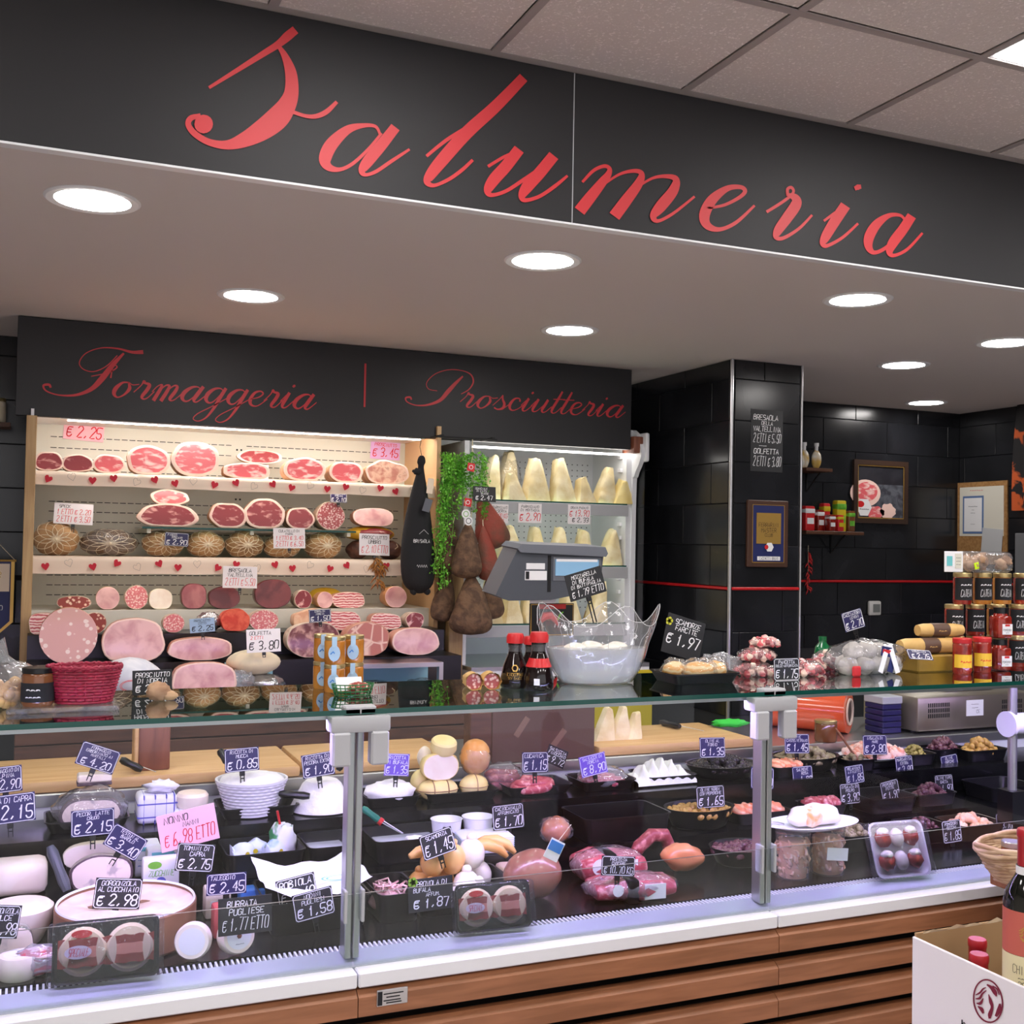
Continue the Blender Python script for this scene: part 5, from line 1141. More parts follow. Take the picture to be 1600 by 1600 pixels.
q = onY(1046, 970, 2.70); mb = MB()
for a in range(5): mb.lathe([(0, 0), (.006, 0)], 10, 0, T(.006*math.cos(a*1.257), 0, .006*math.sin(a*1.257)) @ R3(90, 0, 0), cap=False)
tag(mb.build('flower_sticker', mat('flower', (206, 206, 60), rough=.6), None, 0, T(q.x, q.y, q.z)), 'yellow flower sticker on the corner of the Scamorze board', 'sticker')['kind'] = 'stuff'
# vacuum packed pancetta cubes
def vac(label, px, Y, w, d, h, z, seed, m='pancetta_cubes'):
    t = thing('diced_bacon_pack', label, 'meat pack', (xat(px, Y, z), Y, z)); mb = MB(); rnd = random.Random(seed); V0, F0 = cboxg(.02, .016, .014, .003)
    for k in range(60):
        x, y = rnd.uniform(-.9, .9), rnd.uniform(-.85, .85); zz = (1-x*x)*(1-y*y)*(h-.012)*rnd.random()
        mb.add(V0, F0, k % 3, T(x*w/2*.86, y*d/2*.86, .009+zz) @ R3(rnd.uniform(-40, 40), rnd.uniform(-40, 40), rnd.uniform(0, 90)))
    stuff(mb.build('diced_meat', ['crudo', 'crudo_dark', 'fat'], t, 40)); film(t, w/2, d/2, h/2, 0, seed, 'film', .08); return t
vac('lower flat pack of diced smoked bacon beside the scamorze', 1178, 2.63, .13, .1, .042, ZT, 1); vac('diced bacon pack lying on top of the lower flat pack', 1182, 2.65, .12, .09, .04, ZT+.04, 2); vac('topmost bacon pack of the pile, with a clear standing edge', 1196, 2.66, .09, .07, .03, ZT+.078, 3)
vac('diced bacon pack behind the Pancetta card', 1258, 2.6, .105, .1, .048, ZT, 4); vac('bacon pack leaning beside the netted salamini', 1290, 2.68, .1, .06, .066, ZT, 5)
pricecard('black Pancetta dolce card with 1,75 in front of the bacon packs', 1229, 1046, 46, 35, 2.52, 0, [('PANCETTA', .8), ('DOLCE-AFFUMICATA', .6), ('\u20ac 1,75', 1.5, .2)], 'black', stem=.0, tilt=4, clip=False)
# salamini in clear bag
Y = 2.6; px = 1352; t = thing('salamini_bag', 'clear bag of grey floury salamini with white clips and blue labels', 'salami bag', top(px, Y)); rnd = random.Random(3)
for k, (x, y, z, r) in enumerate(((-.08, -.02, .026, .026), (-.03, -.03, .026, .026), (.025, -.02, .025, .025), (.075, -.025, .027, .027), (-.055, .02, .028, .028), (.0, .025, .03, .03), (.055, .025, .028, .028), (-.05, -.005, .066, .027), (.0, -.005, .068, .027), (.045, .0, .064, .025))): blobpart('salamino', t, mat('floury_grey', (206, 200, 190), (166, 160, 150), sc=26, rough=.9, bump=.3), (x, y, z), (r*1.25, r*.95, r), k, .08)
film(t, .14, .075, .052, 0, 31, 'film', .1)
mb = MB()
for dx, rz_ in ((.0, 26), (.035, -14)): mb.box((dx, -.078, .05), (.016, .002, .085), 0, R3(-8, rz_, 0).to_3x3())
mb.build('white_clip', 'label_white', t); MB().box((.012, -.074, .07), (.036, .002, .028), 0, R3(0, 10, 0).to_3x3()).box((.03, -.076, .035), (.02, .002, .05), 0, R3(0, 18, 0).to_3x3()).build('brand_label', 'navy', t); MB().box((.012, -.0756, .071), (.028, .001, .01), 0, R3(0, 10, 0).to_3x3()).build('label_stripe', 'lid_red', t)
MB().box((-.085, -.062, .015), (.03, .01, .03), 0, None, .004).build('red_seal', 'lid_red', t)
pricecard('navy Cacciatori card with 2,70 above the salamini bag', 1333, 969, 38, 30, 2.62, -13, [('CACCIATORI', .8), ('LEVONI', .7, .7), ('\u20ac 2,70', 1.3)], 'navy', stem=.04)
# wrapped salamis, pack
def wrapped(label, px, Y, z, L_, r, rz, m='wrap_tan'):
    t = thing('paper_wrapped_salami', label, 'salami', (xat(px, Y, z), Y, z), rz); MB().tube([(-L_/2, 0, r), (-L_/2+.02, 0, r), (0, 0, r), (L_/2-.03, 0, r), (L_/2, 0, r)], [r*.8, r*.97, r, r*.96, r*.78], 12).build('paper', m, t)
    MB().tube([(-.035, 0, r), (.025, 0, r)], r*1.02, 12, cap=False).build('printed_band', 'band_brown', t, 180); mb = MB(); write(mb, [('~~~', 1)], .045, .02, 0, 0, .12, 2, .1, lambda x, y, z_: (x-.005, -r*1.03*math.cos(z_/r), r+r*1.03*math.sin(z_/r))); mb.build('band_text', 'wrap_tan', t, 0)
    MB().lathe([(0, 0), (r*.74, 0)], 14, 0, T(L_/2+.0008, 0, r) @ R3(0, 90, 0), cap=False).build('cut_end', 'salami', t, 0); return t
t = thing('mustard_box', 'ochre paper covered box on the glass behind the Stracciata card', 'box', top(1448, 2.62), 0); MB().box((0, 0, .025), (.16, .1, .05), 0, None, .004).build('box', mat('ochre', (176, 138, 46), (150, 116, 36), sc=10, rough=.5), t)
wrapped('paper wrapped salami with cut end lying on top of the other wrapped salami', 1468, 2.63, ZT+.0985, .16, .021, -6); wrapped('long paper wrapped salami between the ochre box and the top one', 1452, 2.61, ZT+.0505, .22, .024, -3)
pricecard('slanted black Stracciata card with 2,75 in front of the ochre box', 1437, 1023, 44, 18, 2.54, 5, [('STRACCIATA', .7), ('\u20ac 2,75', 1.1)], 'navy', stem=.0, tilt=35, clip=False)
# jars at the end
G = 'black-label jars stacked at the counter end'
jh = .098
for px, Y, tier, c, lb in ((1492, 2.66, 0, 'jar_red', 'black-label jar at the bottom of the stack, behind the red-lid jars'), (1524, 2.66, 0, 'honey', 'black-label jar at the bottom of the stack, behind the flat-sided sauce jar'), (1556, 2.66, 0, 'jar_red', 'black-label jar at the stack bottom behind the lower flat-sided jar'), (1588, 2.64, 0, 'jar_red', 'black-label jar in the lowest tier at the end of the glass'),
    (1490, 2.66, 1, 'jar_red', 'middle-tier black-label jar nearest the wrapped salami'), (1523, 2.66, 1, 'jar_red', 'middle-tier black-label jar second from the wrapped salami'), (1556, 2.66, 1, 'honey', 'middle-tier black-label jar behind the upper flat-sided jar'), (1590, 2.64, 1, 'jar_red', 'middle-tier black-label jar at the end of the glass'),
    (1503, 2.66, 2, 'jar_red', 'top-tier black-label jar under the mushroom bag header card'), (1534, 2.66, 2, 'honey', 'top-tier black-label jar under the middle of the mushroom bag'), (1565, 2.66, 2, 'honey', 'top-tier black-label jar under the sealed end of the mushroom bag'), (1597, 2.65, 2, 'jar_red', 'top-tier black-label jar standing clear of the mushroom bag')):
    jar('sauce_jar', lb, (xat(px, Y, ZT), Y, ZT+tier*(jh+.0006)), .0285, jh, c, 'lid_gold', 'ink_black', [('~~~~', .8), ('CATENA', 1)], G, (.13, .84), px)
for px, Y, lb in ((1503, 2.52, 'red-lid jar with yellow label, the nearer to the Stracciata card'), (1534, 2.54, 'red-lid jar with yellow label beside the lower flat-sided jar')):
    jar('red_lid_jar', lb, (xat(px, Y, ZT), Y, ZT), .0275, .105, 'jar_red', 'lid_red', mat('label_yellow', (240, 192, 50), rough=.5), [('~~~~~', 1)], 'red-lid jars', (.18, .55), 2, inks=('ink_red',))
for px, Y, z, lb in ((1562, 2.56, ZT, 'lower flat-sided red sauce jar with white label'), (1563, 2.57, ZT+.096, 'upper flat-sided red sauce jar with white label')):
    t = thing('square_sauce_jar', lb, 'jar', (xat(px, Y, z), Y, z), -12, 'flat-sided sauce jars'); MB().box((0, 0, .036), (.05, .05, .07), 0, None, .008).lathe([(.022, .07), (.019, .08)], 12).build('glass_body', 'jar_red', t); MB().lathe([(0, .078), (.021, .078), (.021, .095), (0, .095)], 14).build('lid', 'black_plastic', t)
    l_ = MB().box((.006, -.0262, .03), (.034, .001, .032)).build('label', 'label_white', t); mb = MB(); write(mb, [('POMODORI', 1), ('~~~', .8)], .034, .018, -.0269, 0, .12, 1, 0, lambda x, y, z_: (x+.006, y, z_+.024)); mb.build('label_text', 'ink_black', l_, 0); MB().box((.006, -.0268, .042), (.016, .0006, .006)).build('label_logo', 'lid_red', l_)
zq = ZT+3*(jh+.0006)
t = thing('mushroom_bag', 'clear bag of dried porcini with white header card lying on the top jars', 'mushroom bag', (xat(1537, 2.66, zq), 2.66, zq)); rnd = random.Random(8)
for k in range(16): blobpart('mushroom_slice', t, 'mushroom', (rnd.uniform(-.085, .085), rnd.uniform(-.02, .02), rnd.uniform(.018, .05)), (.02, .012, .014), k, .3, 3, None, R3(rnd.uniform(-40, 40), rnd.uniform(-60, 60), rnd.uniform(0, 180)), 10, 8)
V, F = cboxg(.21, .06, .066, .018); mesh('bag', [(a, b, c+.034) for a, b, c in V], F, 'film', t, None, 60); l_ = MB().box((-.145, -.02, .034), (.075, .003, .064), 0, None, .001).build('header_card', 'label_white', t)
MB().box((-.128, -.0222, .036), (.026, .001, .046)).build('print_panel', 'cream_enamel', l_); mb = MB(); write(mb, [('~~~~', 1), ('~~~', 1), ('~~~~', 1)], .022, .036, -.0231, 0, .12, 1, 0, lambda x, y, z_: (x-.128, y, z_+.036)); mb.build('print_text', 'ink_black', l_, 0); MB().box((-.163, -.0222, .036), (.022, .001, .03)).build('print_mark', 'teal_print', l_)
MB().box((-.062, -.0315, .022), (.018, .001, .02), 0, R3(0, -12, 0).to_3x3()).build('price_sticker', mat('neon', (206, 240, 30), rough=.5), t)
t = thing('green_bottle', 'green plastic bottle behind the salamini bag', 'bottle', top(1285, 2.74)); MB().lathe([(0, 0), (.024, 0), (.025, .05), (.022, .066), (.012, .078), (.011, .085)], 16).build('body', 'bottle_green', t); MB().lathe([(.011, .085), (.0125, .085), (.0125, .097), (0, .097)], 12).build('cap', 'bottle_green', t); MB().lathe([(.0254, .012), (.0254, .04)], 16, cap=False).build('label', 'label_white', t)
# ------------------------------------------------------------------ pillar and back wall
yw = PY-.0085
pricecard('black wall slate on the pillar listing Bresaola 5,50 and Golfetta 3,80', 1198, 689, 57, 97, yw, 0, [('BRESAOLA', .8, .1), ('DELLA', .6, .5), ('VALTELLINA', .8, .2), ('2 ETTI \u20ac 5,50', 1, .8), ('----', .5, .3), ('GOLFETTA', .8, .3), ('2 ETTI \u20ac 3,80', 1.1, .8)], 'slate', clip=False, tilt=0, name='wall_slate')
q = onY(1197, 834, yw); u = dep(q.x, q.y, q.z)/FPX; t = thing('award_plaque', 'brown wooden plaque with navy field and gold plate on the pillar', 'plaque', tuple(q)); w, h = 76*u, 104*u
MB().box((0, -.008, 0), (w, .02, h), 0, None, .004).build('board', mat('plaque_wood', (74, 48, 36), rough=.4), t); MB().box((0, -.0185, 0), (w*.76, .002, h*.84)).build('navy_field', 'navy', t)
mb = MB(); a, b = w*.39, h*.43; ribbon(mb, [(-a, -b), (a, -b), (a, b), (-a, b), (-a, -b)], .004, -.0195); mb.build('gold_edge', 'gold', t, 0); g_ = MB().box((0, -.0205, h*.08), (w*.6, .003, h*.46)).build('gold_plate', 'gold', t)
mb = MB(); write(mb, [('FERRARINI', 1), ('MASTER', 1), ('CLUB', .8)], w*.58, h*.26, -.0225, 0, .1, 1, 0, lambda x, y, z_: (x, y, z_+h*.06)); mb.build('plate_text', 'ink_black', g_, 0)
MB().lathe([(0, 0), (.024, 0), (.024, .002), (0, .002)], 6, 0, T(.004, -.0215, -h*.2) @ R3(90, 0, 0)).build('hexagon_badge', 'label_white', t); MB().lathe([(0, 0), (.012, 0)], 6, 0, T(-.014, -.024, -h*.2) @ R3(90, 0, 0), cap=False).build('badge_red', 'lid_red', t); n_ = MB().box((.002, -.0205, -h*.37), (w*.56, .002, h*.06)).build('name_strip', 'label_white', t); mb = MB(); write(mb, [('CACCHETTI BRUNO', 1)], w*.54, h*.06, -.0218, 0, .12, 1, 0, lambda x, y, z_: (x+.002, y, z_-h*.37)); mb.build('strip_text', 'ink_black', n_, 0)
yb = YB-.0085
for i, (x0_, x1_, y_, lb) in enumerate(((1250, 1291, 731, 'short upper wall shelf with yellow pouches'), (1250, 1340, 829, 'lower wall shelf packed with red and green packets'))):
    a = onY(x0_, y_, 5.42); b = onY(x1_, y_, 5.42); t = thing('wall_shelf', 'brown wooden '+lb, 'shelf', ((a.x+b.x)/2, 5.42, a.z)); w = (b.x-a.x)/2
    MB().lo((-w, -.06, -.02), (w, yb-5.42, 0), 0, .002).build('plank', 'dark_wood', t)
    for x in (w*.55,): MB().tube([(x, .0, -.02), (x, .05, -.06), (x, yb-5.42-.004, -.13), (x, yb-5.42-.004, -.02)], .005, 6).build('bracket', 'black_matte', t)
    if i == 0:
        for px, yy, nm in ((1277, 0, 'hanging on the free end of the upper shelf'), (1258, 0, 'half behind the pillar on the upper shelf')):
            s = thing('sauce_pouch', 'yellow and white spouted pouch '+nm.replace('hanging on', 'standing at'), 'pouch', (xat(px, 5.42, a.z), 5.43, a.z)); blobpart('pouch', s, mat('pouch_gold', (206, 170, 90), (230, 226, 214), sc=12, rough=.3), (0, 0, .055), (.034, .02, .058), px, .05, 2, .94); MB().lathe([(.01, .108), (.01, .135), (.014, .135), (.014, .155), (0, .155)], 10).build('spout', 'label_white', s)
    else:
        for k, (px, w_, h_, m1, m2, nm) in enumerate(((1262, .07, .15, 'lid_red', 'label_white', 'red and white carton nearest the pillar'), (1279, .05, .13, 'jar_red', 'label_white', 'dark red packet beside the red and white carton'), (1288, .05, .17, 'lid_red', 'yellow_box', 'red squeeze pack with yellow cap'), (1297, .045, .1, 'jar_red', 'label_white', 'low red box with white top'),
              (1311, .07, .19, 'yellow_box', 'leaf_green', 'tall yellow and green bag'), (1310, .045, .1, 'lid_red', 'yellow_box', 'small red tub with yellow lid before the tall bag'), (1327, .05, .13, 'jar_brown', 'leaf_green', 'brown jar with green bands at the shelf end'))):
            yy = 5.40 if k in (3, 5) else 5.46; s = thing('grocery_packet', nm+' on the lower wall shelf', 'packet', (xat(px, yy, a.z), yy, a.z)); MB().box((0, 0, h_/2), (w_, .05, h_), 0, None, .008).build('pack', m1, s); MB().box((0, -.001, h_*.8), (w_*1.02, .052, h_*.2), 0, None, .006).build('top_band', m2, s); MB().box((0, -.0265, h_*.4), (w_*.7, .002, h_*.24)).build('label', m2, s)
q = onY(1374, 769, yb); u = dep(q.x, q.y, q.z)/FPX; w, h = 98*u*1.09, 98*u; t = thing('framed_ham_picture', 'dark framed picture of sliced ham with a hexagon logo on the black wall', 'picture', tuple(q))
MB().lo((-w/2, -.02, h/2-.03), (w/2, 0, h/2)).lo((-w/2, -.02, -h/2), (w/2, 0, -h/2+.03)).lo((-w/2, -.02, -h/2+.03), (-w/2+.03, 0, h/2-.03)).lo((w/2-.03, -.02, -h/2+.03), (w/2, 0, h/2-.03)).build('frame', mat('frame_dark', (58, 42, 34), rough=.35), t)
mb = MB(); a, b = w/2-.034, h/2-.034; ribbon(mb, [(-a, -b), (a, -b), (a, b), (-a, b), (-a, -b)], .008, -.016); mb.build('gold_slip', 'gold', t, 0)
MB().lo((-w/2+.03, -.008, -h/2+.03), (w/2-.03, -.001, h/2-.03)).build('print_sheet', mat('photo_grey', (52, 52, 58), (40, 40, 46), sc=6, rough=.25), t)
MB().lo((-w/2+.032, -.0095, -h/2+.032), (w/2-.032, -.0085, h*.12)).build('print_stone', mat('photo_stone', (92, 96, 104), (60, 62, 70), sc=20, rough=.25), t)
mb = MB()
def disc(mb, cx, cz, rx, rz, y, mi=0, n=24, wob=.0): mb.add([(cx+rx*(1+wob*math.sin(i*1.7))*math.cos(2*math.pi*i/n), y, cz+rz*(1+wob*math.sin(i*1.7))*math.sin(2*math.pi*i/n)) for i in range(n)], [tuple(range(n))[::-1]], mi)
disc(mb, -.12, -.01, .12, .085, -.0112); disc(mb, -.11, -.0, .085, .06, -.0116, 1); disc(mb, -.04, -.13, .07, .04, -.0113, 1, wob=.08); disc(mb, .06, -.12, .06, .05, -.0113, 0, wob=.1); mb.build('printed_ham', ['cooked_rim', 'crudo'], t, 0)
l_ = MB().lathe([(0, 0), (.06, 0)], 6, 0, T(-.13, -.0122, -.1) @ R3(90, 0, 0), cap=False).build('hexagon_logo', 'label_white', t, 0); mb = MB(); write(mb, [('~~~~~', 1)], .09, .03, -.0128, 0, .14, 1, .2, lambda x, y, z_: (x-.13, y, z_-.11)); disc(mb, -.16, -.08, .03, .02, -.0127, 1); mb.build('logo_print', ['ink_black', 'lid_red'], l_, 0)
# cork board on the right wall
xw = XR-.0085
def onX(px, py, X): r_ = ray(px, py); return Vector((0, 0, HC))+r_*(X/r_.x)
a = onX(1498, 762, xw); b = onX(1576, 860, xw); c = onX(1576, 757, xw)
yc, zc_, w, h = (a.y+c.y)/2, (a.z+b.z)/2-.03, abs(a.y-c.y), a.z-b.z+.12
t = thing('notice_board', 'wood framed notice board with certificate and loose paper on the black tiled side wall', 'notice board', (xw, yc, zc_), -90)
MB().box((0, -.006, 0), (w, .012, h), 0, None, .002).build('cork_board', mat('cork', (170, 128, 78), (150, 108, 62), sc=60, rough=.9), t); MB().box((0, -.013, h*.14), (w*.88, .003, h*.6)).build('white_sheet', mat('sheet_cream', (222, 218, 204), rough=.7), t)
c_ = MB().box((-w*.16, -.0155, h*.1), (w*.42, .002, h*.46)).build('certificate', mat('cert_blue', (92, 118, 164), rough=.6), t); MB().box((-w*.16, -.0168, h*.1), (w*.36, .001, h*.41)).build('certificate_paper', 'label_white', c_)
mb = MB(); write(mb, [('~~~~~', 1), ('~~', .7), ('~~~', .8), (' ', 2), ('~~~~', .6)], w*.3, h*.3, -.0175, 0, .1, 1, 0, lambda x, y, z_: (x-w*.16, y, z_+h*.1)); mb.build('certificate_text', 'dark_grey', c_, 0)
mb = MB(); write(mb, [('~~~~~~', 1)], w*.4, h*.07, -.0148, 0, .1, 1, 0, lambda x, y, z_: (x-w*.1, y, z_+h*.40)); mb.build('heading', mat('ink_pink', (226, 130, 130), rough=.8), t, 0)
MB().box((w*.22, -.016, -h*.22), (w*.4, .002, h*.3), 0, R3(0, 5, 0).to_3x3()).build('loose_paper', mat('paper_grey', (196, 198, 200), rough=.7), t)
q = onY(1364, 950, yb); t = thing('thermostat', 'small white wall thermostat with grey screen below the red line', 'thermostat', tuple(q)); MB().box((0, -.012, 0), (.095, .024, .09), 0, None, .01).build('case', mat('stat_white', (206, 206, 202), rough=.4), t); MB().box((.008, -.0245, 0), (.056, .003, .052), 0, None, .002).build('screen', mat('stat_screen', (120, 124, 122), rough=.3), t)
q = onY(1256, 893, yb-.01); t = thing('chilli_string', 'string of small dried red chillies hanging beside the pillar', 'chillies', (q.x+.03, yb-.012, q.z)); mb = MB(); rnd = random.Random(5)
for k in range(22): z_ = .12-.011*k; x = rnd.uniform(-.02, .02); mb.tube([(0, 0, z_), (x, -.01, z_-.012), (x*1.5, -.008, z_-.03)], [.003, .005, .001], 5)
stuff(mb.build('pods', 'lid_red', t, 180)); MB().tube([(0, 0, .16), (0, 0, -.12)], .0015, 4).build('cord', 'string', t)
# printed apron on a hook, steel door edge at far right
a = onX(1588, 625, xw-.04); t = thing('hanging_apron', 'black apron printed with orange food pictures hanging on the side wall', 'apron', (xw-.03, a.y-.17, a.z), -90); V = []; F = []
for j in range(12):
    for i in range(9): V.append((-.16+.04*i+.008*j*(i-4)*.12, -.012-.014*math.sin(i*1.9+.3*j), -.06*j-.02))
F = [(j*9+i, (j+1)*9+i, (j+1)*9+i+1, j*9+i+1) for j in range(11) for i in range(8)]; mesh('cloth', V, F, mat('apron_print', (24, 22, 24), (206, 92, 40), sc=7, lo=.56, hi=.6, rough=.8), t, None, 180); MB().lathe([(0, -.03), (.016, -.03), (.016, .0), (0, .0)], 12, 0, R3(90, 0, 0) @ T(0, 0, 0)).build('hook', 'black_plastic', t)
a = onX(1597, 850, xw); struct(MB().lo((xw-.04, a.y-1.1, 0), (xw, a.y+.02, 1.72), 0, .004).build('door_1', mat('door_grey', (120, 122, 126), rough=.4)))
# left wall bits, pennant
q = onY(6, 935, 5.3); t = thing('award_pennant', 'navy pennant with gold fringe and cream field at the wooden frame', 'pennant', (q.x-.02, 5.3, q.z)); V = [(-.16, 0, .16), (.055, 0, .16), (.055, 0, -.1), (-.05, 0, -.2), (-.16, 0, -.1)]
mb = MB().add([(a, b-.002, c) for a, b, c in V]+[(a, b+.002, c) for a, b, c in V], [(0, 4, 3, 2, 1), (5, 6, 7, 8, 9)]+[(i, (i+1) % 5, 5+(i+1) % 5, 5+i) for i in range(5)]); mb.build('cloth', 'navy', t, 0); MB().lo((-.15, -.004, .03), (.04, -.0025, .15)).build('cream_field', 'cloth_cream', t)
mb = MB(); write(mb, [('MASTER', 1), ('CLUB', .8)], .15, .07, -.0045, 0, .1, 1, 0, lambda x, y, z_: (x-.05, y, z_+.09)); mb.build('field_text', 'gold', t, 0); mb = MB(); write(mb, [('EFFETTIVO', 1)], .16, .03, -.0035, 0, .12, 1, 0, lambda x, y, z_: (x-.05, y, z_-.04)); mb.build('lettering', 'chalk', t, 0)
mb = MB(); ribbon(mb, [(.052, .16), (.052, -.1), (-.05, -.198), (-.158, -.1)], .014, -.003); mb.build('fringe', 'gold', t, 0); MB().tube([(-.17, 0, .163), (.065, 0, .163)], .005, 8).build('rod', 'gold', t); MB().tube([(-.16, 0, .165), (-.05, .1, .28), (.06, 0, .165)], .0015, 5).build('cord', 'string', t)
q = onY(2, 648, 5.48); t = thing('jar_shelf', 'brown shelf end with cream jars beside the header board', 'shelf', (q.x-.1, 5.46, q.z-.04)); MB().lo((-.2, -.06, -.02), (.14, .085, 0)).build('plank', 'dark_wood', t)
jar('pantry_jar', 'cream jar on the shelf end beside the header board', (q.x-.02, 5.46, q.z-.0398), .04, .11, 'cheese_pale', 'lid_gold')
# ------------------------------------------------------------------ inside the glass counter
ZA, ZB_, ZC_ = .7003, .7603, .8503
TG = 'black trays in the counter'
def at(px, Y, z): return (xat(px, Y, z), Y, z)
def trayp(label, px, Y, z, wpx, d, h, **k):
    return tray(label, xat(px, Y, z), Y, z, wpx*mpp(px, Y, z), d, h, group=TG, **k)
trayp('black tray under the dark-rinded cheese', 135, 3.1, ZC_, 120, .14, .03); trayp('black tray under the ricotta basket', 400, 3.1, ZC_, 118, .14, .03)
trayp('black tray under the smooth ricotta mound beside the metal post', 512, 3.1, ZC_, 88, .14, .03); trayp('black tray under the low ricotta heap next to the provolone pile', 606, 3.1, ZC_, 84, .14, .03)
trayp('black tray holding the provolone pile', 712, 3.1, ZC_, 118, .14, .03); trayp('black tray under the sausage coil', 832, 3.1, ZC_, 106, .14, .03)
trayp('black tray under the Norcia sausage pack', 938, 3.1, ZC_, 92, .14, .03); trayp('black tray under the white ruffled heap', 1035, 3.1, ZC_, 88, .14, .03)
zc = ZC_+.0035
# dark-rinded cheese
KIND['erbo'] = ('cheese_blue', 'rind_dark', 'rind_dark', .1, 3.2, .05)
t = cutmeat('rinded_cheese', 'pink-lit cheese block with dark rind top in a crumpled clear bag', 'cheese', 'erbo', 142, 3.06, zc, 98, 44, .1, 3, .05)
film(t, .092, .08, .055, 0, 5, 'film', .1)
u = mpp(148, 3.1, .95); t = thing('cheese_piece', 'small white cheese piece with black rind base lying on the dark-rinded cheese', 'cheese', at(147, 3.1, zc+.103)); MB().box((0, 0, .018), (50*u, .05, .02), 0, None, .004).build('paste', 'cheese_cut', t); MB().box((0, 0, .004), (51*u, .052, .008), 0, None, .002).build('rind', 'rind_dark', t)
# checked cloth parcels
def parcel(label, px, Y, z, w, d, h):
    t = thing('checked_parcel', label, 'parcel', at(px, Y, z), 0, 'blue checked cloth parcels'); V, F = cboxg(w, d, h, .012); mesh('cloth', [(a, b, c+h/2) for a, b, c in V], F, 'cloth_white', t, None, 60); mb = MB()
    for x in (-.34, -.06, .22, .42): mb.box((x*w, 0, h/2), (.0035, d*1.008, h*1.008), 0, None, .011)
    for zz in (.25, .7): mb.box((0, 0, zz*h), (w*1.006, d*1.006, .0035))
    stuff(mb.build('checks', 'check_blue', t, 40))
parcel('blue checked cloth parcel standing behind the milk packs, topped with a gathered knot', 243, 3.10, ZC_, .1, .09, .075); parcel('small flat blue checked cloth parcel under the white cheese drum', 296, 3.06, ZC_, .085, .08, .036)
t = thing('cloth_knot', 'gathered white cloth knot on the taller checked parcel', 'cloth', at(252, 3.09, ZC_+.0755)); blobpart('knot', t, 'cloth_white', (0, 0, .014), (.04, .03, .016), 3, .3, 3, .9)
t = thing('cheese_drum', 'plain white cheese drum lying on the flat checked parcel', 'cheese', at(300, 3.07, ZC_+.0365)); MB().lathe([(0, 0), (.037, 0), (.042, .008), (.042, .03), (.036, .038), (0, .039)], 24).build('drum', 'cheese_cut', t)
# ricotta
t = thing('ricotta_basket', 'white plastic wicker-look basket heaped with ricotta', 'ricotta', at(392, 3.09, zc)); r1 = 108*mpp(392, 3.09, .9)/2; r0 = r1*.68; mb = MB()
mb.lathe([(0, 0), (r0, 0), (r0, .006), (r1, .088), (r1*1.03, .088), (r1*1.03, .094), (r1*.97, .094), (r1*.95, .08)], 32); mb.build('basket', 'white_plastic', t)
mb = MB()
for k in range(9):
    f = (k+.7)/9.6; r = r0+(r1-r0)*f; mb.tube([((r+.0012*(1 if (i+k) % 2 else -1))*math.cos(i*math.pi/24), (r+.0012*(1 if (i+k) % 2 else -1))*math.sin(i*math.pi/24), .004+.086*f) for i in range(49)], .0026, 4, cap=False)
stuff(mb.build('weave', 'white_plastic', t, 180)); blobpart('ricotta', t, 'ricotta', (0, 0, .085), (r1*.94, r1*.94, .026), 3, .04, 4)
t = thing('ricotta_mound', 'smooth truncated ricotta mound beside the metal post', 'ricotta', at(502, 3.08, zc)); r = 98*mpp(502, 3.08, .9)/2; MB().lathe([(0, 0), (r, 0), (r*.98, .008), (r*.62, .068), (r*.5, .078), (0, .08)], 30).build('cheese', 'ricotta', t)
t = thing('ricotta_heap', 'low spooned ricotta heap under the violet card', 'ricotta', at(609, 3.08, zc)); blobpart('cheese', t, 'ricotta', (0, 0, .03), (40*mpp(609, 3.08, .9), .05, .034), 5, .12, 3, .85)
# spatulas
def knife(label, p0, p1, r, m='black_plastic', name='spatula', tip=None):
    a, b = Vector(p0), Vector(p1); t = thing(name, label, 'utensil', tuple(a)); d = b-a
    MB().tube([(0, 0, 0), tuple(d*.15), tuple(d*.5), tuple(d*.8), tuple(d)], [r*.6, r, r*.85, r, r*.7], 10).build('handle', m, t)
    if tip: MB().tube([tuple(-(Vector(tip)-a)*-0), tuple(Vector(tip)-a)], [.002, .0012], 6).build('blade', 'steel', t)
    return t
knife('black spatula handle resting against the smooth ricotta mound', onY(436, 1240, 3.03), onY(484, 1244, 3.0), .011, tip=onY(425, 1225, 3.06)); knife('black handle sticking up behind the smooth ricotta mound', onY(528, 1204, 3.15), onY(543, 1176, 3.16), .011); knife('black handle sticking up behind the ricotta basket', onY(356, 1192, 3.14), onY(343, 1172, 3.16), .012)
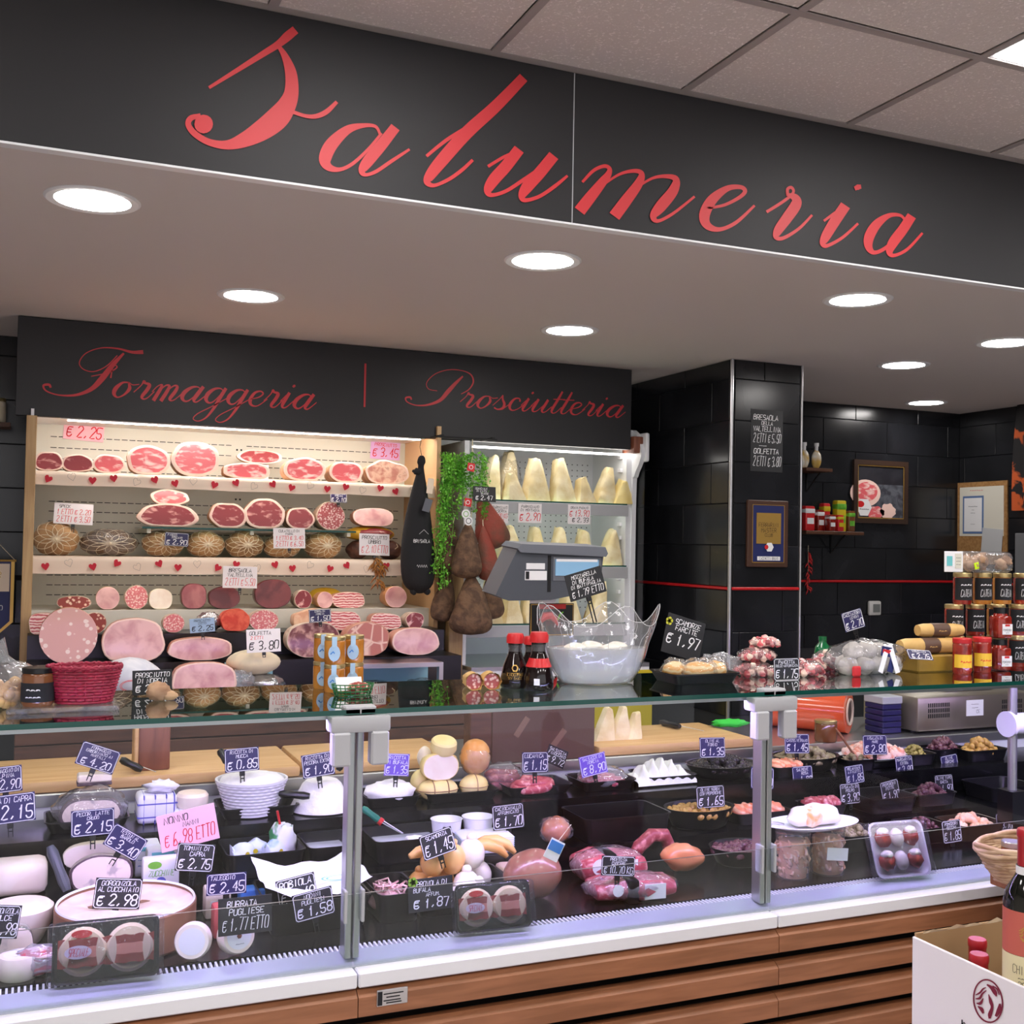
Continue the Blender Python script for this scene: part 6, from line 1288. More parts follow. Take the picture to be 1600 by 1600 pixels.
# provolone pile
def prov(label, px, Y, z, w, h, d, m='cheese_pale', ties=0, cut=False, rz=0):
    u = mpp(px, Y, z); t = thing('provolone', label, 'cheese', at(px, Y, z), rz, 'provolone cheeses in the pile')
    if cut:
        V, F, mi = cutg(w*u, h*u, d, px, .02, .05, 2.3, .04); mesh('rind', V, [q for q, m_ in zip(F, mi) if m_], m, t, None, 50); mesh('cut_face', V[:90], [q for q, m_ in zip(F, mi) if not m_], 'cheese_cut', t, None, 50)
    else:
        blobpart('body', t, m, (0, 0, h*u*.48), (w*u/2, d/2, h*u*.5), px, .03, 1.5, .95)
        mb = MB()
        for k in range(ties):
            x = (-.25+.5*k)*w*u*.7 if ties > 1 else 0; c = math.sqrt(max(.1, 1-(x/(w*u/2))**2)); mb.tube([(x, c*d/2*1.01*math.cos(i*.2618), h*u*.48+c*h*u*.505*math.sin(i*.2618)) for i in range(25)], .0017, 5, cap=False)
        if ties: mb.tube([(w*u/2*1.0*math.cos(i*.2618), d/2*1.0*math.sin(i*.2618), h*u*.48) for i in range(25)], .0014, 5, cap=False); mb.build('string', 'mushroom', t, 180)
    return t
prov('tied pale provolone at the bottom of the pile next to the low ricotta heap', 684, 3.07, zc, 66, 34, .075, 'cheese_yellow', 2); prov('tied pale provolone at the bottom of the pile next to the sausages', 740, 3.075, zc, 46, 36, .07, 'cheese_yellow', 1)
z2_ = zc+.058; prov('provolone half with a broad white cut in the middle of the pile', 689, 3.05, z2_, 60, 42, .07, 'cheese_yellow', cut=True); t = prov('smoked orange provolone in shiny film on the pile', 742, 3.09, z2_+.005, 48, 56, .085, 'cheese_smoked'); film(t, .046, .046, .05, 0, 3, 'film', .06)
prov('yellow provolone behind the white cut half, low on the ricotta side', 656, 3.12, zc, 32, 44, .06, 'cheese_yellow'); t = thing('provolone_cheese', 'yellow provolone drum with flat cut lying on top of the pile', 'cheese', at(692, 3.08, z2_+.078)); MB().lathe([(0, 0), (.033, 0), (.039, .012), (.038, .032), (.033, .038)], 24, 0, R3(18, 0, 0)).build('drum', 'cheese_yellow', t)
prov('small pale provolone end leaning by the yellow drum on top', 663, 3.14, zc+.08, 24, 34, .04, 'cheese_pale')
# sausages
def coil(label, px, Y, z, rx, ry, r, turns, m, name='sausage_coil', lift=.5):
    t = thing(name, label, 'sausage', at(px, Y, z)); n = int(turns*22); pts = []
    for i in range(n+1):
        a = 2*math.pi*i/22; f = i/n; k = 1-.35*f; pts.append((rx*k*math.cos(a)+.004*math.sin(3*a), ry*k*math.sin(a), r+r*2*lift*f*turns*.55+.004*math.sin(a*1.3)))
    MB().tube(pts, [r*(.6 if i in (0, n) else 1+.06*math.sin(i*.8)) for i in range(n+1)], 10).build('sausage', m, t, 180); return t
coil('coil of fresh pink sausage under the Lucanica card', 833, 3.07, zc, 36*.00178, .048, .0145, 2.4, 'sausage')
t = thing('sausage_pack', 'stacked dark sausages in clear film between the provolone and the coil', 'sausage pack', at(784, 3.13, zc))
for k in range(4): MB().tube([(-.05, 0, 0), (-.03, .006, .003), (.02, -.004, 0), (.05, .0, .002)], [.009, .014, .014, .009], 10, 0, T(0, -.012+.018*(k % 2), .014+.0235*(k//2+ (k % 2)*.4))).build('sausage', 'sausage_dark', t, 180)
film(t, .066, .042, .045, 0, 6, 'film', .1)
t = thing('sausage_pack', 'flat shiny pack of pink sausage under the violet Norcia card', 'sausage pack', at(940, 3.085, zc))
for k in range(4): MB().tube([(-.06, 0, 0), (-.03, .008, .004), (.02, -.006, .002), (.062, .0, 0)], [.008, .014, .014, .008], 10, 0, T(0, -.036+.024*k, .0145+.005*(k % 2))).build('sausage', 'sausage', t, 180)
film(t, .078, .062, .032, 0, 8, 'film_thick', .12)
# white ruffled heap
t = thing('ruffled_heap', 'white ruffled sheets heaped in the black tray beside the black olives', 'salt cod', at(1030, 3.08, zc)); V = []; F = []; n = 34; m_ = 14; u = mpp(1030, 3.08, .9); 
for j in range(m_+1):
    for i in range(n+1):
        x, y = i/n*2-1, j/m_*2-1; h = .072*max(0, 1-x*x*.75)*max(0, 1-y*y)**.6; V.append((x*52*u+.004*math.sin(j), y*.055, .002+h*(.75+.3*math.sin(i*1.15+.7*math.sin(j*.6)))))
F = [(j*(n+1)+i, j*(n+1)+i+1, (j+1)*(n+1)+i+1, (j+1)*(n+1)+i) for j in range(m_) for i in range(n)]; mesh('sheets', V, F, mat('cod_white', (236, 238, 232), rough=.5), t, None, 180)
# olive bowls and pans
def bowl(label, px, Y, z, wpx, h, m='black_plastic', sy=.8, name='food_bowl'):
    r = wpx*mpp(px, Y, z)/2; o = MB().lathe([(0, 0), (r*.7, 0), (r*.78, .004), (r, h-.003), (r*1.03, h), (r*.97, h-.001), (r*.75, .006), (0, .006)], 36, 0, Matrix.Diagonal((1, sy, 1, 1))).build(name, m, None, 40, T(*at(px, Y, z))); return tag(o, label, 'bowl', 'black bowls in the counter'), r
def filled(label, plabel, px, Y, z, wpx, h, m, rr, n, seed, sy=.8, hz=.03, ov=1.15):
    o, r = bowl(label, px, Y, z, wpx, h, sy=sy); x = xat(px, Y, z); pile('olives', plabel, 'olives', x, Y, z+h*.55, r*.88, r*.88*sy, hz, n, rr, m, seed, ov)
filled('wide black bowl of black olives under the Olive al forno card', 'wrinkled black olives heaped in the wide bowl', 1128, 3.10, ZC_, 120, .045, 'olive_black', .0105, 220, 3, .75, .04)
filled('black bowl of grey-green olives beside the orange film roll', 'grey-green olives under the Castelvetrano card', 1258, 3.11, ZC_, 112, .05, 'olive_grey', .0115, 190, 4, .72, .045)
filled('black bowl of golden green olives under the dark 1,65 card', 'golden green olives with peppers in the bowl before the black olives', 1092, 2.885, ZB_, 116, .06, 'olive_gold', .0115, 120, 5, .7, .02)
filled('black bowl of violet olives behind the ready-to-cook sausages', 'violet olives glistening in the bowl behind the ready-to-cook sausages', 1158, 2.69, ZA, 104, .05, 'olive_violet', .0115, 120, 6, .8, .02)
for k, (px, Y, wpx, d, m, rr, n, hz, lb) in enumerate(((1428, 3.08, 46, .1, 'olive_green', .006, 160, .03, 'green edamame-like beans'), (1472, 3.13, 60, .1, 'olive_violet', .009, 130, .04, 'reddish small olives'), (1452, 2.89, 66, .09, 'olive_violet', .0095, 110, .03, 'dark violet olives'), (1530, 3.07, 70, .1, 'olive_gold', .011, 110, .04, 'golden olives'), (1335, 3.06, 48, .09, 'olive_grey', .008, 70, .02, 'pale brown marinated bits'))):
    zz = ZC_ if Y > 2.99 else ZB_; o = trayp('black pan of '+lb, px, Y, zz, wpx*1.15, d, .04, name='food_pan'); u = mpp(px, Y, zz)
    pile('olive_pile', lb+' heaped in their black pan', 'olives', xat(px, Y, zz), Y, zz+.018, wpx*u*.46, d*.4, hz+.012, n, rr, m, 10+k, 1.2)
# seafood plate, salads
def plate(label, px, Y, z, wpx, m='white_plastic', sy=.7):
    r = wpx*mpp(px, Y, z)/2; return tag(MB().lathe([(0, 0), (r*.6, 0), (r*.98, .014), (r, .016), (r*.97, .0165), (r*.6, .004), (0, .004)], 36, 0, Matrix.Diagonal((1, sy, 1, 1))).build('serving_plate', m, None, 40, T(*at(px, Y, z))), label, 'plate'), r
MB().lo((0, 0, 0), (.22, .11, .02), 0, .002).build('plate_riser', 'black_plastic', CO, 35, CO.matrix_world.inverted() @ T(xat(1325, 3.06, ZC_), 3.04, ZC_)) 
o, r = plate('oval white plate of seafood salad under the Insalata di mare card', 1364, 3.1, ZC_+.0205, 118); pile('seafood_salad', 'pink and white seafood salad heaped on the oval plate', 'seafood', xat(1364, 3.1, ZC_), 3.1, ZC_+.033, r*.85, r*.55, .04, 150, .012, 'seafood', 4, 1.6)
t = jar('olive_jar', 'small glass jar of red peppers behind the grey-green olives', at(1290, 3.235, .9155), .04, .075, 'jar_brown', 'lid_gold') 
t = knife('long wooden spoon lying over the pan beside the seafood plate', onY(1306, 1138, 3.14), onY(1345, 1195, 3.02), .0045, 'block_wood', 'wooden_spoon')
for k, (px, Y, wpx, m, lb) in enumerate(((1225, 3.06, 54, 'salmon', 'orange-pink salmon slices under the Salmone rosa card'), (1283, 2.89, 60, 'sausage', 'pinkish octopus salad beside the plate of stuffed cheese'), (1182, 2.885, 92, 'salmon', 'glossy salmon fillet slices behind the metal post'))):
    zz = ZC_ if Y > 2.99 else ZB_; trayp('black tray of '+lb.split(' under')[0].split(' beside')[0].split(' behind')[0], px, Y, zz, wpx*1.1, .1, .035, name='food_pan'); t = thing('sliced_fish' if m == 'salmon' else 'octopus_salad', lb, 'fish', at(px, Y, zz+.0035)); u = mpp(px, Y, zz)
    for j in range(5): blobpart('slice', t, m, ((-.36+.18*j)*wpx*u, .008*(j % 2), .026), (wpx*u*.16, .036, .022), j+k, .14, 3, .9, R3(0, 14, 0))
# row B, wall end
def block(name, label, cat, px, Y, z, wpx, d, h, m, ch=.01, group=None, rz=0):
    t = thing(name, label, cat, at(px, Y, z), rz, group); u = mpp(px, Y, z); V, F = cboxg(wpx*u, d, h, ch); mesh('block', [(a, b, c+h/2) for a, b, c in V], F, m, t, None, 60); return t
block('fresh_cheese_block', 'big rounded white fresh cheese block under the Capra card', 'cheese', 28, 2.885, ZB_, 84, .1, .075, 'cheese_cut', .02)
t = thing('cheese_tub', 'white cheese in a rounded tub before the big fresh cheese block', 'cheese', at(30, 2.715, ZA)); MB().lathe([(0, 0), (.045, 0), (.066, .04), (.07, .075), (.062, .082), (0, .084)], 30).build('cheese', 'cheese_cut', t)
t = cutmeat('round_cheese', 'cream cheese half with the navy 2,15 card', 'cheese', 'prov', 153, 2.99, ZB_, 100, 54, .07, 5, .03) if False else None
o = block('cheese_riser', 'low black riser under the cream cheese half', 'stand', 155, 2.94, ZB_, 96, .08, .035, 'black_plastic', .003)
u = mpp(150, 2.95, .83); t = thing('cream_cheese_half', 'cream cheese half behind the violet-navy 2,15 card', 'cheese', at(152, 2.925, ZB_+.0355)); V, F, mi = cutg(98*u, .058, .075, 4, .03, .06, 2.8, .1); mesh('rind', [(a, b-.035, c) for a, b, c in V], [q for q, m in zip(F, mi) if m], 'cheese_pale', t, None, 50); mesh('cut_face', [(a, b-.035, c) for a, b, c in V[:90]], [q for q, m in zip(F, mi) if not m], 'cheese_cut', t, None, 50)
KIND['testun'] = ('cheese_blue', 'rind_dark', 'rind_grey', .08, 2.4, .03)
cutmeat('rinded_cheese', 'big grey-rinded cheese with dark bottom edge under the tilted 3,40 card', 'cheese', 'testun', 158, 2.81, ZB_, 100, 56, .075, 9, .08)
knife('dark grey two-pronged cheese knife handle beside the grey-rinded cheese', onY(78, 1322, 2.80), onY(105, 1392, 2.76), .013, 'dark_grey', 'cheese_knife'); 
for k, (px, Y, z, w, d, h, lb) in enumerate(((228, 2.935, ZB_, .06, .06, .08, 'blue and white milk cheese pack next to the cream cheese half'), (252, 2.89, ZB_, .075, .05, .075, 'blue and white pack behind the pink Nonno sheet'), (250, 2.82, ZB_, .085, .035, .07, 'white vegetable-print pack with green leaf logo behind the gorgonzola'))):
    t = thing('cheese_pack', lb, 'cheese pack', at(px, Y, z)); MB().box((0, 0, h/2), (w, d, h), 0, None, .006).build('pack', 'paper_white', t)
    if k < 2: MB().box((w*.2, -d/2-.0005, h*.45), (w*.4, .002, h*.8)).build('blue_panel', 'blue_print', t); MB().box((0, -d/2-.001, h*.85), (w*.7, .002, h*.12)).build('blue_band', 'teal_print', t); mb = MB(); write(mb, [('~~~', 1), ('~~', 1)], w*.3, h*.4, -d/2-.0018, 0, .12, k, 0, lambda x, y, z_: (x-w*.25, y, z_+h*.45)); mb.build('print', 'blue_print', t, 0)
    else:
        mb = MB(); disc(mb, -.015, h*.78, .016, .009, -d/2-.001); mb.build('leaf_logo', 'leaf_green', t, 0); mb = MB(); write(mb, [('ZUCCHINE', 1)], w*.8, h*.3, -d/2-.001, 0, .14, 1, .2, lambda x, y, z_: (x, y, z_+h*.5)); mb.build('lettering', 'leaf_green', t, 0); mb = MB(); disc(mb, .0, h*.2, .012, .012, -d/2-.001); disc(mb, -.028, h*.2, .008, .008, -d/2-.001, 1); mb.build('badges', ['check_blue', 'leaf_green'], t, 0)
# row B trays
trayp('deep black tray of blue and white cheese bags', 408, 2.885, ZB_, 118, .16, .06, taper=.9); trayp('deep black tray with milky brine beside the metal post', 512, 2.885, ZB_, 78, .16, .06, taper=.9); trayp('deep black tray of milky brine with a green-handled ladle', 636, 2.885, ZB_, 126, .16, .06, taper=.9)
for px, w, lb in ((512, 70, 'milky brine in the tray beside the metal post'), (636, 112, 'milky brine in the tray with the ladle')):
    u = mpp(px, 2.885, ZB_); o = MB().box((0, 0, .0205), (w*u*.95, .138, .034), 0, None, .012).build('brine', 'liquid', None, 40, T(*at(px, 2.885, ZB_+.0005))); tag(o, lb, 'brine')
t = thing('curd_lump', 'small white curd lump floating in the brine with the ladle', 'cheese', at(648, 2.86, ZB_+.0385)); blobpart('curd', t, 'ricotta', (0, 0, .006), (.03, .022, .009), 4, .2, 3, .7)
knife('ladle with green and red handle leaning in the brine tray', onY(566, 1262, 2.9), onY(594, 1283, 2.88), .0095, mat('handle_green', (20, 120, 96), rough=.4), 'ladle', tip=onY(630, 1302, 2.9)); t = bpy.context.scene.objects['ladle']; d = Vector(onY(594, 1283, 2.88))-Vector(onY(566, 1262, 2.9)); MB().tube([tuple(d*.93), tuple(d*1.12)], .0102, 10).build('red_ring', 'lid_red', t); MB().tube([tuple(d*1.1), tuple(Vector(onY(628, 1302, 2.9))-Vector(onY(566, 1262, 2.9)))], .002, 6).build('shaft', 'steel', t)
for k, (dx, dy, rz, lb) in enumerate(((-.05, -.01, 14, 'nearest the Nonno sheet'), (-.012, .012, -12, 'in the middle of the deep tray'), (.03, -.012, 22, 'beside the green-striped one'))):
    t = thing('cheese_bag', 'pale blue printed cheese bag with pointed corners, '+lb, 'cheese bag', (xat(408, 2.885, ZB_)+dx, 2.885+dy, ZB_+.004), rz, 'blue printed cheese bags'); V, F = blobg(.032, .026, .034, .16, k+3, 16, 10, 2.5, .9); mesh('bag', [(a, b, c+.034+(.02 if abs(a) > .03 and c > 0 else 0)) for a, b, c in V], F, mat('bag_blue', (226, 236, 248), (150, 192, 236), sc=16, lo=.52, hi=.6, rough=.3), t, None, 60); mb = MB(); disc(mb, .0, .045, .006, .006, -.031); mb.build('yellow_dot', 'yellow_box', t, 0)
t = thing('cheese_bag', 'green and white cheese bag with a red straw at the tray corner', 'cheese bag', (xat(440, 2.885, ZB_), 2.9, ZB_+.004)); blobpart('bag', t, mat('bag_green', (240, 242, 240), (70, 150, 90), sc=18, lo=.54, hi=.6, rough=.3), (0, 0, .05), (.034, .03, .054), 8, .2, 2.5, .9); MB().tube([(-.004, 0, .1), (-.012, -.004, .135)], .0035, 6).build('red_straw', 'lid_red', t)
for px, lb in ((697, 'open round white tub beside the brine tray'), (746, 'open round white tub behind the paper ream')):
    t = thing('white_tub', lb, 'tub', at(px, 2.935, ZB_)); r = 24*mpp(px, 2.935, ZB_); MB().lathe([(0, 0), (r*.8, 0), (r, .07), (r*1.06, .072), (r*.97, .072), (r*.78, .045), (0, .045)], 28).build('tub', 'white_plastic', t); MB().lathe([(0, .046), (r*.8, .046), (r*.4, .056), (0, .057)], 20).build('cheese', 'ricotta', t)
t = block('paper_ream', 'stack of white wrapping paper sheets under the Caciocavallo card', 'paper', 755, 2.86, ZB_, 84, .1, .045, 'paper_white', .003, rz=-6); mb = MB()
for k in range(7): mb.box((0, 0, .006+.0058*k), (84*mpp(755, 2.89, .78)+.0012, .1012, .0006))
mb.build('sheet_edges', 'blue_pale', t, 0)
t = thing('orange_cured_piece', 'orange cured piece in film beside the empty black pan', 'cured meat', at(868, 2.86, ZB_)); blobpart('meat', t, 'orange_cured', (0, 0, .034), (.042, .04, .036), 4, .08, 2, .92); film(t, .05, .045, .038, 0, 4)
t = trayp('large deep empty black pan under the violet Norcia card', 962, 2.885, ZB_, 148, .17, .07, taper=.93)
# row A
t = thing('gorgonzola_cheese', 'big open gorgonzola wheel in a brown rind with creamy top', 'cheese', (xat(196, 2.64, ZA), 2.643, ZA)); R_ = .151
MB().lathe([(0, 0), (R_*.97, 0), (R_, .006), (R_, .083), (R_*.985, .086), (R_*.96, .082), (R_*.95, .07)], 48).build('rind', 'wheel_side', t)
V = []; n = 40
for j in range(8):
    for i in range(n): a = 2*math.pi*i/n; r = R_*.965*j/7; V.append((r*math.cos(a), r*math.sin(a), .074+.012*noise.noise(Vector((r*math.cos(a)*16, r*math.sin(a)*16, 1)))*(1-(j/7)**4)+(.006 if j == 7 else 0)))
mesh('paste', V, [(j*n+i, j*n+(i+1) % n, (j+1)*n+(i+1) % n, (j+1)*n+i) for j in range(7) for i in range(n)], 'gorgonzola', t, None, 180)
MB().lathe([(R_*.99, .0835), (R_*.975, .09), (R_*.95, .086)], 48, cap=False).build('paper_collar', 'paper_white', t); mb = MB(); disc(mb, 0, 0, .013, .013, 0); mb.build('stamp', mat('stamp_brown', (74, 48, 34), rough=.7), t, 0, T(.102, -.1145, .035) @ R3(0, 0, 42))
KIND['gorgo'] = ('cheese_blue', 'foil', 'foil', .03, 3.4, .03)
cutmeat('gorgonzola_wedge', 'foil-topped blue cheese wedge behind the tilted gorgonzola card', 'cheese', 'gorgo', 22, 2.55, ZA, 56, 62, .075, 4, .05)
t = thing('bacon_tray', 'clear pack of pink bacon slices at the foil-topped cheese', 'meat pack', at(58, 2.50, ZA), -4); 
for k in range(2): blobpart('slice', t, 'pancetta', (.0, 0, .014+.024*k), (.042, .028, .0145), k+2, .12, 3, .9)
film(t, .05, .034, .03, 0, 9, 'film_thick')
def drumcheese(label, px, Y, z, wpx, h, tilt, rz, printed=True):
    u = mpp(px, Y, z); r = wpx*u/2; t = thing('small_round_cheese', label, 'cheese', at(px, Y, z+(r+.004 if tilt else 0)), rz, 'small white round cheeses', None if not tilt else R3(0, 0, rz) @ R3(90-tilt, 0, 0) @ T(0, 0, -h/2))
    MB().lathe([(0, 0), (r*.88, 0), (r, .01), (r, h-.01), (r*.9, h), (0, h)], 32).build('cheese', 'cheese_cut', t); l_ = MB().lathe([(0, h+.0008), (r*.72, h+.0006)], 28, cap=False).build('label', 'label_white', t, 0)
    if printed: mb = MB(); mb.add([(.006*math.cos(i*1.0472), .006*math.sin(i*1.0472), h+.0014) for i in range(6)], [tuple(range(6))]); mb.build('emblem', 'block_wood', l_, 0); mb = MB(); write(mb, [('~~~~', 1)], r, .01, 0, 0, .12, 2, 0, lambda x, y, z_: (x, z_-.016, h+.0014)); write(mb, [('~~~', 1)], r, .008, 0, 0, .12, 2, 0, lambda x, y, z_: (x, z_+.018, h+.0014)); mb.build('print', 'mid_grey', l_, 0)
    return t
drumcheese('white round cheese lying flat with printed lid beside the bacon-wrapped pack', 28, 2.5, ZA, 62, .045, 0, 0); drumcheese('white round cheese standing on edge with a barcode label', 302, 2.466, ZA, 56, .04, 12, -16, False); drumcheese('white round cheese standing on edge with a printed label under the Burrata card', 368, 2.466, ZA, 56, .04, 12, 14)
def baconpack(label, px, Y, z, w, rz, tilt=-62):
    t = thing('wrapped_cheese_pack', label, 'cheese pack', at(px, Y, z+.004), rz, 'twin packs of bacon-wrapped cheeses', R3(0, 0, rz) @ R3(90+tilt+0, 0, 0)); h = w*.57
    V, F = traymesh(w, h, .016, .002, .94, .014); mesh('tray', [(a, b+h/2, c) for a, b, c in V], F, 'black_plastic', t, None, 40)
    for s in (-1, 1):
        c_ = MB().lathe([(0, .003), (h*.36, .003), (h*.42, .011), (h*.36, .02), (0, .023)], 24, 0, T(s*w*.225, h/2, 0)).build('scamorza', 'scamorza_ivory', t); V = []; n = 10
        for j in range(n+1):
            x = -h*.42+h*.84*j/n; zz = .024+.001-.0135*(x/(h*.42))**2
            for y in (-.25, -.1, .08, .22): V.append((s*w*.225+x, h/2+y*h*(1+.06*math.sin(j*2)), zz))
        mesh('bacon_slice', V, [(j*4+k, (j+1)*4+k, (j+1)*4+k+1, j*4+k+1) for j in range(n) for k in range(3)], ['bacon_dark', 'bacon_pale', 'bacon_pale'], c_, [(0, 2, 0)[k] for j in range(n) for k in range(3)], 180)
    l_ = MB().lathe([(0, 0), (w*.13, 0)], 20, 0, T(-w*.27, h*.5, .0275) @ Matrix.Diagonal((1, .5, 1, 1)), cap=False).build('brand_label', 'label_white', t, 0); mb = MB(); write(mb, [('SPECIALE', 1)], w*.22, h*.2, 0, 0, .16, 1, .2, lambda x, y, z_: (x-w*.27, h*.5+z_, .0285)); mb.build('label_text', 'ink_red', l_, 0)
    MB().lathe([(0, 0), (w*.1, 0)], 20, 0, T(-w*.24, h*.8, .0245) @ Matrix.Diagonal((1, .4, 1, 1)), cap=False).build('red_logo', 'lid_red', t, 0)
    V, F = cboxg(w*1.12, h*1.04, .034, .008); mesh('clear_wrap', [(a, b+h/2, c+.0185) for a, b, c in V], F, 'film_clear', t, None, 60); return t
baconpack('twin bacon-wrapped cheese pack leaning at the glass before the gorgonzola wheel', 165, 2.405, ZA+.004, 138*.00143, -3, -16); baconpack('twin bacon-wrapped cheese pack leaning at the glass before the smoked scamorza tray', 770, 2.405, ZA+.004, 112*.00158, -3, -16)
for px, Y, z, w, d, h, m, lb in ((338, 2.74, ZA, .06, .05, .07, 'cheese_pale', 'wrapped square soft cheese behind the Taleggio card'), (352, 2.60, ZA, .06, .05, .07, 'pink_box', 'red cheese box behind the Burrata board'), (392, 2.75, ZA, .06, .05, .055, 'blue_print', 'blue and white soft cheese pack behind the Burrata board')):
    mat('pink_box', (196, 84, 84), rough=.5); t = thing('soft_cheese_pack', lb, 'cheese pack', at(px, Y, z)); MB().box((0, 0, h/2), (w, d, h), 0, None, .006).build('pack', m, t); MB().box((0, -d/2-.001, h*.5), (w*.6, .002, h*.2)).build('label', 'label_white', t)
trayp('black tray under the white paper sheet of nodini', 485, 2.64, ZA, 158, .2, .075, taper=.9)
t = thing('paper_lined_cheese', 'white printed paper sheet spread over the nodini tray', 'paper', at(485, 2.64, ZA+.0755)); V = []; n = 12
for j in range(n+1):
    for i in range(n+1): x, y = i/n*2-1, j/n*2-1; V.append((x*.125, y*.095, .004+.03*abs(x)**3+.022*max(0, y)+.008*math.sin(i*1.3+j)*.5+.004))
mesh('sheet', V, [(j*(n+1)+i, j*(n+1)+i+1, (j+1)*(n+1)+i+1, (j+1)*(n+1)+i) for j in range(n) for i in range(n)], 'paper_white', t, None, 180)
mb = MB()
for k, r in enumerate((.03, .022)): mb.lathe([(r, 0), (r-.004, 0)], 24, 0, T(.06, -.03, .0235+.0006) @ Matrix.Diagonal((1.4, .8, 1, 1)), cap=False)
mb.build('teal_print', 'teal_print', t, 0)
trayp('black tray of shredded pink meat beside the metal post', 610, 2.62, ZA, 66, .17, .07, taper=.9); t = thing('shredded_meat', 'shredded pink meat in the black tray beside the metal post', 'meat', at(606, 2.61, ZA+.004)); mb = MB(); rnd = random.Random(9)
for k in range(60): a = rnd.uniform(0, 6.28); q = rnd.random()*.034; x, y = q*math.cos(a), q*math.sin(a); zz = .045+rnd.random()*.022; mb.tube([(x, y, zz), (x+rnd.uniform(-.02, .02), y+rnd.uniform(-.02, .02), zz+.006), (x+rnd.uniform(-.03, .03), y+rnd.uniform(-.03, .03), zz-.004)], .0025, 5)
stuff(mb.build('shreds', 'cooked', t, 180)); blobpart('base', t, 'cooked', (0, 0, .03), (.045, .05, .034), 4, .1, 2, .85)
trayp('black tray of smoked and white scamorze', 712, 2.64, ZA, 160, .19, .06, taper=.92)
SC = ((655, 2.68, .0, 42, 'cheese_smoked', 'smoked scamorza at the metal post end of the tray'), (672, 2.60, .0, 40, 'cheese_smoked', 'smoked scamorza below the dark 1,45 card'), (690, 2.68, .0, 42, 'cheese_smoked', 'smoked scamorza in the middle behind the dark 1,45 card'), (728, 2.62, .0, 46, 'mozzarella', 'large white scamorza in the middle of the tray'), (748, 2.575, .0, 38, 'mozzarella', 'white scamorza at the front edge of the tray'), (748, 2.70, .0, 42, 'mozzarella', 'white scamorza behind the large white one'), (716, 2.57, .0, 36, 'mozzarella', 'small white scamorza beside the Provola board'), (676, 2.645, .066, 42, 'cheese_smoked', 'smoked scamorza on the second layer, metal post side'), (706, 2.645, .066, 44, 'cheese_smoked', 'smoked scamorza on the second layer, middle'), (736, 2.66, .07, 44, 'mozzarella', 'white scamorza on the second layer'))
for k, (px, Y, dz, w, m, lb) in enumerate(SC):
    u = mpp(px, Y, ZA); t = thing('scamorza', lb, 'cheese', at(px, Y, ZA+.0035+dz), 0, 'scamorze in the tray'); r = w*u/2; blobpart('body', t, m, (0, 0, r*1.05), (r*.95, r*.95, r*1.1), k, .03, 1.5, .95); blobpart('neck', t, m, (0, .0, r*2.2), (r*.36, r*.36, r*.3), k, .05)
for k, (px, Y, lb, rz) in enumerate(((762, 2.67, 'long smoked caciocavallo strip curving over the tray, inner one', -24), (775, 2.70, 'long smoked caciocavallo strip curving over the tray, outer one', -30), (668, 2.66, 'long smoked piece resting over the tied ends by the metal post', 18))):
    t = thing('smoked_strip', lb, 'cheese', at(px, Y, ZA+.1 if k < 2 else ZA+.105), rz); MB().tube([(-.055, 0, .018), (-.03, 0, .024), (0, 0, .026), (.03, 0, .016), (.05, 0, -.004)], [.007, .014, .016, .014, .006], 12).build('cheese', 'cheese_smoked', t, 180)
t = thing('pink_slab', 'flat pink-white cooked slab lying beyond the scamorza tray', 'meat', at(815, 2.745, ZA), -8); V, F = cboxg(.135, .08, .045, .014); mesh('slab', [(a, b, c+.0225+.0) for a, b, c in V], F, 'cooked_rim', t, None, 60); MB().box((0, -.0405, .02), (.1, .002, .026)).build('rind', 'cooked', t)
t = thing('whole_ham', 'whole round brownish ham in netting marks leaning before the pink slab', 'ham', at(832, 2.6, ZA)); u = mpp(832, 2.6, ZA); blobpart('body', t, mat('whole_ham', (156, 104, 84), (136, 84, 66), sc=7, rough=.3, coat=.3), (0, 0, .062), (48*u, .06, .062), 4, .03, 1.6, .94)
# ready-to-cook sausages
def sauspack(label, px, Y, z, w, d, h, seed, band=True):
    t = thing('raw_sausage_pack', label, 'sausage pack', at(px, Y, z), -6, 'vacuum packs of raw sausage'); 
    for k in range(5): MB().tube([(-w*.44, 0, 0), (-w*.2, .006, .003), (w*.1, -.005, 0), (w*.44, .0, .002)], [h*.3, h*.44, h*.44, h*.3], 10, 0, T(0, -d*.36+d*.18*k, h*.46)).build('sausage', 'sausage', t, 180)
    if band: l_ = MB().box((-w*.06, -d*.0, h*.5), (w*.13, d*1.36, h*1.0), 0, None, .006).build('black_band', 'black_plastic', t); MB().box((w*.18, -d*.675, h*.48), (w*.24, .002, h*.62)).build('white_label', 'label_white', t); MB().lathe([(0, 0), (h*.25, 0)], 18, 0, T(-w*.24, -d*.68, h*.62) @ R3(90, 0, 0), cap=False).build('round_sticker', 'label_white', t, 0)
    film(t, w*.54, d*.74, h*.53, 0, seed, 'film', .05, flat=.96); return t
sauspack('lower vacuum pack of raw pink sausages with a black band, standing at the glass', 985, 2.522, ZA, .24, .085, .06, 3); sauspack('upper vacuum pack of raw sausages lying back with a white round sticker', 950, 2.675, ZA, .2, .09, .085, 5)
t = thing('sausage_loop', 'thick pink sausage loop arching behind the raw sausage packs', 'sausage', at(1020, 2.74, ZA)); MB().tube([(-.07, 0, .02), (-.045, 0, .06), (-.005, 0, .088), (.035, 0, .085), (.055, .005, .05), (.058, .01, .02)], [.014, .019, .02, .02, .019, .014], 12).build('sausage', 'sausage_dark', t, 180)
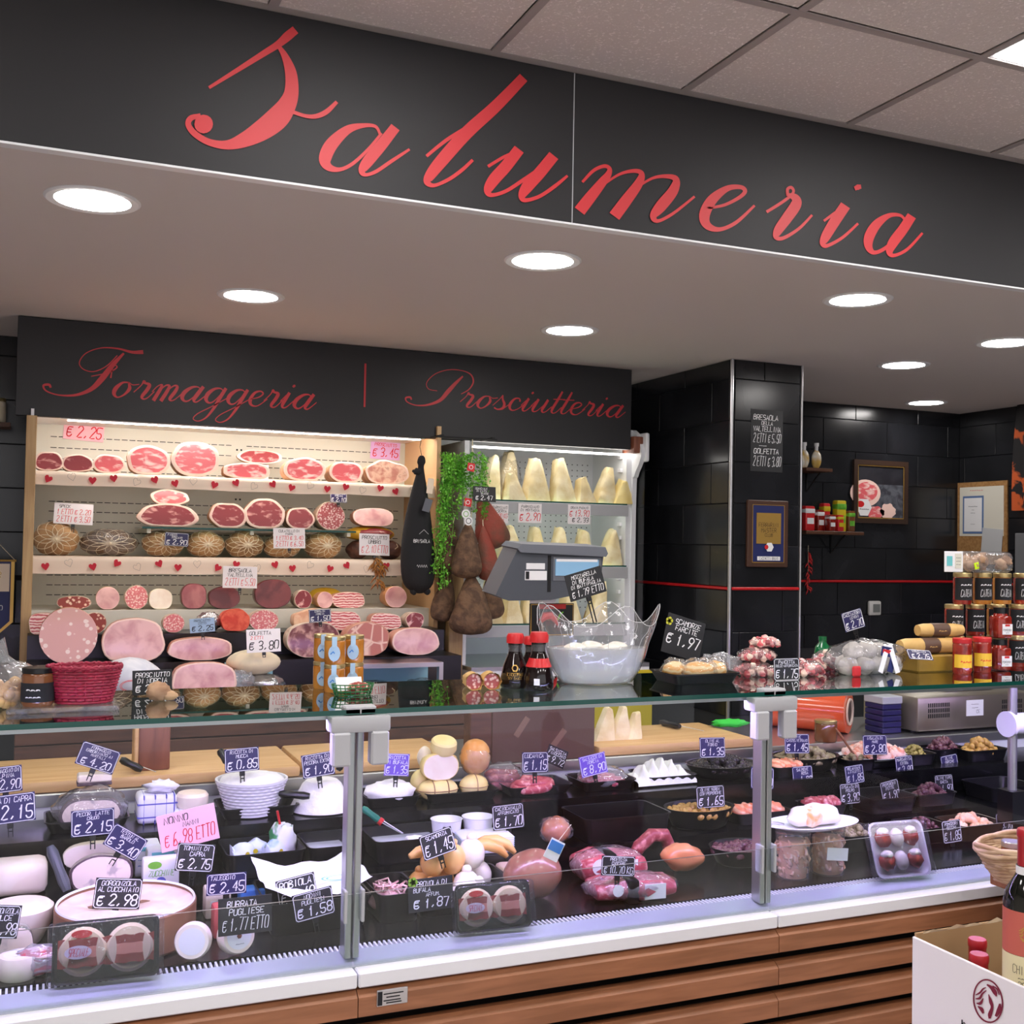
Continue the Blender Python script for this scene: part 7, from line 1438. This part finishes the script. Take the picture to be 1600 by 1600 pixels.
t = thing('cured_ham_piece', 'orange-brown smooth cured piece beside the sausage loop', 'cured meat', at(1068, 2.62, ZA)); V, F = blobg(.066, .04, .036, .1, 5, 20, 14, 1.6); mesh('meat', [(a, b*(1-a*4), c*(1-a*4)) for a, b, c in V], F, 'orange_cured', t, None, 180, T(0, 0, .056) @ R3(0, 8, 0))
# shrimp jars and stuffed cheese plate
for px, lab, lb in ((1238, False, 'plain clear tub of pale shrimps under the stuffed cheese plate'), (1292, True, 'clear tub of shrimps with a white label under the stuffed cheese plate')):
    t = thing('shrimp_tub', lb, 'tub', at(px, 2.53, ZA), 0, 'shrimp tubs'); r = 26.5*mpp(px, 2.53, ZA); h = .128; mb = MB(); rnd = random.Random(px)
    for k in range(150):
        a, q = rnd.uniform(0, 6.28), math.sqrt(rnd.uniform(.35, 1))*r*.86; b = rnd.uniform(0, 6.28); c = (q*math.cos(a), q*math.sin(a), .012+rnd.random()*.088); s = .009; mb.tube([(c[0]+s*math.cos(b+j)*.8, c[1]+s*.5*math.sin(b+j), c[2]+s*math.sin(b+j)) for j in (0, 1, 2, 3)], [.003, .0048, .0045, .002], 5)
    stuff(mb.build('shrimps', 'shrimp', t, 180)); MB().lathe([(0, .002), (r*.8, .002), (r*.8, .1), (0, .1)], 20).build('brine_core', mat('shrimp_core', (238, 184, 146), rough=.5), t)
    MB().lathe([(0, 0), (r*.97, 0), (r, .006), (r, h-.012), (r*.96, h-.008)], 28, cap=False).build('tub_wall', 'acrylic', t); MB().lathe([(r*.96, h-.01), (r*1.04, h-.009), (r*1.04, h), (0, h)], 28).build('lid', 'acrylic', t)
    if lab: l_ = MB().box((-.004, -r*1.03, .062), (r*1.3, .002, .034), 0, R3(0, 4, -12).to_3x3()).build('label', 'label_white', t)
o, r = plate('wide white oval plate resting on the shrimp tubs', 1268, 2.53, ZA+.1285, 168, sy=.55)
t = thing('stuffed_cheese_roll', 'white stuffed cheese roll with orange salmon end on the oval plate', 'cheese roll', at(1272, 2.53, ZA+.135)); u = mpp(1272, 2.53, .85); V, F = cboxg(92*u, .06, .052, .02); mesh('roll', [(a*(1-.15*(c > 0)), b, c+.026) for a, b, c in V], F, 'mozzarella', t, None, 60); blobpart('filling', t, mat('filling', (248, 170, 104), (252, 232, 206), sc=26, rough=.4), (-.022, -.022, .026), (.034, .014, .026), 3, .1, 3); blobpart('topping', t, 'filling', (.0, .0, .05), (.03, .02, .008), 5, .2, 3)
knife('flat white serving knife lying on the oval plate beside the roll', onZ(1185, 1282, ZA+.147), onZ(1225, 1288, ZA+.147), .004, 'steel', 'serving_knife')
# white tray of six rolls
t = thing('roll_tray', 'white foam tray of six ham and cheese rolls leaning at the glass', 'food pack', at(1408, 2.405, ZA+.008), -4, None, R3(0, 0, -4) @ R3(70, 0, 0)); w, h = .172, .142; V, F = traymesh(w, h, .02, .003, .9, .022); mesh('tray', [(a, b+h/2, c) for a, b, c in V], F, 'white_plastic', t, None, 40)
for i in range(3):
    for j in range(2):
        c = (-.046+.046*i, h/2-.03+.06*j, .016)
        if i == 1: blobpart('mozzarella_ball', t, 'mozzarella', c, (.02, .026, .016), i+j, .03)
        else: r_ = blobpart('ham_roll', t, 'bacon_dark', c, (.023, .024, .017), i+j, .1); blobpart('cheese_end', r_, 'mozzarella', (0, .016, .004), (.018, .013, .013), i, .08)
V, F = cboxg(w*1.16, h*1.03, .03, .01); mesh('clear_wrap', [(a, b+h/2, c+.017) for a, b, c in V], F, 'film_clear', t, None, 60)
# dim end of the counter
for k, (px, Y, wpx, m, rr, n, lb) in enumerate(((1335, 2.72, 70, 'olive_grey', .008, 90, 'grey marinated anchovies'), (1440, 2.72, 60, 'olive_violet', .008, 80, 'dark red marinated peppers'), (1515, 2.70, 76, 'shrimp', .013, 60, 'pale stuffed mushrooms'))):
    trayp('black pan of '+lb+' on the lowest step', px, Y, ZA, wpx*1.15, .13, .05, name='food_pan'); u = mpp(px, Y, ZA); pile('antipasto', lb+' filling the low black pan', 'antipasto', xat(px, Y, ZA), Y, ZA+.02, wpx*u*.45, .05, .04, n, rr, m, 30+k, 1.4)
for px, Y, z, lb in ((1375, 2.885, ZB_, 'empty dark pan before the green beans'), (1560, 2.885, ZB_, 'empty dark pan at the far end of the counter')): trayp(lb, px, Y, z, 90, .15, .05, name='food_pan')
q = onY(1582, 1131, 2.6); t = thing('support_tube', 'metal support tube with a hollow cross pipe inside the far end of the glass', 'tube', (q.x, 2.6, .86)); MB().lathe([(.014, 0), (.014, .365)], 20, cap=False).build('upright', 'alu', t, 180); MB().tube([(-.02, 0, q.z-.86), (.16, .0, q.z-.86)], .033, 20, cap=False).build('cross_pipe', 'white_enamel', t, 180); MB().lathe([(.033, 0), (.04, 0), (.04, .012), (.033, .012)], 20, 0, T(-.026, 0, q.z-.86) @ R3(0, 90, 0)).build('pipe_collar', 'white_enamel', t); MB().lo((-.03, -.03, -.099), (.03, .03, 0)).build('foot_block', 'black_plastic', t)
# ------------------------------------------------------------------ cards in the counter
NV = 'navy'
E_ = '\u20ac '
CARDS = [(8, 1218, 46, 40, 3.0, -4, [('FORMAGGIO DI', .7), ('ALPINA', .7), (E_+'2,90', 1.2)], NV, 'navy alpine cheese card at the cut edge of the view with 2,90', 0), (15, 1264, 70, 44, 2.9, -4, [('TOMA DI CAPRA', .8), (E_+'2,15', 1.4)], NV, 'navy di Capra card with 2,15 on the big fresh cheese block', 0),
 (153, 1184, 56, 36, 3.08, 21, [('FORMAGGIO', .7), ('ERBORINATO AI', .7), ('MIRTILLI', .6), (E_+'4,20', 1.2)], NV, 'tilted navy Formaggio erborinato card with 4,20', 0), (145, 1285, 60, 40, 2.87, -1, [('PECOR. LATTE', .7), ('CRUDO', .6), (E_+'2,15', 1.4)], NV, 'violet-lit navy crudo card with 2,15 on the cream cheese half', 0),
 (196, 1316, 54, 36, 2.82, 33, [('TESTUN AL', .7), ('BAROLO', .7), (E_+'3,40', 1.3)], NV, 'steeply tilted navy Testun al barolo card with 3,40', 0), (184, 1396, 66, 46, 2.62, 7, [('GORGONZOLA', .8), ('AL CUCCHIAIO', .8), (E_+'2,98', 1.3)], 'black', 'black Gorgonzola al cucchiaio card with 2,98 stuck in the wheel', 0),
 (2, 1440, 50, 50, 2.52, 8, [('GORGONZOLA', .8), ('DOLCE', .8), (E_+'1,98', 1.2)], 'black', 'black gorgonzola card cut by the view edge before the foil-topped wedge', 0), (378, 1187, 50, 36, 3.03, -2, [('RICOTTA DI', .8), ('MUCCA', .8), (E_+'0,85', 1.5)], NV, 'navy Ricotta di mucca card with 0,85 on the basket', 0),
 (497, 1195, 48, 36, 3.02, -6, [('RICOTTA DI', .8), ('PECORA EXTRA', .8), (E_+'1,90', 1.4)], NV, 'navy Ricotta di pecora extra card with 1,90 on the smooth mound', 0), (620, 1195, 38, 34, 3.05, 5, [('RICOTTA', .8), ('DI BUFALA', .8), (E_+'1,35', 1.2)], 'violet', 'Ricotta card in a painted violet glow with 1,35 on the low heap', 0),
 (305, 1340, 54, 42, 2.74, 8, [('TOMINI DI', .8), ('CAPRA', .8, .6), (E_+'2,75', 1.3)], 'black', 'black Tomini di capra card with 2,75 below the pink sheet', 0), (354, 1381, 58, 32, 2.66, 1, [('TALEGGIO', .8, .1), (E_+'2,45', 1.3)], NV, 'navy Taleggio card with 2,45', 0),
 (383, 1430, 78, 56, 2.428, 0, [('BURRATA', .9, .3), ('PUGLIESE', .9, .6), (E_+'1,77 ETTO', 1.3)], 'slate', 'large plain black Burrata pugliese board with 1,77', 0), (464, 1393, 58, 46, 2.60, -9, [('ROBIOLA', .9, .2), (E_+'1,48', 1.3)], 'black', 'dark Robiola card half behind the Nodini card', 0), (490, 1413, 60, 42, 2.525, -9, [('NODINI', .8), ('PUGLIESI', .8), (E_+'1,58', 1.3)], 'black', 'black Nodini pugliesi card with 1,58 before the Robiola card', 0),
 (836, 1191, 42, 31, 3.03, 2, [('LUCANICA', .8, .2), (E_+'1,15', 1.5)], NV, 'navy Lucanica card with 1,15 on the sausage coil', 0), (869, 1182, 34, 28, 3.12, 24, [('SALSICCIA', .7), ('FINOCCHIO', .7), (E_+'9,72', 1)], 'slate', 'tilted black card behind the Lucanica card', 0), (927, 1195, 44, 32, 3.04, -9, [('SALSICCE DI', .7), ('NORCIA', .7), (E_+'8,90', 1.3)], 'violet', 'Salsicce di Norcia card in a painted violet glow with 8,90', 0),
 (794, 1276, 50, 37, 2.86, -2, [('CACIOCAVALLO', .7), ('AFFUMICATO', .7), (E_+'1,70', 1.5)], 'black', 'black Caciocavallo affumicato card with 1,70 on the paper stack', 0), (684, 1318, 52, 38, 2.60, -14, [('SCAMORZA', .7), (E_+'1,45', 1.5)], 'black', 'dark reflecting Scamorza card with 1,45 on the smoked cheeses', 0), (673, 1397, 70, 50, 2.5, -1, [('PROVOLA DI', .9, .7), ('BUFALA', .8, .1), ('AFFUM.', .7, .6), (E_+'1,87', 1.2, .5)], 'slate', 'plain black Provola di bufala board with 1,87 and a green flower', 0),
 (966, 1353, 56, 30, 2.49, 7, [('PRONTO DA', .7), ('CUOCERE', .7), (E_+'10,70 KG', 1.1)], 'black', 'black Pronto da cuocere card with 10,70 on the raw sausages', 0), (1113, 1168, 44, 31, 3.03, 2, [('OLIVE AL', .8), ('FORNO', .8), (E_+'1,35', 1.4)], NV, 'navy Olive al forno card with 1,35', 0), (1110, 1245, 48, 33, 2.86, 0, [('OLIVE VERDI', .7), ('CON PEPERONE', .7), (E_+'1,65', 1.4)], 'black', 'dark Olive verdi con peperone card with 1,65', 0),
 (1191, 1216, 40, 32, 2.90, 6, [('SALMONE', .7), ('AFFUM.', .7), (E_+'8,90', 1.3)], NV, 'navy salmon card half hidden by the metal post', 0), (1245, 1162, 44, 30, 3.03, 3, [('OLIVE', .7), ('CASTELVETRANO', .7), (E_+'1,45', 1.4)], NV, 'navy Olive Castelvetrano card with 1,45', 0), (1367, 1164, 44, 30, 3.01, 2, [('INSALATA DI', .7), ('MARE', .7), (E_+'2,80', 1.4)], NV, 'navy Insalata di mare card with 2,80', 0),
 (1254, 1213, 36, 31, 3.0, -1, [('SALMONE', .7), ('ROSA', .7, .7), (E_+'4,20', 1.3)], NV, 'navy Salmone rosa card with 4,20', 0), (1335, 1210, 34, 28, 2.97, -4, [('MELANZANE', .7), ('A FILETTI', .7), (E_+'1,85', 1.3)], NV, 'navy Melanzane a filetti card with 1,85', 0), (1328, 1240, 36, 31, 2.88, 0, [('INSALATA DI', .7), ('POLPO', .7), (E_+'3,90', 1.3)], 'black', 'dark Insalata di polpo card with 3,90', 0),
 (1413, 1197, 32, 31, 3.0, -2, [('MARGARITA', .7), ('EXTRA', .7), (E_+'3,80', 1.3)], NV, 'navy extra card with 3,80 by the green beans', 0), (1391, 1236, 34, 32, 2.9, -8, [('PEPERONI', .7), ('FETTE', .7), (E_+'1,90', 1.3)], 'black', 'dark slanted card with 1,90 before the green beans', 0), (1484, 1194, 32, 28, 3.04, -6, [('OLIVE', .7), ('GRECHE', .7), (E_+'1,48', 1.2)], NV, 'navy olive card with 1,48 behind the golden olives', 0), (1475, 1226, 34, 30, 2.9, 0, [('OLIVE TIPO', .7), ('GAETA', .7), (E_+'1,97', 1.3)], 'black', 'dark Olive tipo card with 1,97 before the golden olives', 0), (1568, 1218, 32, 28, 2.98, 0, [('OLIVE', .7), ('LIGURI', .7), (E_+'1,85', 1.3)], 'black', 'dark Olive card with 1,85 past the golden olives', 0),
 (1396, 1306, 38, 32, 2.63, -1, [('ALICETTE', .8), ('MARINATE', .8), (E_+'2,80', 1.3)], 'black', 'dark Alicette marinate card with 2,80 above the white foam tray', 0), (1487, 1299, 36, 34, 2.62, -2, [('POMODORI', .7), ('SECCHI', .7), (E_+'1,85', 1.4)], 'black', 'dark card with 1,85 beside the stuffed mushrooms', 0), (1569, 1284, 32, 26, 2.66, 0, [('FUNGHI', .7), ('RIPIENI', .7), (E_+'3,70', 1.3)], 'black', 'dark card with 3,70 behind the wicker basket', 0)]
for (px, py, w, h, Y, rot, ln, stl, lb, x_) in CARDS: pricecard(lb, px, py, w, h, Y, rot, ln, stl, stem=.032 if px < 1180 else .02, clip=stl != 'slate')
pricecard('large pink Nonno paper sheet with 6,98 before the blue packs', 294, 1293, 84, 56, 2.84, -10, [('NONNO', 1, .1, 3), ('NANNI', .7, .6, 3), (E_+'6,98 ETTO', 1.4, .5, 2)], 'pink', clip=False, name='price_sheet')
q = onY(645, 1379, 2.484); mb = MB()
for a in range(5): disc(mb, .006*math.cos(a*1.257), .006*math.sin(a*1.257), .006, .006, 0)
stuff(tag(mb.build('flower_sticker', mat('flower_g', (140, 190, 60), rough=.6), None, 0, T(q.x, q.y, q.z)), 'green flower sticker on the corner of the Provola board', 'sticker'))
q = onY(866, 1328, 2.40); t = thing('hanging_label', 'blue and white swing label hanging inside the glass near the whole ham', 'label', tuple(q), 0, None, R3(0, 28, 0)); MB().box((0, 0, 0), (.04, .001, .048), 0, None, .0003).build('card', 'label_white', t); MB().box((0, -.0008, .008), (.036, .0008, .024)).build('blue_print', 'blue_print', t); MB().tube([(0, 0, .024), (.012, .0, .07)], .0008, 4).build('string', 'string', t)
# ------------------------------------------------------------------ work side: boards, block, roll, machine
ZW = .9153
def board(label, pa, pb, Y0, Y1): 
    xa, xb = xat(pa, Y0, .96), xat(pb, Y0, .96); return tag(MB().box(((xa+xb)/2, (Y0+Y1)/2, ZW+.016), (xb-xa, Y1-Y0, .032), 0, None, .008).build('cutting_board', 'board_wood'), label, 'cutting board', 'wooden boards on the worktop')
board('long wooden board under the knife block behind the cheeses', -60, 470, 3.215, 3.55); board('wooden board behind the low ricotta heap and provolone', 476, 716, 3.215, 3.55); board('wooden board with knife, green cloth and cheese chunks', 936, 1178, 3.215, 3.56)
zb = ZW+.0325
t = thing('knife_block', 'reddish wooden knife block standing on the long board', 'knife block', at(240, 3.28, zb)); MB().box((0, .03, .062), (.085, .08, .124), 0, None, .005).build('block', 'block_wood', t); MB().box((-.048, .03, .062), (.012, .078, .12), 0, None, .003).build('side_board', 'board_wood', t)
knife('black-handled knife lying in front of the knife block', onY(188, 1186, 3.25), onY(222, 1203, 3.24), .011, name='knife', tip=onY(244, 1206, 3.24))
t = thing('brown_box', 'dark brown carton with strips of clear tape behind the sausages', 'box', (0, 0, 0)); xa, xb = xat(768, 3.22, 1.0), xat(928, 3.22, 1.0); t.location = ((xa+xb)/2, 3.245, ZW); bw = xb-xa; MB().box((0, 0, .085), (bw, .06, .17), 0, None, .002).build('carton', mat('carton_brown', (92, 66, 54), rough=.7), t); mb = MB(); mb.box((bw*-.22, -.0305, .11), (.02, .001, .07), 0, R3(0, 35, 0).to_3x3()); mb.box((bw*.12, -.0305, .06), (.02, .001, .09), 0, R3(0, 40, 0).to_3x3()); mb.build('tape', mat('tape_tan', (132, 104, 88), rough=.25), t)
t = thing('wood_post', 'wooden post end beside the dark brown carton', 'post', at(746, 3.25, ZW)); MB().box((0, 0, .08), (.075, .06, .16), 0, None, .003).build('post', 'dark_wood', t)
for px, w, h, lb in ((942, 30, 54, 'pale chunk of hard cheese wrapped in film by the dark brown carton'), (968, 28, 50, 'jagged hard cheese chunk in the middle of the three on the board'), (988, 22, 40, 'smallest jagged hard cheese chunk on the board')): wedge(lb, px, 3.33, zb, w*1.3, h, .05, 'hard cheese chunks on the board', 'parmesan')
knife('black-handled skewer knife lying on the board', onZ(1032, 1128, zb+.012), onZ(1062, 1135, zb+.012), .0115, name='knife', tip=onZ(1100, 1142, zb+.004))
t = thing('green_cloth', 'bright green folded cloth on the board', 'cloth', at(1140, 3.44, zb)); V, F = blobg(.075, .04, .014, .2, 4, 26, 12, 3, .85); mesh('cloth', [(a, b, c+.012) for a, b, c in V], F, 'cloth_green', t, None, 180)
pA, pB = at(1225, 3.45, 1.0), at(1326, 3.34, 1.0); t = thing('film_roll', 'big orange cling film roll with cardboard core', 'film roll', (pB[0], pB[1], ZW+.0805)); dn = Vector((-.6, .8, 0)).normalized()
MB().tube([(0, 0, 0), tuple(dn*.34)], .08, 32).build('film', 'orange_film', t, 40); M_ = Matrix.Translation((0, 0, 0)) @ dn.to_track_quat('Z', 'Y').to_matrix().to_4x4()
MB().lathe([(.05, -.002), (.05, -.008), (.043, -.008), (.043, .0)], 28, 0, M_, cap=False).build('core', mat('core_pale', (214, 196, 170), rough=.8), t); MB().lathe([(0, -.001), (.043, -.001)], 28, 0, M_, cap=False).build('core_hollow', mat('core_dark', (70, 54, 42), rough=.9), t)
xa, xb = xat(1428, 3.25, 1.03), 3.62; t = thing('slicing_machine', 'stainless steel machine with vent slots and a rating plate', 'machine', (xa, 3.2, ZW)); L_ = xb-xa
MB().box((L_/2, .18, .075), (L_, .3, .13), 0, None, .01).build('housing', 'steel_warm', t, 35); mb = MB()
for gx in (.05, .42):
    for i in range(12):
        for j in range(3): mb.lo((gx+.009*i, .0285, .06+.02*j), (gx+.009*i+.004, .0305, .075+.02*j))
stuff(mb.build('vent_slots', 'black_matte', t, 0)); MB().box((.28, .0292, .09), (.085, .002, .06)).build('rating_plate', 'label_white', t); mb = MB(); write(mb, [('~~~~~', 1), ('~~~~', 1), ('CE', 1.2, .8)], .08, .05, .0278, 0, .1, 1, 0, lambda x, y, z_: (x+.28, y, z_+.09)); mb.build('plate_print', 'ink_black', t, 0); MB().box((L_*.6, .2, .155), (.24, .16, .03), 0, None, .008).build('top_tray', 'steel', t)
for x in (.04, L_-.05): MB().lathe([(0, 0), (.014, 0), (.014, .0105), (0, .0105)], 12, 0, T(x, .1, 0)).build('foot', 'black_plastic', t)
t = thing('stacked_boxes', 'dark blue stack of small trays with a grey top beside the steel machine', 'trays', (xa-.075, 3.33, ZW))
for k in range(5): MB().box((0, 0, .012+.022*k), (.09, .1, .02), 0, None, .003).build('tray', 'navy_card', t)
MB().box((0, 0, .125), (.095, .105, .028), 0, None, .003).build('top_box', 'grey_plastic', t)
# ------------------------------------------------------------------ foreground: wine carton, basket
BY = 1.60; q = onY(1425, 1463, BY); BX = q.x; ZB = q.z
t = thing('wine_carton', 'open white wine carton with a maroon oval emblem', 'carton', (BX, BY, 0)); LB, WB = .62, .3
MB().lo((0, -LB, 0), (.006, 0, ZB), 0, .0015).build('side_panel', 'carton_white', t)
MB().lo((.006, -.005, 0), (WB, 0, ZB+.006)).build('back_panel', 'cardboard', t)
MB().lo((WB, -LB, 0), (WB+.006, 0, ZB)).build('side_panel', 'cardboard', t)
MB().lo((.006, -LB, 0), (WB, -LB+.006, ZB)).build('front_panel', 'carton_white', t)
zi = onY(1531, 1466, 1.546).z-.30
MB().lo((.006, -LB+.006, zi-.006), (WB, -.005, zi-.0005)).build('inner_floor', 'cardboard', t)
rnd = random.Random(2); mb = MB(); V = []; n = 24
for i in range(n+1): x = .02+(WB-.03)*i/n; V += [(x, -.0055, ZB+.004), (x, -.0055-.004*rnd.random(), ZB+.008+.008*noise.noise(Vector((i*.35, 3, 1)))+.003*rnd.random())]
mb.add(V, [(2*i, 2*i+2, 2*i+3, 2*i+1) for i in range(n)]); mb.build('torn_edge', mat('torn_paper', (226, 206, 172), rough=.9), t, 0)
# emblem on the white side (faces -x): u runs toward the camera (-y)
def face(px, py):
    r_ = ray(px, py); k = (BX-.0012)/r_.x; p = Vector((0, 0, HC))+r_*k; return (p.x-BX, p.y-BY, p.z)
def zf(x, y): return face(1350+x/4.572, 1250+y/4.572)
mb = MB(); cx, cy, rx, ry = 886, 1436, 104, 152; pts = []
for i in range(41):
    a = 2*math.pi*i/40; x = rx*math.cos(a); y = ry*math.sin(a); th = -.22; pts.append((cx+x*math.cos(th)-y*math.sin(th)*.55, cy+x*math.sin(th)*.3+y))
def flat(mb, P, w):
    W_ = []
    ribbon(mb, P, w, 0, 0, lambda x, y, z: zf(x, z))
flat(mb, pts, 11)
EMB = [[(800,1392,8),(830,1375,14),(850,1350,12),(870,1340,6)],[(800,1420,8),(828,1415,18),(845,1385,14),(872,1362,6)],[(806,1452,8),(832,1452,22),(850,1420,8)],[(815,1475,8),(840,1495,26),(850,1520,14)],[(880,1320,10),(910,1340,24),(935,1375,30),(945,1400,10)],[(890,1390,6),(905,1440,24),(915,1480,20),(900,1530,30),(898,1555,18)],[(970,1460,14),(965,1500,34),(945,1540,20)],[(920,1330,8),(950,1350,10),(965,1390,8)]]
for st in EMB:
    s_ = smoothpath(st, 4); ribbon(mb, [(a[0], a[1]) for a in s_], [a[2] for a in s_], 0, 0, lambda x, y, z: zf(x, z))
stuff(mb.build('emblem', 'maroon', t, 0))
mb = MB(); ribbon(mb, [(700, 1572), (700, 1640)], 9, 0, 0, lambda x, y, z: zf(x, z)); ribbon(mb, [(700, 1600), (716, 1590), (724, 1605), (724, 1640)], 8, 0, 0, lambda x, y, z: zf(x, z)); ribbon(mb, [(560, 1606), (590, 1606), (612, 1612)], 8, 0, 0, lambda x, y, z: zf(x, z)); stuff(mb.build('lettering', 'ink_black', t, 0))
def winebottle(label, x, y, z0, lab=False):
    t = thing('wine_bottle', label, 'wine bottle', (x, y, z0), 0, 'red-capped wine bottles')
    MB().lathe([(0, 0), (.036, 0), (.0375, .006), (.0375, .175), (.034, .195), (.022, .215), (.015, .23), (.0142, .245)], 28).build('glass_body', 'wine_glass', t)
    MB().lathe([(.0146, .238), (.0152, .24), (.0152, .285), (.0165, .287), (.0165, .297), (.0148, .3), (0, .3)], 24).build('capsule', mat('capsule_red', (176, 34, 44), rough=.3), t)
    if lab:
        for nm, z0_, z1_, m in (('upper_label', .095, .168, mat('label_rust', (196, 98, 84), rough=.6)), ('lower_label', .03, .0945, mat('label_cream', (232, 222, 178), rough=.6)), ('neck_band', .222, .238, 'label_white')):
            rr = .0381 if nm != 'neck_band' else .0175; V, F = latheg([(rr, z0_), (rr, z1_)], 28, False); l_ = mesh(nm, V, F, m, t, None, 180)
            def cyl(x, y, z): a = -math.pi/2-.85+x/.038; return (.0385*math.cos(a), .0385*math.sin(a), (z0_+z1_)/2+z)
            if nm == 'lower_label': mb = MB(); write(mb, [('CHIANTI', 1), ('~~~~~', .5), ('2015', .6)], .05, .045, 0, 0, .1, 1, 0, cyl); mb.build('label_text', 'ink_black', l_, 0)
            if nm == 'upper_label':
                mb = MB()
                for st in EMB[:6]: s_ = smoothpath([((a-886)*.00013, -(b-1436)*.00013, w_*.00013) for a, b, w_ in st], 3); ribbon(mb, [(a[0], a[1]) for a in s_], [a[2] for a in s_], 0, 0, cyl)
                stuff(mb.build('figure', 'gold', l_, 0))
    return t
zi = onY(1531, 1466, 1.546).z-.30
for x, y, lb in ((1.597, 1.546, 'red-capped bottle standing beside the torn carton wall'), (1.541, 1.488, 'red-capped bottle just showing over the white carton edge'), (1.617, 1.458, 'red-capped bottle standing low in the carton near the labelled one')):
    winebottle(lb, x, y, zi)
r_ = ray(1605, 1295); p = Vector((0, 0, HC))+r_*1.9
winebottle('tall Chianti bottle with rust and cream label raised above the others', p.x, p.y, p.z-.3, True)
tb = thing('bottle_riser', 'brown cardboard insert under the raised Chianti bottle', 'cardboard', (p.x, p.y, zi)); MB().lo((-.04, -.04, 0), (.04, .04, p.z-.3-zi)).build('insert', 'cardboard', tb)
# wicker basket on a wooden shelf end
q = onY(1546, 1363, 2.22); sy = 2.09; t = thing('wooden_stand', 'plain wooden stand end holding the wicker basket', 'stand', (q.x, 2.06, 0)); MB().lo((0, -.16, q.z-.03), (.5, .16, q.z), 0, .003).build('shelf_top', 'slat_wood', t); MB().lo((.06, -.12, 0), (.46, .14, q.z-.03)).build('stand_body', 'dark_wood', t)
q2 = xat(1606, 2.12, q.z)-.06; t = thing('wicker_basket', 'rough pale wicker basket with small jars on the wooden stand', 'basket', (q2+.06, sy+.04, q.z+.003)); mb = MB(); rnd = random.Random(6)
for k in range(11):
    f = k/10; mb.tube([((.085+.055*f)*math.cos(i*math.pi/20)*(1+.015*(1 if (i+k) % 2 else -1)), (.052+.03*f)*math.sin(i*math.pi/20)*(1+.02*(1 if (i+k) % 2 else -1)), (.005+.0072*k)+.003*math.sin(i*.7+k)) for i in range(41)], .005, 5, cap=False)
mb.build('weave', 'wicker', t, 180); mb = MB()
for k in range(3): mb.tube([(.146*math.cos(i*math.pi/20), .084*math.sin(i*math.pi/20), .084+.005*k+.006*math.sin(i*.5+k*2)) for i in range(41)], .0065, 6, cap=False)
mb.build('rim', 'wicker', t, 180); MB().lathe([(0, .002), (.084, .002), (.084, .006), (0, .006)], 24, 0, Matrix.Diagonal((1, .64, 1, 1))).build('floor', 'wicker', t)
for dx, lb in ((-.045, 'small jar with silver lid in the wicker basket'), (.03, 'small silver-lid jar deeper in the wicker basket')): jar('small_jar', lb, (q2+.06+dx, sy+.04, q.z+.0065), .026, .1, 'jar_brown', 'steel')
